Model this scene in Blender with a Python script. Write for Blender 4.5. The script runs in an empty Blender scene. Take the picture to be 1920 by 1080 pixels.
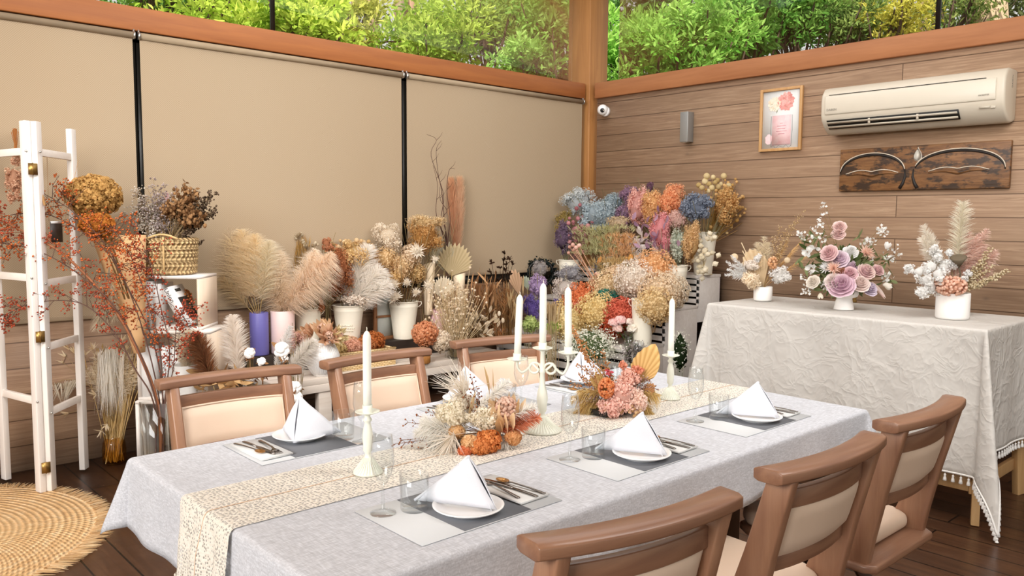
import bpy, math
import numpy as np
from mathutils import Vector, Matrix
rng = np.random.default_rng(11)
PI = math.pi
scene = bpy.context.scene
col = scene.collection
R = math.radians

# ------------------------------------------------------------------ camera
CAM = np.array([0.0, 0.0, 1.40])
FPX = 1517.0
YAW, PITCH, ROLL = R(47.645), R(4.96), R(0.378)
def _rot():
    cp, sp = math.cos(PITCH), math.sin(PITCH)
    f = np.array([-math.sin(YAW) * cp, math.cos(YAW) * cp, -sp])
    r = np.array([math.cos(YAW), math.sin(YAW), 0.0])
    d = np.cross(f, r)
    c, s = math.cos(ROLL), math.sin(ROLL)
    return np.array([c * r - s * d, s * r + c * d, f])
RM = _rot()
def ray(px, py):
    return RM.T @ np.array([(px - 960) / FPX, (py - 540) / FPX, 1.0])
def on(px, py, axis, val):            # where a line of sight meets a wall, floor or table plane
    d = ray(px, py); k = 'xyz'.index(axis)
    return CAM + (val - CAM[k]) / d[k] * d
def dep(p):
    return float(RM[2] @ (np.asarray(p, float) - CAM))
def near(px, py, ref, dd=0.0):        # the point as far from the eye as ref (+dd)
    return CAM + (dep(ref) + dd) * ray(px, py)
def ppm(p):
    return FPX / dep(p)

cam = bpy.data.cameras.new('camera'); cam.lens = FPX / 1920 * 36; cam.sensor_width = 36
cam.clip_start = 0.02; cam.clip_end = 200
co = bpy.data.objects.new('camera', cam); col.objects.link(co)
M = Matrix.Identity(4)
for i in range(3):
    M[i][0] = RM[0][i]; M[i][1] = -RM[1][i]; M[i][2] = -RM[2][i]; M[i][3] = CAM[i]
co.matrix_world = M
scene.camera = co
scene.view_settings.view_transform = 'Standard'
scene.view_settings.look = 'None'
scene.view_settings.exposure = 0.0

# ------------------------------------------------------------------ materials
def lin(h):
    if isinstance(h, str):
        h = h.lstrip('#'); c = [int(h[i:i + 2], 16) / 255 for i in (0, 2, 4)]
    else: c = list(h)
    return tuple((x / 12.92 if x <= 0.04045 else ((x + 0.055) / 1.055) ** 2.4) for x in c) + (1.0,)
class NT:
    def __init__(s, name):
        s.m = bpy.data.materials.new(name); s.m.use_nodes = True
        s.t = s.m.node_tree; s.t.nodes.clear()
        s.out = s.t.nodes.new('ShaderNodeOutputMaterial')
    def n(s, typ, **kw):
        x = s.t.nodes.new('ShaderNode' + typ)
        for k, v in kw.items():
            if k in x.inputs: x.inputs[k].default_value = v
            else: setattr(x, k, v)
        return x
    def l(s, a, b): s.t.links.new(a, b)
    def mix(s, fac, a, b, mode='MIX'):
        x = s.t.nodes.new('ShaderNodeMix'); x.data_type = 'RGBA'; x.blend_type = mode
        for i, v in ((0, fac), (6, a), (7, b)):
            if hasattr(v, 'node'): s.l(v, x.inputs[i])
            else: x.inputs[i].default_value = v
        return x.outputs[2]
    def math(s, op, a, b=None, c=None):
        x = s.t.nodes.new('ShaderNodeMath'); x.operation = op
        for i, v in enumerate((a, b, c)):
            if v is None: continue
            if hasattr(v, 'node'): s.l(v, x.inputs[i])
            else: x.inputs[i].default_value = v
        return x.outputs[0]
    def coord(s, scale=(1, 1, 1), loc=(0, 0, 0), rot=(0, 0, 0), kind='Object'):
        tc = s.n('TexCoord'); mp = s.n('Mapping'); s.l(tc.outputs[kind], mp.inputs[0])
        mp.inputs['Scale'].default_value = scale; mp.inputs['Location'].default_value = loc
        mp.inputs['Rotation'].default_value = rot
        return mp.outputs[0]
    def noise(s, vec, scale=5, detail=3, rough=.5, dist=0):
        x = s.n('TexNoise'); x.inputs['Scale'].default_value = scale; x.inputs['Detail'].default_value = detail
        x.inputs['Roughness'].default_value = rough; x.inputs['Distortion'].default_value = dist
        s.l(vec, x.inputs['Vector']); return x.outputs['Fac']
    def ramp(s, fac, stops):
        x = s.n('ValToRGB'); e = x.color_ramp.elements
        while len(e) < len(stops): e.new(.5)
        for i, (p, c) in enumerate(stops): e[i].position = p; e[i].color = c if len(c) == 4 else lin(c)
        s.l(fac, x.inputs[0]); return x.outputs[0]
    def bump(s, h, strength=.3, dist=.01):
        x = s.n('Bump'); x.inputs['Strength'].default_value = strength; x.inputs['Distance'].default_value = dist
        s.l(h, x.inputs['Height']); return x.outputs[0]
    def bsdf(s, color, rough=.6, normal=None, **kw):
        x = s.n('BsdfPrincipled')
        if hasattr(color, 'node'): s.l(color, x.inputs['Base Color'])
        else: x.inputs['Base Color'].default_value = color
        if hasattr(rough, 'node'): s.l(rough, x.inputs['Roughness'])
        else: x.inputs['Roughness'].default_value = rough
        if normal is not None: s.l(normal, x.inputs['Normal'])
        for k, v in kw.items(): x.inputs[k.replace('_', ' ')].default_value = v
        s.l(x.outputs[0], s.out.inputs[0]); return x
def sh(c, k):
    return tuple(min(1, x * k) for x in c[:3]) + (1.0,)

def plain(name, hexc, rough=.6, var=.12, scale=12, bump=0.0, bscale=60, **kw):
    t = NT(name); c = lin(hexc); v = t.coord()
    f = t.noise(v, scale, 3)
    cc = t.mix(f, sh(c, 1 - var), sh(c, 1 + var * .6))
    nb = t.bump(t.noise(v, bscale, 3), bump, .004) if bump else None
    t.bsdf(cc, rough, nb, **kw); return t.m

def wood(name, a, b, axis='x', rough=.45, scale=1.0, coat=0.0):
    t = NT(name)
    s = {'x': (1.2, 14, 14), 'y': (14, 1.2, 14), 'z': (14, 14, 1.2)}[axis]
    v = t.coord(scale=tuple(q * scale for q in s))
    f = t.noise(v, 2.2, 5, .6, .6)
    f2 = t.noise(t.coord(), 2.5, 2)
    c = t.ramp(f, [(.25, lin(a)), (.75, lin(b))])
    c = t.mix(t.math('MULTIPLY', f2, .35), c, sh(lin(a), .8))
    t.bsdf(c, rough, t.bump(f, .12, .002), Coat_Weight=coat); return t.m

def fabric(name, hexc, scale=260, var=.1, rough=.9, fleck=None, fleckamt=.5, sheen=.0):
    t = NT(name); c = lin(hexc)
    v = t.coord(scale=(1, 1, 1))
    f1 = t.noise(t.coord(scale=(1, 6, 6)), scale * .5, 2); f2 = t.noise(t.coord(scale=(6, 1, 6)), scale * .5, 2)
    f3 = t.noise(v, 3, 3)
    f = t.math('MULTIPLY', f1, f2)
    cc = t.mix(t.math('MULTIPLY', f, 2.2), lin(fleck) if fleck else sh(c, 1 - var * 2.2), sh(c, 1 + var * .3))
    cc = t.mix(t.math('MULTIPLY', f3, .25), cc, sh(c, 1 - var))
    t.bsdf(cc, rough, t.bump(f, .25, .002), Sheen_Weight=sheen); return t.m

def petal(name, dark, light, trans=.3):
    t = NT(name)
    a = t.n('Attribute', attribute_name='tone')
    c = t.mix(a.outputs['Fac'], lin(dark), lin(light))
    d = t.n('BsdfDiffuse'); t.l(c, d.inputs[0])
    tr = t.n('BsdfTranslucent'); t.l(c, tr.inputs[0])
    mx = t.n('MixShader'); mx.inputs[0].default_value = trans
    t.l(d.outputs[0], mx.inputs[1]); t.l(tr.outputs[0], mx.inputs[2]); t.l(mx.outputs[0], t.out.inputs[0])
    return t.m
_pc = {}
def pet(dark, light, trans=.42, soft=.20):
    def up(h, g=.84):
        c = [int(h.lstrip('#')[i:i + 2], 16) / 255 for i in (0, 2, 4)]
        if max(c) < .40 or soft == 0: return h
        return ''.join('%02x' % int(255 * x ** g) for x in c)
    dark, light = up(dark), up(light)
    a_, b_ = [[int(q.lstrip('#')[i:i + 2], 16) for i in (0, 2, 4)] for q in (dark, light)]
    dark = ''.join('%02x' % int(x + (y - x) * soft) for x, y in zip(a_, b_))
    k = (dark, light, trans)
    if k not in _pc: _pc[k] = petal('petal_' + dark.lstrip('#') + light.lstrip('#'), dark, light, trans)
    return _pc[k]

def glass(name, tint='#ffffff', amt=.1, rough=.02, base=.04):
    t = NT(name)
    tr = t.n('BsdfTransparent'); tr.inputs[0].default_value = lin(tint)
    gl = t.n('BsdfGlossy'); gl.inputs['Roughness'].default_value = rough
    lw = t.n('LayerWeight'); lw.inputs['Blend'].default_value = .30
    f = t.math('ADD', t.math('MULTIPLY', t.math('POWER', lw.outputs['Facing'], 2.4), .85), base)
    mx = t.n('MixShader'); t.l(f, mx.inputs[0]); t.l(tr.outputs[0], mx.inputs[1]); t.l(gl.outputs[0], mx.inputs[2])
    t.l(mx.outputs[0], t.out.inputs[0]); return t.m

# ------------------------------------------------------------------ mesh builder
def unit(a):
    a = np.asarray(a, float); return a / (np.linalg.norm(a, axis=-1, keepdims=True) + 1e-12)
def rdir(n):
    return unit(rng.normal(size=(n, 3)))
class MB:
    def __init__(s): s.v = []; s.f = {}; s.t = []; s.n = 0
    def add(s, V, F, tone=.5):
        V = np.asarray(V, float).reshape(-1, 3); F = [F] if isinstance(F, np.ndarray) else F
        for f in F:
            f = np.asarray(f, int)
            if f.ndim == 1: f = f[None]
            s.f.setdefault(f.shape[1], []).append(f + s.n)
        s.v.append(V); t = np.broadcast_to(np.asarray(tone, float), (len(V),)); s.t.append(t); s.n += len(V)
        return s
    # --- solids
    def box(s, c, d, rz=0.0, taper=1.0, tone=.5, rot=None):
        x, y, z = [q / 2 for q in d]
        V = np.array([[-x, -y, -z], [x, -y, -z], [x, y, -z], [-x, y, -z], [-x * taper, -y * taper, z], [x * taper, -y * taper, z], [x * taper, y * taper, z], [-x * taper, y * taper, z]])
        if rot is not None: V = V @ np.asarray(rot).T
        if rz: V = V @ np.array([[math.cos(rz), math.sin(rz), 0], [-math.sin(rz), math.cos(rz), 0], [0, 0, 1]])
        V = V + np.asarray(c, float)
        return s.add(V, np.array([[0, 3, 2, 1], [4, 5, 6, 7], [0, 1, 5, 4], [1, 2, 6, 5], [2, 3, 7, 6], [3, 0, 4, 7]]), tone)
    def bar(s, a, b, w, h, up=(0, 0, 1), tone=.5, w2=None, h2=None):
        a = np.asarray(a, float); b = np.asarray(b, float); d = unit(b - a)
        x = unit(np.cross(d, up)); y = np.cross(x, d)
        w2 = w if w2 is None else w2; h2 = h if h2 is None else h2
        V = []
        for p, W, H in ((a, w, h), (b, w2, h2)):
            for sx, sy in ((-1, -1), (1, -1), (1, 1), (-1, 1)): V.append(p + x * sx * W / 2 + y * sy * H / 2)
        return s.add(V, np.array([[0, 1, 2, 3], [4, 7, 6, 5], [0, 4, 5, 1], [1, 5, 6, 2], [2, 6, 7, 3], [3, 7, 4, 0]]), tone)
    def tube(s, P, r, k=6, tone=.5, cap=True):
        P = np.asarray(P, float); n = len(P); r = np.broadcast_to(np.asarray(r, float), (n,))
        T = unit(np.gradient(P, axis=0)); ref = np.array([0, 0, 1.0])
        if abs(T[0] @ ref) > .9: ref = np.array([1.0, 0, 0])
        X = np.zeros_like(P); x = unit(np.cross(T[0], ref))
        for i in range(n):
            x = unit(x - T[i] * (x @ T[i])); X[i] = x
        Y = np.cross(T, X); a = np.arange(k) * 2 * PI / k
        V = P[:, None] + (X[:, None] * np.cos(a)[None, :, None] + Y[:, None] * np.sin(a)[None, :, None]) * r[:, None, None]
        i = np.arange(n - 1)[:, None] * k; j = np.arange(k)[None]; j2 = (j + 1) % k
        F = np.stack([i + j, i + j2, i + k + j2, i + k + j], -1).reshape(-1, 4)
        s.add(V.reshape(-1, 3), F, tone)
        if cap:
            o = s.n - n * k
            s.f.setdefault(k, []).append(np.array([[o + q for q in range(k)][::-1], [o + (n - 1) * k + q for q in range(k)]]))
        return s
    def lathe(s, prof, c=(0, 0, 0), k=28, tone=.5, close=False):
        pr = np.asarray(prof, float); n = len(pr); a = np.arange(k) * 2 * PI / k
        V = np.stack([pr[:, 0, None] * np.cos(a), pr[:, 0, None] * np.sin(a), np.repeat(pr[:, 1, None], k, 1)], -1)
        m = n if close else n - 1
        i = np.arange(m)[:, None] * k; i2 = (np.arange(m)[:, None] + 1) % n * k; j = np.arange(k)[None]; j2 = (j + 1) % k
        F = np.stack([i + j, i + j2, i2 + j2, i2 + j], -1).reshape(-1, 4)
        return s.add(V.reshape(-1, 3) + np.asarray(c, float), F, tone)
    def grid(s, P, tone=.5):
        n, m = P.shape[:2]; i = np.arange(n - 1)[:, None] * m; j = np.arange(m - 1)[None]
        F = np.stack([i + j, i + j + 1, i + m + j + 1, i + m + j], -1).reshape(-1, 4)
        return s.add(P.reshape(-1, 3), F, np.broadcast_to(tone, P.shape[:2]).reshape(-1) if np.ndim(tone) else tone)
    # --- plant pieces
    def petals(s, C, N, size, asp=1.0, cup=.25, tone=None):
        C = np.asarray(C, float); n = len(C); N = unit(N); size = np.broadcast_to(np.asarray(size, float), (n,))[:, None]
        T = unit(np.cross(N, rdir(n))); B = np.cross(N, T)
        V = np.stack([C - T * size * .5, C - B * size * .5 * asp + N * size * cup * .4, C + T * size * .5 + N * size * cup, C + B * size * .5 * asp + N * size * cup * .4], 1)
        t = rng.random(n) if tone is None else np.broadcast_to(np.asarray(tone, float), (n,))
        F = np.arange(n * 4).reshape(n, 4)
        return s.add(V.reshape(-1, 3), np.concatenate([F[:, [0, 1, 2]], F[:, [0, 2, 3]]]), np.repeat(t, 4))
    def fibres(s, A, D, L, w, droop=0.0, tone=None, seg=3):
        A = np.asarray(A, float); n = len(A); D = unit(np.broadcast_to(D, (n, 3))); L = np.broadcast_to(np.asarray(L, float), (n,)); w = np.broadcast_to(np.asarray(w, float), (n,))
        droop = np.broadcast_to(np.asarray(droop, float), (n,))
        W = unit(np.cross(D, rdir(n))) * w[:, None] * .5
        rows = []
        for q in np.linspace(0, 1, seg):
            p = A + D * (L * q)[:, None]; p[:, 2] -= droop * L * q * q
            k = 1 - .85 * q ** 2
            rows += [p - W * k, p + W * k]
        V = np.stack(rows, 1); b = np.arange(n)[:, None] * (2 * seg)
        F = np.concatenate([b + np.array([[2 * q, 2 * q + 1, 2 * q + 3, 2 * q + 2]]) for q in range(seg - 1)])
        t = rng.random(n) if tone is None else np.broadcast_to(np.asarray(tone, float), (n,))
        return s.add(V.reshape(-1, 3), F, np.repeat(t, 2 * seg))
    def balls(s, C, r, fine=False, tone=None, squash=1.0):
        C = np.asarray(C, float).reshape(-1, 3); n = len(C); r = np.broadcast_to(np.asarray(r, float), (n,))
        v, f = (ICO2 if fine else ICO1)
        vv = v * np.array([1, 1, squash])
        V = C[:, None] + vv[None] * r[:, None, None]
        F = (np.arange(n)[:, None, None] * len(v) + f[None]).reshape(-1, 3)
        t = rng.random(n) if tone is None else np.broadcast_to(np.asarray(tone, float), (n,))
        return s.add(V.reshape(-1, 3), F, np.repeat(t, len(v)))
    def build(s, name, mat, parent=None, smooth=False, bevel=0.0, local=False, solid=0.0, sub=0, seg=2):
        me = bpy.data.meshes.new(name)
        V = np.concatenate(s.v) if s.v else np.zeros((0, 3))
        if parent is not None and not local:
            pp = parent
            while '_o' not in pp.keys(): pp = pp.parent
            V = V - np.array(pp['_o'])
        L = []; S = []; T = []; o = 0
        for k, fs in s.f.items():
            f = np.concatenate(fs); L.append(f.reshape(-1)); S.append(np.arange(len(f)) * k + o); T.append(np.full(len(f), k)); o += len(f) * k
        L = np.concatenate(L).astype(np.int32); S = np.concatenate(S).astype(np.int32); T = np.concatenate(T).astype(np.int32)
        me.vertices.add(len(V)); me.vertices.foreach_set('co', V.astype(np.float32).ravel())
        me.loops.add(len(L)); me.loops.foreach_set('vertex_index', L)
        me.polygons.add(len(S)); me.polygons.foreach_set('loop_start', S)
        me.update(calc_edges=True); me.validate()
        a = me.attributes.new('tone', 'FLOAT', 'POINT'); a.data.foreach_set('value', np.concatenate(s.t).astype(np.float32))
        if smooth: me.polygons.foreach_set('use_smooth', np.ones(len(me.polygons), bool))
        me.materials.append(mat)
        ob = bpy.data.objects.new(name, me); col.objects.link(ob)
        if parent is not None: ob.parent = parent
        if bevel:
            b = ob.modifiers.new('bevel', 'BEVEL'); b.width = bevel; b.segments = seg; b.limit_method = 'ANGLE'; b.angle_limit = R(40); b.harden_normals = False
        if solid:
            q = ob.modifiers.new('solid', 'SOLIDIFY'); q.thickness = solid; q.offset = 0
        if sub:
            q = ob.modifiers.new('sub', 'SUBSURF'); q.levels = q.render_levels = sub
        return ob
def _ico(sub):
    import bmesh
    bm = bmesh.new(); bmesh.ops.create_icosphere(bm, subdivisions=sub, radius=1)
    bm.verts.ensure_lookup_table()
    v = np.array([x.co[:] for x in bm.verts]); f = np.array([[q.index for q in p.verts] for p in bm.faces]); bm.free(); return v, f
ICO1 = _ico(1); ICO2 = _ico(3)

def tag(o, label=None, cat=None, group=None, kind=None):
    if label: o['label'] = label
    if cat: o['category'] = cat
    if group: o['group'] = group
    if kind: o['kind'] = kind
    return o
def thing(name, label, cat, loc=(0, 0, 0), rz=0.0, group=None):
    o = bpy.data.objects.new(name, None); o.empty_display_size = .05; col.objects.link(o)
    o.location = [float(q) for q in loc]; o.rotation_euler = (0, 0, rz); o['_o'] = [float(q) for q in loc]
    return tag(o, label, cat, group)
def solo(mb, name, mat, label, cat, group=None, loc=(0, 0, 0), rz=0, **kw):
    ob = mb.build(name, mat, None, **kw); ob.location = [float(q) for q in loc]; ob.rotation_euler = (0, 0, rz)
    return tag(ob, label, cat, group)
def struct(mb, name, mat, parent=None, **kw):
    o = mb.build(name, mat, parent, **kw)
    if parent is None: o['kind'] = 'structure'
    return o
def copy_tree(src, loc, rz, label, group=None):
    r = src.copy(); col.objects.link(r); r.location = [float(q) for q in loc]; r.rotation_euler = (0, 0, rz); r['label'] = label
    if group: r['group'] = group
    for ch in list(src.children):
        c = ch.copy(); col.objects.link(c); c.parent = r
        for g in list(ch.children):
            d = g.copy(); col.objects.link(d); d.parent = c
    return r
def text_mesh(body, size, name, mat, parent, mtx, extrude=.0004):
    cu = bpy.data.curves.new('lettering', 'FONT'); cu.body = body; cu.size = size; cu.extrude = extrude
    cu.align_x = 'CENTER'; cu.align_y = 'CENTER'; cu.resolution_u = 2
    tmp = bpy.data.objects.new('lettering', cu); col.objects.link(tmp)
    bpy.context.view_layer.update()
    me = bpy.data.meshes.new_from_object(tmp.evaluated_get(bpy.context.evaluated_depsgraph_get()))
    bpy.data.objects.remove(tmp); bpy.data.curves.remove(cu)
    me.transform(mtx); me.materials.clear(); me.materials.append(mat)
    ob = bpy.data.objects.new(name, me); col.objects.link(ob); ob.parent = parent
    return ob

def grow(a, b, sag=(0, 0, 0), n=6):
    t = np.linspace(0, 1, n)[:, None]; a = np.asarray(a, float); b = np.asarray(b, float)
    return a + (b - a) * t + np.asarray(sag, float) * (np.sin(t * PI))
# ================================================================== THE SETTING
XA, YB, T = -4.98, 5.45, 0.70          # left wall plane, right wall plane, dining table top
def planks(name, horiz, a, b, c, pitch=.142, rough=.55):
    t = NT(name)
    tc = t.n('TexCoord'); sp = t.n('SeparateXYZ'); t.l(tc.outputs['Object'], sp.inputs[0])
    cb = t.n('CombineXYZ'); t.l(sp.outputs[horiz], cb.inputs[0]); t.l(sp.outputs['Z'], cb.inputs[1])
    br = t.n('TexBrick'); t.l(cb.outputs[0], br.inputs['Vector'])
    br.offset = .37; br.inputs['Scale'].default_value = 1; br.inputs['Mortar Size'].default_value = .0032; br.inputs['Mortar Smooth'].default_value = .15
    br.inputs['Brick Width'].default_value = 6.1; br.inputs['Row Height'].default_value = pitch
    br.inputs['Color1'].default_value = (0, 0, 0, 1); br.inputs['Color2'].default_value = (1, 1, 1, 1)
    br.inputs['Mortar'].default_value = (.5, .5, .5, 1); br.inputs['Bias'].default_value = 0
    sc = (.8, .8, 22)
    v = t.coord(scale=sc)
    ad = t.n('VectorMath'); ad.operation = 'ADD'; t.l(v, ad.inputs[0]); t.l(br.outputs['Color'], ad.inputs[1])
    g = t.noise(ad.outputs[0], 1.9, 7, .65, 2.2)
    w = t.noise(t.coord(), 1.4, 3)
    col_ = t.ramp(g, [(.32, lin(a)), (.5, lin(b)), (.66, lin(c))])
    col_ = t.mix(t.math('MULTIPLY', br.outputs['Color'], .45), col_, sh(lin(b), .72))
    col_ = t.mix(t.math('MULTIPLY', w, .35), col_, lin('a08a72'))
    vo = t.n('TexVoronoi'); vo.inputs['Scale'].default_value = 1.0; t.l(t.coord(scale=(2.9, 2.9, 5.2)), vo.inputs['Vector'])
    kn = t.math('SUBTRACT', 1, t.math('MULTIPLY', t.math('MINIMUM', vo.outputs['Distance'], .085), 11.7))
    col_ = t.mix(t.math('MULTIPLY', kn, .6), col_, lin('6a5a50'))
    col_ = t.mix(t.math('MULTIPLY', br.outputs['Fac'], .75), col_, lin('4a3222'))
    hgt = t.math('SUBTRACT', t.math('MULTIPLY', g, .15), br.outputs['Fac'])
    t.bsdf(col_, rough, t.bump(hgt, .5, .006)); return t.m
M_wallB = planks('wall_planks_right', 'X', '8f705a', 'a8876c', 'c2a387')
M_wallA = planks('wall_planks_left', 'Y', '86664e', '9d7c62', 'b59579')
M_beamA = wood('beam_stain', '94562c', 'b4703a', 'y', .5, .6)
M_beamB = wood('beam_stain_right', '99603a', 'b87c50', 'x', .5, .6)
M_post = wood('post_stain', 'a06b3a', 'c28a50', 'z', .5, .6)
M_black = plain('black_frame', '15130f', .45)
# deck boards run along x
def deck():
    t = NT('deck_boards')
    tc = t.n('TexCoord'); br = t.n('TexBrick'); t.l(tc.outputs['Object'], br.inputs['Vector'])
    br.offset = .43; br.inputs['Scale'].default_value = 1; br.inputs['Mortar Size'].default_value = .004; br.inputs['Brick Width'].default_value = 3.1; br.inputs['Row Height'].default_value = .142
    br.inputs['Color1'].default_value = (0, 0, 0, 1); br.inputs['Color2'].default_value = (1, 1, 1, 1); br.inputs['Mortar'].default_value = (.5, .5, .5, 1)
    v = t.coord(scale=(1.2, 15, 1)); ad = t.n('VectorMath'); ad.operation = 'ADD'; t.l(v, ad.inputs[0]); t.l(br.outputs['Color'], ad.inputs[1])
    g = t.noise(ad.outputs[0], 2, 5, .6, .8)
    c = t.ramp(g, [(.2, lin('452c1e')), (.55, lin('66432c')), (.85, lin('87603f'))])
    c = t.mix(t.math('MULTIPLY', br.outputs['Color'], .5), c, lin('3c2a22'))
    c = t.mix(br.outputs['Fac'], c, lin('0c0806'))
    sp = t.noise(t.coord(), 38, 2); c = t.mix(t.math('GREATER_THAN', sp, .76), c, lin('a58a70'))
    rg = t.math('ADD', t.math('MULTIPLY', t.noise(t.coord(), 6, 4), .35), .18)
    t.bsdf(c, rg, t.bump(t.math('SUBTRACT', t.math('MULTIPLY', g, .2), br.outputs['Fac']), .5, .006)); return t.m
struct(MB().box((-1, 1.2, -.03), (8.2, 8.6, .06)), 'floor', deck())
struct(MB().box((XA - .06, 1.7, .435), (.10, 7.6, .87)), 'wall_left', M_wallA)
struct(MB().box((-1.2, YB + .08, 1.23), (7.4, .10, 2.46)), 'wall_right', M_wallB)
struct(MB().box((XA - .07, 1.66, 2.525), (.14, 7.5, .136)), 'trim_1', M_beamA, bevel=.006)
struct(MB().box((-1.2 + .02, YB + .08, 2.526), (7.46, .16, .136)), 'trim_2', M_beamB, bevel=.006)
a = on(1066, 80, 'y', YB - .015); b = on(1140, 80, 'x', -4.955)
px0, py1 = a[0], b[1]
struct(MB().box(((px0 - 4.955) / 2, (YB - .015 + py1) / 2, 1.95), (-4.955 - px0, py1 - YB + .015, 3.9)), 'trim_3', M_post, bevel=.005)
struct(MB().box((-1.0, 1.2, 3.75), (9.6, 10.0, .1)), 'ceiling', wood('ceiling_boards', 'b08a62', 'cfa67c', 'x', .6))
# glazing above the beams and behind the blinds
G_pane = glass('window_glass', '#ffffff', .05, .01, .015)
gz0, gz1 = 2.59, 3.70
def pane(n, mb, frames):
    w = struct(frames, 'window_%d' % n, M_black)
    mb.build('pane', G_pane, w, local=True); return w
m1y, m2x = 2.477, -2.073
fr = MB().box((XA - .07, m1y, 3.15), (.03, .022, 1.12)); pane(1, MB().box((XA - .07, 1.6, 3.15), (.008, 7.4, 1.1)), fr)
fr = MB().box((m2x, YB + .08, 3.15), (.022, .03, 1.12)); pane(2, MB().box((-1.2, YB + .08, 3.15), (7.0, .008, 1.1)), fr)
GY = [1.605, 3.46]
for n, (y0, y1) in enumerate(((-2.0, GY[0]), (GY[0], GY[1]), (GY[1], 5.38))):
    f = MB()
    for y in (y0 + .02, y1 - .02): f.box((XA - .05, y, 1.665), (.05, .045, 1.58))
    for z in (.905, 2.43): f.box((XA - .05, (y0 + y1) / 2, z), (.05, y1 - y0, .07))
    pane(3 + n, MB().box((XA - .06, (y0 + y1) / 2, 1.665), (.008, y1 - y0 - .06, 1.5)), f)
# dark surface behind the lower windows: the outside wall of shade cloth
# blinds
def blind_mat():
    t = NT('blind_mesh_fabric')
    v = t.coord(scale=(1, 1, 1)); ck = t.n('TexChecker'); ck.inputs['Scale'].default_value = 170; t.l(v, ck.inputs['Vector'])
    ck.inputs['Color1'].default_value = lin('bfad95'); ck.inputs['Color2'].default_value = lin('ae9b82')
    n = t.noise(t.coord(scale=(1, 1, .4)), 1.3, 2)
    c = t.mix(t.math('MULTIPLY', n, .3), ck.outputs[0], lin('ab8d6a'))
    d = t.n('BsdfDiffuse'); t.l(c, d.inputs[0]); tr = t.n('BsdfTranslucent'); t.l(c, tr.inputs[0])
    mx = t.n('MixShader'); mx.inputs[0].default_value = .12; t.l(d.outputs[0], mx.inputs[1]); t.l(tr.outputs[0], mx.inputs[2]); t.l(mx.outputs[0], t.out.inputs[0])
    return t.m
M_blind = blind_mat(); M_tube = plain('roller_tube_cloth', '9e8b72', .8); M_steel = plain('brushed_steel', 'b9b7b2', .3, Metallic=.9); M_bracket = plain('bracket_grey', '8f8c86', .4, Metallic=.6)
for (y0, y1, zb, lab) in ((-1.9, GY[0] - .025, .815, 'beige roller blind at the far left, behind the white folding screen'),
                          (GY[0] + .014, GY[1] - .022, .812, 'wide beige roller blind in the middle of the left wall'),
                          (GY[1] + .024, 5.365, .942, 'beige roller blind nearest the corner post, ending above a dark sill')):
    t = thing('roller_blind', lab, 'blind', (XA, (y0 + y1) / 2, zb), group='roller blinds on the left wall')
    n = 24; ys = np.linspace(y0, y1, n); zs = np.linspace(zb, 2.43, 8)
    P = np.array([[(XA + .002 + .004 * math.sin(y * 4.3 + z), y, z) for y in ys] for z in zs])
    MB().grid(P).build('fabric', M_blind, t, True)
    MB().tube([(XA + .008, y0 - .004, 2.428), (XA + .008, y1 + .004, 2.428)], .019, 16).build('roller_tube', M_tube, t, True)
    MB().box((XA + .003, (y0 + y1) / 2, zb + .008), (.012, y1 - y0, .022)).build('bottom_bar', M_tube, t, bevel=.003)
    for y in (y0 - .006, y1 + .006):
        MB().lathe([(0, -.005), (.022, -.005), (.024, 0), (.022, .005), (0, .005)], k=18)
        m = MB().tube([(XA + .008, y - .005, 2.428), (XA + .008, y + .005, 2.428)], [.023, .023], 18); m.box((XA + .002, y, 2.447), (.02, .006, .03)); m.build('bracket', M_steel, t)

# ================================================================== DRAPED CLOTHS
def drape(x0, x1, y0, y1, z, dx0, dx1, dy0, dy1, r=.012, flare=.5, side=.06, wave=.012, wk=9., seed=0, hang=None):
    """returns f(u, v): the cloth lying on a table x0..x1, y0..y1 and hanging over its edges"""
    def prof(e):
        if e < PI * r / 2: a_ = e / r; return r * math.sin(a_), r * (1 - math.cos(a_))
        return r, r + e - PI * r / 2
    def f(u, v):
        ex = u - x1 if u > x1 else (u - x0 if u < x0 else 0.0); ey = v - y1 if v > y1 else (v - y0 if v < y0 else 0.0)
        sx, sy = (1 if ex > 0 else -1), (1 if ey > 0 else -1)
        ax, ay = abs(ex), abs(ey)
        bx = min(max(u, x0), x1); by = min(max(v, y0), y1)
        if ax == 0 and ay == 0: return (u, v, z)
        rr = math.hypot(ax, ay); th = math.atan2(ay, ax)
        o, d = prof(rr); mm = max(0, math.sin(2 * th)) ** 1.3
        k = 1 - math.exp(-d / .12)
        s_ = (bx if ax == 0 else by)
        wv = wave * k * (math.sin(wk * s_ + seed) * .6 + math.sin(wk * 2.3 * s_ + seed * 2.1) * .4) * (1 - mm) * min(1, d / .1)
        o2 = o + side * d + wv
        ph = PI / 4 + (th - PI / 4) * (1 - .55 * mm)
        fl = flare * mm
        hx = o2 * math.cos(th) + fl * d * math.cos(ph); hy = o2 * math.sin(th) + fl * d * math.sin(ph)
        zz = z - d * math.sqrt(max(.05, 1 - fl * fl))
        return (bx + sx * hx, by + sy * hy, zz)
    return f
def axis_pts(a0, a1, d0, d1, step, r=.012):
    fine = [0, r * .4, r * .8, r * 1.2, r * 1.6, r * 2.4]
    def side_(d): return fine + list(np.linspace(r * 3.2, d, max(2, int((d - r * 3.2) / step) + 2))) if d > r * 4 else [0, d]
    lo = [a0 - q for q in side_(d0)][::-1]; hi = [a1 + q for q in side_(d1)]
    return np.array(lo[:-1] + list(np.linspace(a0, a1, max(2, int((a1 - a0) / step) + 1))) + hi[1:])

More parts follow.
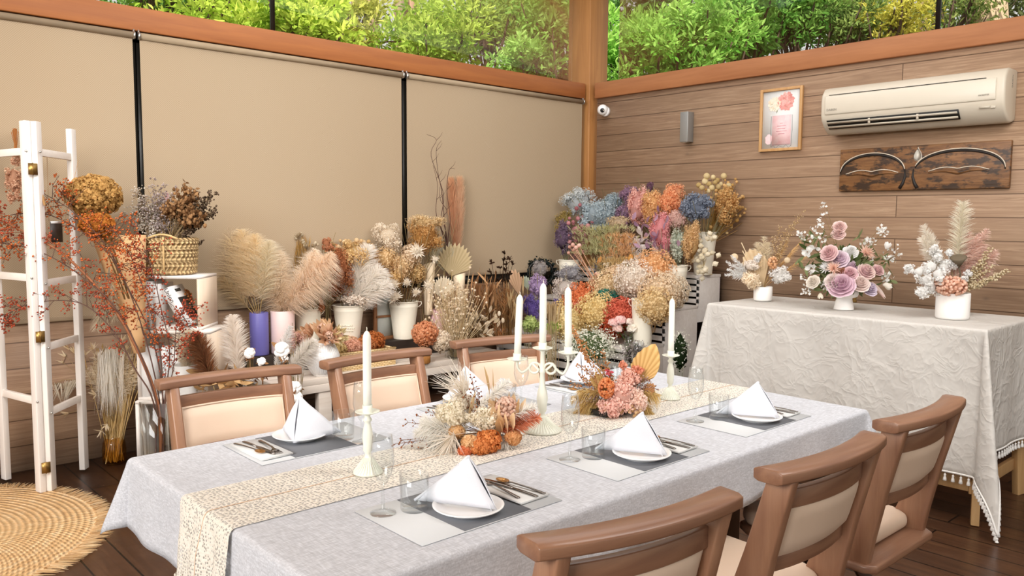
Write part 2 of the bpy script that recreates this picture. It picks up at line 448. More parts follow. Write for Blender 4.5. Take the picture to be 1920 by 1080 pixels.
# ------------------------------------------------------------------ dining table
TX0, TX1, TY0 = -2.432, -1.300, .736
TY1 = 2.955
M_darkwood = wood('dark_table_wood', '4a2d1b', '6d4529', 'z', .4)
t = thing('dining_table', 'long dark wooden dining table under a pale grey cloth', 'table', ((TX0 + TX1) / 2, (TY0 + TY1) / 2, 0))
MB().box(((TX0 + TX1) / 2, (TY0 + TY1) / 2, T - .024), (TX1 - TX0 - .012, TY1 - TY0 - .012, .036)).build('tabletop', M_darkwood, t, bevel=.004)
for y in (TY0 + .45, TY1 - .45):
    MB().box(((TX0 + TX1) / 2, y, .35), (.62, .10, .60)).build('leg_panel', M_darkwood, t, bevel=.006)
    MB().box(((TX0 + TX1) / 2, y, .025), (.78, .16, .05)).build('foot', M_darkwood, t, bevel=.008)
MB().box(((TX0 + TX1) / 2, (TY0 + TY1) / 2, .34), (.05, TY1 - TY0 - 1.0, .46)).build('stretcher', M_darkwood, t, bevel=.006)
f = drape(TX0, TX1, TY0, TY1, T, .14, .165, .195, .17, flare=.36, side=.05, wave=.010, wk=13)
us = axis_pts(TX0, TX1, .14, .165, .022); vs = axis_pts(TY0, TY1, .195, .17, .022)
P = np.array([[f(u, v) for u in us] for v in vs])
hem = (P[:, :, 2] < T - .02)
P[:, :, 2] += np.where(hem, .012 * np.sin(P[:, :, 1] * 5.1 + 1) + .006 * np.sin(P[:, :, 0] * 9), 0) * np.clip((T - P[:, :, 2]) / .15, 0, 1)
M_cloth = fabric('grey_linen', 'd7dae1', 85, .08, .92, fleck='a2a4aa', fleckamt=.6)
solo(MB().grid(P), 'tablecloth', M_cloth, 'pale grey linen tablecloth draped over the long dining table', 'tablecloth', smooth=True, solid=.0016)
# lace runner
def lace():
    t = NT('crochet_lace')
    v = t.coord(scale=(1, 1, 1)); vo = t.n('TexVoronoi'); vo.inputs['Scale'].default_value = 150; vo.inputs['Randomness'].default_value = .6; t.l(t.coord(scale=(1.0, .6, .8)), vo.inputs['Vector'])
    d = vo.outputs['Distance']
    hole = t.math('LESS_THAN', d, .34)
    tone = t.noise(t.coord(), 90, 2)
    c = t.mix(tone, lin('d6cfc2'), lin('f0ebe2'))
    pb = t.n('BsdfDiffuse'); t.l(c, pb.inputs[0]); t.l(t.bump(d, .6, .004), pb.inputs['Normal'])
    tr = t.n('BsdfTransparent'); mx = t.n('MixShader'); t.l(t.math('MULTIPLY', hole, .62), mx.inputs[0]); t.l(pb.outputs[0], mx.inputs[1]); t.l(tr.outputs[0], mx.inputs[2]); t.l(mx.outputs[0], t.out.inputs[0])
    return t.m
M_lace = lace(); M_fringe = fabric('fringe_cotton', 'efe9dc', 200)
RX0, RX1 = -2.012, -1.716
f2 = drape(RX0, RX1, TY0 - .004, TY1 + .004, T + .0035, .001, .001, .205, .14, r=.015, side=.07, wave=.02, wk=26, seed=.7)
us = np.linspace(RX0, RX1, 26); vs = axis_pts(TY0 - .004, TY1 + .004, .205, .14, .02, .015)
P = np.array([[f2(u, v) for u in us] for v in vs])
P[:, :, 1] -= np.where(P[:, :, 2] < T - .01, np.abs(.016 * np.sin((P[:, :, 0] - RX0) * 30)) * np.clip((T - P[:, :, 2]) / .1, 0, 1), 0) * np.where(P[:, :, 1] < 1.5, 1, -1)
t = thing('table_runner', 'cream crochet lace runner along the middle of the dining table', 'table runner', (-1.864, TY0, T))
MB().grid(P).build('lace_band', M_lace, t, True)
MB().tube([(q[0], q[1], q[2] + .0012) for q in P[:, 13]], .0009, 5).build('centre_cord', plain('peach_cord', 'd9b89a', .9), t)
m = MB(); 
for q in P[0]:
    for j in range(7):
        m.fibres([q + rng.normal(size=3) * .004], [(rng.normal() * .1, -.1, -1)], .035 + rng.random() * .02, .004)
m.build('fringe', M_fringe, t)

# ------------------------------------------------------------------ chairs
M_chair = wood('chair_wood', '7c5642', 'a37a5e', 'x', .38, 1.0, .15)
M_chairv = wood('chair_wood_upright', '895f48', 'ae8466', 'z', .38, 1.0, .15)
M_dark = wood('chair_base_wood', '3b2417', '5b3a25', 'x', .4)
def leather():
    t = NT('beige_leatherette'); v = t.coord()
    c = t.mix(t.noise(v, 4, 3), lin('dcc1a8'), lin('e9d2bd'))
    t.bsdf(c, .48, t.bump(t.noise(v, 420, 2), .12, .001)); return t.m
M_leather = leather()
def sweep(mb, xs, yc, zc, w, h, bow, tone=.5, chamfer=.25, taper=0):
    # bar along x with a backward bow; rounded rectangular section (w deep, h tall)
    sec = []
    for sy, sz in ((-1, -1), (1, -1), (1, 1), (-1, 1)):
        if sy * sz > 0: sec += [(sy * (1 - chamfer), sz), (sy, sz * (1 - chamfer))] if sy < 0 else [(sy, sz * (1 - chamfer)), (sy * (1 - chamfer), sz)]
        else: sec += [(sy * 1.0, sz * (1 - chamfer)), (sy * (1 - chamfer), sz)] if (sy < 0) else [(sy * (1 - chamfer), sz), (sy, sz * (1 - chamfer))]
    sec = sorted(sec, key=lambda q: math.atan2(q[1], q[0])); k = len(sec); V = []
    X = max(abs(xs[0]), abs(xs[-1]))
    for x in xs:
        b = bow * (1 - (x / X) ** 2)
        for (sy, sz) in sec: V.append((x, yc - b + sy * w / 2, zc + sz * h / 2 * (1 - taper * abs(x / X) ** 4)))
    n = len(xs); i = np.arange(n - 1)[:, None] * k; j = np.arange(k)[None]; j2 = (j + 1) % k
    F = np.stack([i + j, i + j2, i + k + j2, i + k + j], -1).reshape(-1, 4)[:, ::-1]
    mb.add(V, [F, np.array([list(range(k))]), np.array([[(n - 1) * k + q for q in range(k)][::-1]])], tone)
    return mb
def panel(mb, hw, z0, z1, yb, yt, th, bow, puff, n=14, m_=8):
    # padded curved panel: front and back faces bulge
    xs = np.linspace(-hw, hw, n); zs = np.linspace(z0, z1, m_)
    def surf(sgn):
        P = np.zeros((m_, n, 3))
        for i, z in enumerate(zs):
            for j, x in enumerate(xs):
                q = (i / (m_ - 1)); yy = yb + (yt - yb) * q
                e = min(1, (1 - abs(x / hw)) * 7) * min(1, min(q, 1 - q) * 5); e = math.sin(e * PI / 2)
                P[i, j] = (x, yy - bow * (1 - (x / hw) ** 2) + sgn * (th * .3 + puff * e), z)
        return P
    A = surf(1); B = surf(-1)
    mb.grid(A[:, ::-1]); mb.grid(B)
    for (p, q) in ((A[0], B[0]), (B[-1], A[-1]), (B[:, 0], A[:, 0]), (A[:, -1], B[:, -1])): mb.grid(np.stack([p, q]))
    return mb
def make_chair(label, group):
    t = thing('dining_chair', label, 'chair', (0, 0, 0), 0, group)
    xs = np.linspace(-.205, .205, 13)
    yt, yb = -.30, -.185
    def yz(z): return yb + (yt - yb) * (z - .40) / .42
    for s in (-1, 1):
        V = []
        for z, w_ in ((.385, .112), (.48, .092), (.62, .074), (.815, .064)):
            for dx in (-.0165, .0165):
                V += [(s * (.196 + .012 * (z - .4)) + dx, yz(z) - w_ / 2, z), (s * (.196 + .012 * (z - .4)) + dx, yz(z) + w_ / 2, z)]
        F = []
        for q in range(3):
            b = q * 4; F += [[b, b + 1, b + 5, b + 4], [b + 2, b + 6, b + 7, b + 3], [b, b + 4, b + 6, b + 2], [b + 1, b + 3, b + 7, b + 5]]
        F += [[0, 2, 3, 1], [12, 13, 15, 14]]
        MB().add(V, np.array(F)).build('back_post', M_chairv, t, local=True, bevel=.005)
    sweep(MB(), np.linspace(-.252, .252, 17), yt + .012, .826, .074, .034, .034, chamfer=.35).build('top_rail', M_chair, t, local=True, bevel=.003)
    sweep(MB(), xs * .93, yz(.757) + .0, .757, .022, .046, .026, chamfer=.12).build('upper_back_rail', M_chair, t, local=True, bevel=.002)
    sweep(MB(), xs * .93, yz(.588), .588, .022, .046, .026, chamfer=.12).build('lower_back_rail', M_chair, t, local=True, bevel=.002)
    bp = panel(MB(), .183, .602, .742, yz(.602), yz(.742), .032, .025, .012).build('back_cushion', M_leather, t, True, local=True)
    loop = []
    for (x0, z0, x1, z1) in ((-1, .604, 1, .604), (1, .604, 1, .740), (1, .740, -1, .740), (-1, .740, -1, .604)):
        for q in np.linspace(0, 1, 12)[:-1]:
            x = (x0 + (x1 - x0) * q) * .178; z = z0 + (z1 - z0) * q
            loop.append((x, yz(z) - .025 * (1 - (x / .183) ** 2) + .014, z))
    MB().tube(loop + loop[:1], .0028, 6).build('piping', M_leather, bp, True, local=True)
    # seat board with clipped rear corners, then the cushion
    def slab(pts, z0, z1):
        n = len(pts); V = [(x, y, z0) for x, y in pts] + [(x, y, z1) for x, y in pts]
        return MB().add(V, [np.array([list(range(n))[::-1]]), np.array([list(range(n, 2 * n))]), np.array([[i, (i + 1) % n, n + (i + 1) % n, n + i] for i in range(n)])])
    slab([(-.20, -.265), (.20, -.265), (.225, -.235), (.225, .15), (.19, .20), (-.19, .20), (-.225, .15), (-.225, -.235)], .372, .398).build('seat_board', M_chair, t, local=True, bevel=.006)
    slab([(-.172, -.20), (.172, -.20), (.212, -.14), (.215, .16), (.17, .205), (-.17, .205), (-.215, .16), (-.212, -.14)], .398, .450).build('seat_cushion', M_leather, t, True, local=True, bevel=.022, seg=4)
    MB().lathe([(0, .30), (.11, .30), (.12, .335), (.12, .372), (0, .372)], k=24).build('swivel_plate', M_dark, t, local=True)
    for a_ in (45, 135, 225, 315):
        c, s = math.cos(R(a_)), math.sin(R(a_))
        MB().bar((c * .07, s * .07, .335), (c * .27, s * .27, .0), .05, .04, tone=.5).build('leg', M_dark, t, local=True, bevel=.005)
    return t
def rail_mid(a, b, z=.84):
    A = on(a[0], a[1], 'z', z); B = on(b[0], b[1], 'z', z); return (A + B) / 2, B - A
chairs = []
specs = [('L', (300, 713), (550, 685), 'wooden chair with beige back pad nearest the berry branches, facing the table'),
         ('L', (604, 678), (797, 652), 'wooden chair with beige back pad in front of the shallow woven tray'),
         ('L', (860, 640), (1012, 628), 'wooden chair with beige back pad behind the three arm candelabra'),
         ('R', (995, 1018), (1378, 922), 'wooden chair seen from behind in the foreground, cut by the bottom of the picture'),
         ('R', (1455, 882), (1641, 815), 'wooden chair seen from behind, the middle one on the near side of the table'),
         ('R', (1668, 792), (1796, 744), 'wooden chair seen from behind, nearest the fringed sideboard cloth')]
proto = make_chair(specs[0][3], 'chairs along the far side of the dining table')
for i, (side, a_, b_, lab) in enumerate(specs):
    mid, d = rail_mid(a_, b_)
    yaw = math.atan2(d[1], d[0])            # direction along the rail, left to right in view
    rz = yaw + (PI if side == 'L' else 0)     # facing +x on the far side, -x on the near side
    rz = (-PI / 2 + (yaw - PI / 2)) if side == 'L' else (PI / 2 + (yaw - PI / 2))
    fw = np.array([-math.sin(rz), math.cos(rz)])
    loc = (mid[0] + fw[0] * .30, mid[1] + fw[1] * .30, 0)
    if i == 0: proto.location = loc; proto.rotation_euler = (0, 0, rz)
    else: copy_tree(proto, loc, rz, lab, 'chairs along the far side of the dining table' if side == 'L' else 'chairs along the near side of the dining table')

# ------------------------------------------------------------------ sideboard
SZ = .912
SX0, SX1, SY0, SY1 = -2.690, -1.235, 4.015, 4.70
M_pine = wood('pine', 'c79c68', 'e0b985', 'z', .5)
t = thing('trestle_table', 'tall trestle sideboard of pale pine under a long cloth', 'table', ((SX0 + SX1) / 2, (SY0 + SY1) / 2, 0))
MB().box(((SX0 + SX1) / 2, (SY0 + SY1) / 2, SZ - .022), (SX1 - SX0 - .01, SY1 - SY0 - .01, .03)).build('tabletop', M_pine, t, bevel=.003)
for x in (SX0 + .16, SX1 - .035):
    for y, y2 in ((SY0 + .1, SY0 + .02), (SY1 - .1, SY1 - .02)):
        MB().bar((x, y, SZ - .04), (x + (.03 if x > -2 else -.03), y2, 0), .035, .06).build('leg', M_pine, t, bevel=.003)
    MB().box((x, (SY0 + SY1) / 2, .16), (.022, .6, .06)).build('crossbar', M_pine, t, bevel=.003)
MB().box(((SX0 + SX1) / 2, SY0 + .10, .165), (SX1 - SX0 - .12, .03, .075)).build('stretcher', M_pine, t, bevel=.003)
f = drape(SX0, SX1, SY0, SY1, SZ, .70, .60, .690, .12, flare=.20, side=.02, wave=.016, wk=8, seed=2)
us = axis_pts(SX0, SX1, .70, .60, .025); vs = axis_pts(SY0, SY1, .690, .12, .025)
P = np.array([[f(u, v) for u in us] for v in vs])
P[:, :, 2] = np.maximum(P[:, :, 2], .035)
M_side = None
def creased(name, hexc):
    t = NT(name); c = lin(hexc)
    v = t.coord(scale=(1, 1, .7), rot=(0, .6, 0))
    n1 = t.noise(v, 4.6, 3, .5, .9); n2 = t.noise(t.coord(scale=(1, 1, 1), rot=(0, -.5, .3)), 11, 2, .5, 1.2)
    r1 = t.math('ABSOLUTE', t.math('SUBTRACT', n1, .5)); r2 = t.math('ABSOLUTE', t.math('SUBTRACT', n2, .5))
    h = t.math('ADD', t.math('POWER', t.math('SUBTRACT', 1, t.math('MULTIPLY', r1, 2.2)), 4), t.math('MULTIPLY', t.math('POWER', t.math('SUBTRACT', 1, t.math('MULTIPLY', r2, 2.2)), 4), .45))
    cc = t.mix(t.math('MULTIPLY', t.noise(t.coord(scale=(8, 8, 1)), 60, 2), .25), c, sh(c, .8))
    t.bsdf(cc, .9, t.bump(h, .36, .012)); return t.m
M_side = creased('creased_linen', 'cbc7c1')
t = thing('sideboard_cloth', 'creased oatmeal linen cloth with white tassels hanging over the sideboard', 'tablecloth', ((SX0 + SX1) / 2, SY0, SZ))
MB().grid(P).build('cloth', M_side, t, True, solid=.0016)
M_tassel = fabric('tassel_cotton', 'f2f0ec', 200)
hemf = [(u, SY0 - .690) for u in np.arange(-2.25, SX1 + .60, .034)] + [(SX1 + .60, v) for v in np.arange(SY0 - .690, SY1 - .1, .034)]
prev = None
for (u, v) in hemf[:96]:
    q = np.array(f(u, v)); q[2] = max(q[2], .035)
    if prev is not None and np.linalg.norm(q - prev) < .014: continue
    prev = q
    L = min(.042, q[2] - .004)
    m = MB().tube([q, q - (0, 0, L * .22)], .0016, 5)
    m.lathe([(0, 0), (.0045, -.002), (.006, -.006), (.004, -.011), (.007, -.020), (.009, -L + .010), (.007, -L + .008), (0, -L + .012)], q - (0, 0, L * .2), 8)
    m.build('tassel', M_tassel, t, True)
ev = [np.array(f(u, v)) + (0, 0, .002) for (u, v) in [(u, SY0 - .690) for u in np.arange(SX0 - .6, SX1 + .60, .03)] + [(SX1 + .60, v) for v in np.arange(SY0 - .690, SY1, .03)]]
for q in ev: q[2] = max(q[2], .037)
MB().tube(ev, .005, 6).build('hem_braid', M_tassel, t, True)

# ------------------------------------------------------------------ rug
pts = [np.array(q[:2]) for q in (on(205, 955, 'z', 0), on(20, 910, 'z', 0), on(100, 1078, 'z', 0))]
(ax, ay), (bx, by), (cx, cy) = pts
dd = 2 * (ax * (by - cy) + bx * (cy - ay) + cx * (ay - by))
ux = ((ax * ax + ay * ay) * (by - cy) + (bx * bx + by * by) * (cy - ay) + (cx * cx + cy * cy) * (ay - by)) / dd
uy = ((ax * ax + ay * ay) * (cx - bx) + (bx * bx + by * by) * (ax - cx) + (cx * cx + cy * cy) * (bx - ax)) / dd
rr = math.hypot(ax - ux, ay - uy)
print('rug', ux, uy, rr)
def jute():
    t = NT('jute_braid')
    tc = t.n('TexCoord'); ln = t.n('VectorMath'); ln.operation = 'LENGTH'; t.l(tc.outputs['Object'], ln.inputs[0]); r_ = ln.outputs['Value']
    wv = t.math('SINE', t.math('MULTIPLY', r_, 2 * PI / .026))
    gr = t.n('TexGradient'); gr.gradient_type = 'RADIAL'; t.l(tc.outputs['Object'], gr.inputs[0])
    br = t.math('SINE', t.math('ADD', t.math('MULTIPLY', gr.outputs['Fac'], 2 * PI * 170), t.math('MULTIPLY', r_, 240)))
    n = t.noise(t.coord(), 45, 3); n2 = t.noise(t.coord(), 3, 2)
    cb = t.n('CombineXYZ'); t.l(t.math('MULTIPLY', r_, 30), cb.inputs[0])
    rn = t.noise(cb.outputs[0], 1, 2)
    c = t.ramp(t.math('ADD', t.math('MULTIPLY', n, .6), t.math('MULTIPLY', rn, .5)), [(.3, lin('c99a62')), (.55, lin('edc48e')), (.8, lin('fde6bd'))])
    c = t.mix(t.math('MULTIPLY', t.math('ADD', wv, 1), .22), lin('8a6137'), c) if False else t.mix(t.math('MULTIPLY', t.math('SUBTRACT', 1, wv), .18), c, lin('8a6137'))
    h = t.math('ADD', wv, t.math('MULTIPLY', br, .5))
    t.bsdf(c, .95, t.bump(h, .7, .006)); return t.m
t = thing('round_rug', 'round braided jute rug with a frayed rim on the dark deck', 'rug', (ux, uy, 0))
MB().lathe([(0, .0), (rr - .05, .0), (rr - .05, .006), (rr - .06, .011), (0, .011)], (0, 0, 0), 96).build('braided_disc', jute(), t, True, local=True)
n = 1500; a_ = rng.random(n) * 2 * PI; r0 = rr - .075 + rng.random(n) * .02
A = np.stack([r0 * np.cos(a_), r0 * np.sin(a_), .008 + rng.random(n) * .004], -1)
D = np.stack([np.cos(a_ + .35 + rng.normal(size=n) * .2), np.sin(a_ + .35 + rng.normal(size=n) * .2), rng.normal(size=n) * .03 + .01], -1)
MB().fibres(A, D, .085, .007, .05).build('frayed_rim', pet('c99d66', 'f8dcae'), t, local=True)
# ================================================================== TABLE SETTINGS
M_white = plain('white_china', 'f6f6f6', .22, .02, Specular_IOR_Level=.6)
M_napkin = fabric('white_napkin', 'e4e7ef', 300, .03, .85)
M_paper = plain('white_paper', 'e2e3e2', .8, .03)
M_mat = fabric('pale_paper_mat', 'cdd0d3', 160, .05, .85, fleck='cfd2d3')
M_grey = plain('slate_paper', '6c6f75', .75, .08, 20)
M_glass = glass('drinking_glass', '#fcfdfd', .1, .005, .035)
M_cut = plain('cutlery_steel', '8d8884', .22, .05, Metallic=1.0)
M_gold = plain('gold_spoon', 'a9783f', .28, .1, Metallic=.7)
M_ivory = plain('ivory_enamel', 'eef0e2', .4, .05, 30)
M_wax = plain('ivory_wax', 'f7f7ee', .5, .03, Subsurface_Weight=.15)

def mat_thing(loc, rz, label):
    t = thing('placemat', label, 'placemat', loc, rz, 'placemats on the dining table')
    MB().box((0, 0, .0009), (.427, .272, .0012)).build('white_sheet', M_mat, t, local=True)
    MB().box((.008, 0, .0021), (.205, .266, .001)).build('slate_sheet', M_grey, t, local=True)
    return t
def plate_thing(loc, label):
    t = solo(MB().lathe([(0, .004), (.045, .004), (.048, 0), (.054, 0), (.056, .004), (.078, .011), (.0855, .0155), (.086, .0175), (.084, .018), (.076, .0135), (.054, .008), (0, .0075)], k=48), 'side_plate', M_white, label, 'plate', 'plates on the dining table', loc, smooth=True); return t
def napkin_mesh(C):
    A = np.array([0, 0, .128]); m = MB()
    (L, F, Q) = [np.array([d * math.cos(R(a)), d * math.sin(R(a)), z]) for a, d, z in C]
    def tri(A, B, D, bulge, n=9, off=0):
        nrm = unit(np.cross(B - A, D - A)); cen = (A + B + D) / 3
        if nrm @ np.array([cen[0], cen[1], 0]) < 0: nrm = -nrm
        P = np.zeros((n, n, 3))
        for i in range(n):
            for j in range(n):
                q = i / (n - 1); w = j / (n - 1)
                p = A + (B - A) * q * (1 - w) + (D - A) * q * w
                P[i, j] = p + nrm * (bulge * math.sin(PI * q) * (.35 + .65 * math.sin(PI * w)) - off)
        return P
    m.grid(tri(A, L, F, .012)); m.grid(tri(A, F, Q, .010))
    m.grid(tri(A - (0, 0, .004), L * .95, F * .93, .010, off=.007)); m.grid(tri(A - (0, 0, .004), F * .93, Q * .95, .008, off=.007))
    # rolled outer edges
    m.tube(grow(A, L, (0, 0, -.004), 8), .0032, 6); m.tube(grow(A, Q, (0, 0, -.006), 8), .0034, 6)
    return m
def tumbler_mesh():
    return MB().lathe([(0, 0), (.031, 0), (.033, .002), (.0355, .0865), (.0345, .087), (.0335, .086), (.031, .013), (0, .011)], k=36)
def flute_mesh():
    return MB().lathe([(0, .001), (.030, 0), (.031, .002), (.012, .005), (.0045, .012), (.0035, .05), (.0045, .066), (.012, .078), (.022, .095), (.0275, .120), (.0265, .155), (.023, .188), (.0222, .188), (.0255, .155), (.0265, .120), (.021, .097), (.010, .081), (0, .076)], k=32)
def cut_profile(st, z=.008):     # st: (along, half width, height) stations -> flat bar
    m = MB(); n = len(st); V = []
    for (u, w, h) in st: V += [(w, u, z + h), (-w, u, z + h), (-w, u, z + h + .0022), (w, u, z + h + .0022)]
    i = np.arange(n - 1)[:, None] * 4; j = np.arange(4)[None]; j2 = (j + 1) % 4
    F = np.stack([i + j, i + j2, i + 4 + j2, i + 4 + j], -1).reshape(-1, 4)
    m.add(V, [F, np.array([[3, 2, 1, 0]]), np.array([[n * 4 - 4, n * 4 - 3, n * 4 - 2, n * 4 - 1]])]); return m
def knife_parts(loc, rz, label):
    t = thing('table_knife', label, 'knife', loc, rz, 'cutlery on the dining table')
    cut_profile([(-.095, .004, .0), (-.09, .0055, 0), (-.05, .005, .001), (-.01, .0042, .001)]).build('handle', M_cut, t, True, local=True)
    cut_profile([(-.01, .0042, .001), (.0, .007, .001), (.05, .0085, .0005), (.08, .007, 0), (.095, .002, 0)]).build('blade', M_cut, t, local=True)
    return t
def fork_parts(loc, rz, label):
    t = thing('table_fork', label, 'fork', loc, rz, 'cutlery on the dining table')
    cut_profile([(-.085, .004, 0), (-.08, .0055, 0), (-.04, .0035, .003), (.02, .0025, .005), (.035, .004, .002), (.042, .0105, .0), (.052, .0115, .0)]).build('handle', M_cut, t, True, local=True)
    m = MB()
    for q in (-.009, -.003, .003, .009): m.bar((q, .05, .0085), (q * .95, .088, .011), .0028, .002, w2=.0015)
    m.build('tines', M_cut, t, local=True); return t
def spoon_parts(loc, rz, label):
    t = thing('teaspoon', label, 'spoon', loc, rz, 'cutlery on the dining table')
    cut_profile([(-.08, .003, 0), (-.074, .0042, 0), (-.03, .0026, .003), (.03, .0022, .004), (.042, .004, .002)]).build('handle', M_cut, t, True, local=True)
    P = np.array([[(.0125 * r_ * math.cos(a), .062 + .021 * r_ * math.sin(a), .0095 + .004 * r_ ** 2) for a in np.linspace(0, 2 * PI, 17)] for r_ in (0.02, .5, .8, 1)])
    MB().grid(P).build('bowl', M_gold, t, True, local=True, solid=.0015)
    tag(t.children[-1], 'gold coloured spoon bowl'); return t
def cutnap(loc, rz, label):
    m = MB()
    for q in range(3): m.box((rng.normal() * .001, rng.normal() * .001, .0042 + q * .0017), (.098, .205, .0014), rng.normal() * .004)
    return solo(m, 'paper_napkin', M_paper, label, 'napkin', 'paper napkins under the cutlery', loc, rz)

RIGHT = [dict(mat=((791, 1027.5), (1052, 940), (667, 961)), fl=(718, 962), tu=(777, 955), pl=(878, 958)),
         dict(mat=((1162, 905), (1330, 848), (1025, 860)), fl=(1068, 862), tu=(1112, 857), pl=(1203, 857)),
         dict(mat=((1402, 821), (1518, 781), (1272, 791)), fl=(1303, 790), tu=(1347, 785), pl=(1419, 787))]
LEFT = [dict(pl=(563, 822), tu=(644, 822), fl=(679, 829), cut=(456, 846)),
        dict(pl=(872, 752), tu=(950, 764), fl=(977, 760), cut=(782, 772)),
        dict(pl=(1088, 716), tu=(1157, 722), fl=(1195, 724), cut=(1037, 728))]
wr = ['front near side', 'middle near side', 'near side by the sideboard']
wl = ['far side by the berry branches', 'far side behind the white centrepiece', 'far side behind the peach centrepiece']
first = {}
def put(kind, maker, loc, rz, label):
    if kind in first: return copy_tree(first[kind], loc, rz, label)
    o = maker(); o.location = [float(q) for q in loc]; o.rotation_euler = (0, 0, rz); o['label'] = label; first[kind] = o; return o
Z = T + .0026
for side, S, W in (('R', RIGHT, wr), ('L', LEFT, wl)):
    for i, s in enumerate(S):
        g = lambda k, z=Z: on(s[k][0], s[k][1], 'z', z)
        rz = PI / 2 if side == 'R' else -PI / 2
        if side == 'R':
            a, b, c = [on(*q, 'z', T) for q in s['mat']]; mc = (b + c) / 2
        else:
            p = g('pl'); mc = np.array([TX0 + .185, p[1], T])
        mc[2] = T + .0018
        sg = 1 if side == 'R' else -1
        W_ = W[i]
        put('mat', lambda: mat_thing(mc, rz, ''), mc, rz, 'white paper mat with slate grey centre, ' + W_)
        p = g('pl', T + .005); put('plate', lambda: plate_thing(p, ''), p, 0, 'small round white plate, ' + W_)
        nl = p + np.array([0, 0, .004])
        if side == 'R': put('napR', lambda: solo(napkin_mesh([(213, .135, .010), (22, .075, .012), (118, .095, .014)]), 'folded_napkin', M_napkin, '', 'napkin', 'standing napkins on the plates', smooth=True, solid=.0022), nl, 0, 'white cloth napkin folded to a peak on the plate, ' + W_)
        else: put('napL', lambda: solo(napkin_mesh([(190, .085, .012), (-40, .088, .006), (57, .125, .012)]), 'folded_napkin', M_napkin, '', 'napkin', 'standing napkins on the plates', smooth=True, solid=.0022), nl, 0, 'white cloth napkin folded to a peak on the plate, ' + W_)
        put('tum', lambda: solo(tumbler_mesh(), 'tumbler', M_glass, '', 'glass', 'tumblers on the dining table', smooth=True), g('tu', T + .0035), 0, 'short clear tumbler, ' + W_)
        put('flu', lambda: solo(flute_mesh(), 'champagne_flute', M_glass, '', 'glass', 'champagne flutes on the dining table', smooth=True), g('fl', T + .0035), 0, 'tall clear champagne flute on a stem, ' + W_)
        cl = np.array([mc[0] - sg * .004, mc[1] + sg * .155, T + .003])
        put('cn', lambda: cutnap(cl, 0, ''), cl, rz + .03, 'folded white paper napkin under the cutlery, ' + W_)
        for k, (du, ang, mk, nm) in enumerate(((-.024, .10, fork_parts, 'steel fork on a paper napkin, '), (.004, .06, knife_parts, 'steel knife on a paper napkin, '), (.030, .12, spoon_parts, 'teaspoon with gold coloured bowl, '))):
            q = cl + np.array([(-.005 + .012 * k) * sg, du * sg, .0012])
            put(nm, lambda: mk(q, 0, ''), q, rz + ang * (-1 if k == 0 else 1), nm + W_)

# ------------------------------------------------------------------ candles
def stick_profile(h, rb):
    return [(0, 0), (rb, 0), (rb, .004), (rb * .86, .010), (rb * .62, .020), (rb * .42, .034), (.0085, .046), (.0075, .055), (.0125, .062), (.012, .075), (.0145, .095), (.0125, .118), (.0085, .135), (.0075, h - .036), (.0115, h - .032), (.0115, h - .027), (.0075, h - .022), (.009, h - .012)]
def dish(c, r=.033):
    return MB().lathe([(0, -.002), (r * .5, -.003), (r, .003), (r * 1.02, .005), (r * .9, .0035), (r * .45, 0), (.0125, 0), (.0135, .004), (.0135, .022), (.0118, .022), (.0118, .002), (0, .001)], c, 30)
def candle(loc, h, label, tilt=(0, 0)):
    t = thing('taper_candle', label, 'candle', loc, 0, 'ivory taper candles on the dining table')
    r = .0115
    m = MB(); P = [(tilt[0] * q, tilt[1] * q, q) for q in (0, h * .3, h * .6, h * .9, h * .94, h * .975, h * .995, h)]
    m.tube(P, [r, r, r, r * .97, r * .9, r * .62, r * .3, r * .12], 18); m.build('wax', M_wax, t, True, local=True)
    MB().tube([(tilt[0] * h, tilt[1] * h, h - .004), (tilt[0] * h + .001, tilt[1] * h, h + .005), (tilt[0] * h - .003, tilt[1] * h + .002, h + .009)], .0012, 5).build('wick', plain('white_wick', 'f0ead8', .9), t, local=True)
    return t
for (px, py, top, lab, where) in ((690, 886, 625, 'ivory metal candlestick standing at the front of the lace runner', 'front candlestick'),
                                (1256, 747, 563, 'ivory metal candlestick beside the gold palm leaf', 'candlestick by the gold palm leaf')):
    b = on(px, py, 'z', T + .005); h = .176
    t = thing('candlestick', lab, 'candlestick', b, 0, 'ivory candlesticks')
    MB().lathe(stick_profile(h, .040), k=36).build('stem', M_ivory, t, True, local=True)
    m = MB()
    for q in range(28):
        a = q * 2 * PI / 28; m.tube([(.039 * math.cos(a), .039 * math.sin(a), .004), (.025 * math.cos(a), .025 * math.sin(a), .0215), (.011 * math.cos(a), .011 * math.sin(a), .043)], .0019, 5)
    m.build('fluted_base', M_ivory, t, True, local=True)
    dish((0, 0, h - .01)).build('drip_dish', M_ivory, t, True, local=True)
    candle(b + (0, 0, h - .008), .222, 'ivory taper candle standing in the ' + where)
b = on(1016, 807, 'z', T + .005)
t = thing('candelabra', 'ivory three arm candelabra with scrolled arms on the runner', 'candelabra', b)
h = .270
MB().lathe([(0, 0), (.064, 0), (.065, .004), (.056, .010), (.040, .020), (.026, .034), (.013, .048), (.009, .058), (.0145, .066), (.016, .085), (.0185, .105), (.0155, .130), (.0095, .150), (.008, .19), (.0105, .195), (.008, .20), (.007, h - .01), (.009, h - .005)], k=36).build('stem', M_ivory, t, True, local=True)
m = MB()
for q in range(36):
    a = q * 2 * PI / 36; m.tube([(.063 * math.cos(a), .063 * math.sin(a), .004), (.040 * math.cos(a), .040 * math.sin(a), .0205), (.015 * math.cos(a), .015 * math.sin(a), .046)], .0022, 5)
m.build('fluted_base', M_ivory, t, True, local=True)
dish((0, 0, h)).build('drip_dish', M_ivory, t, True, local=True)
candle(b + (0, 0, h + .003), .212, 'ivory taper candle in the middle cup of the candelabra')
pL = near(969, 672, b) - b; pR = near(1060, 660, b) - b
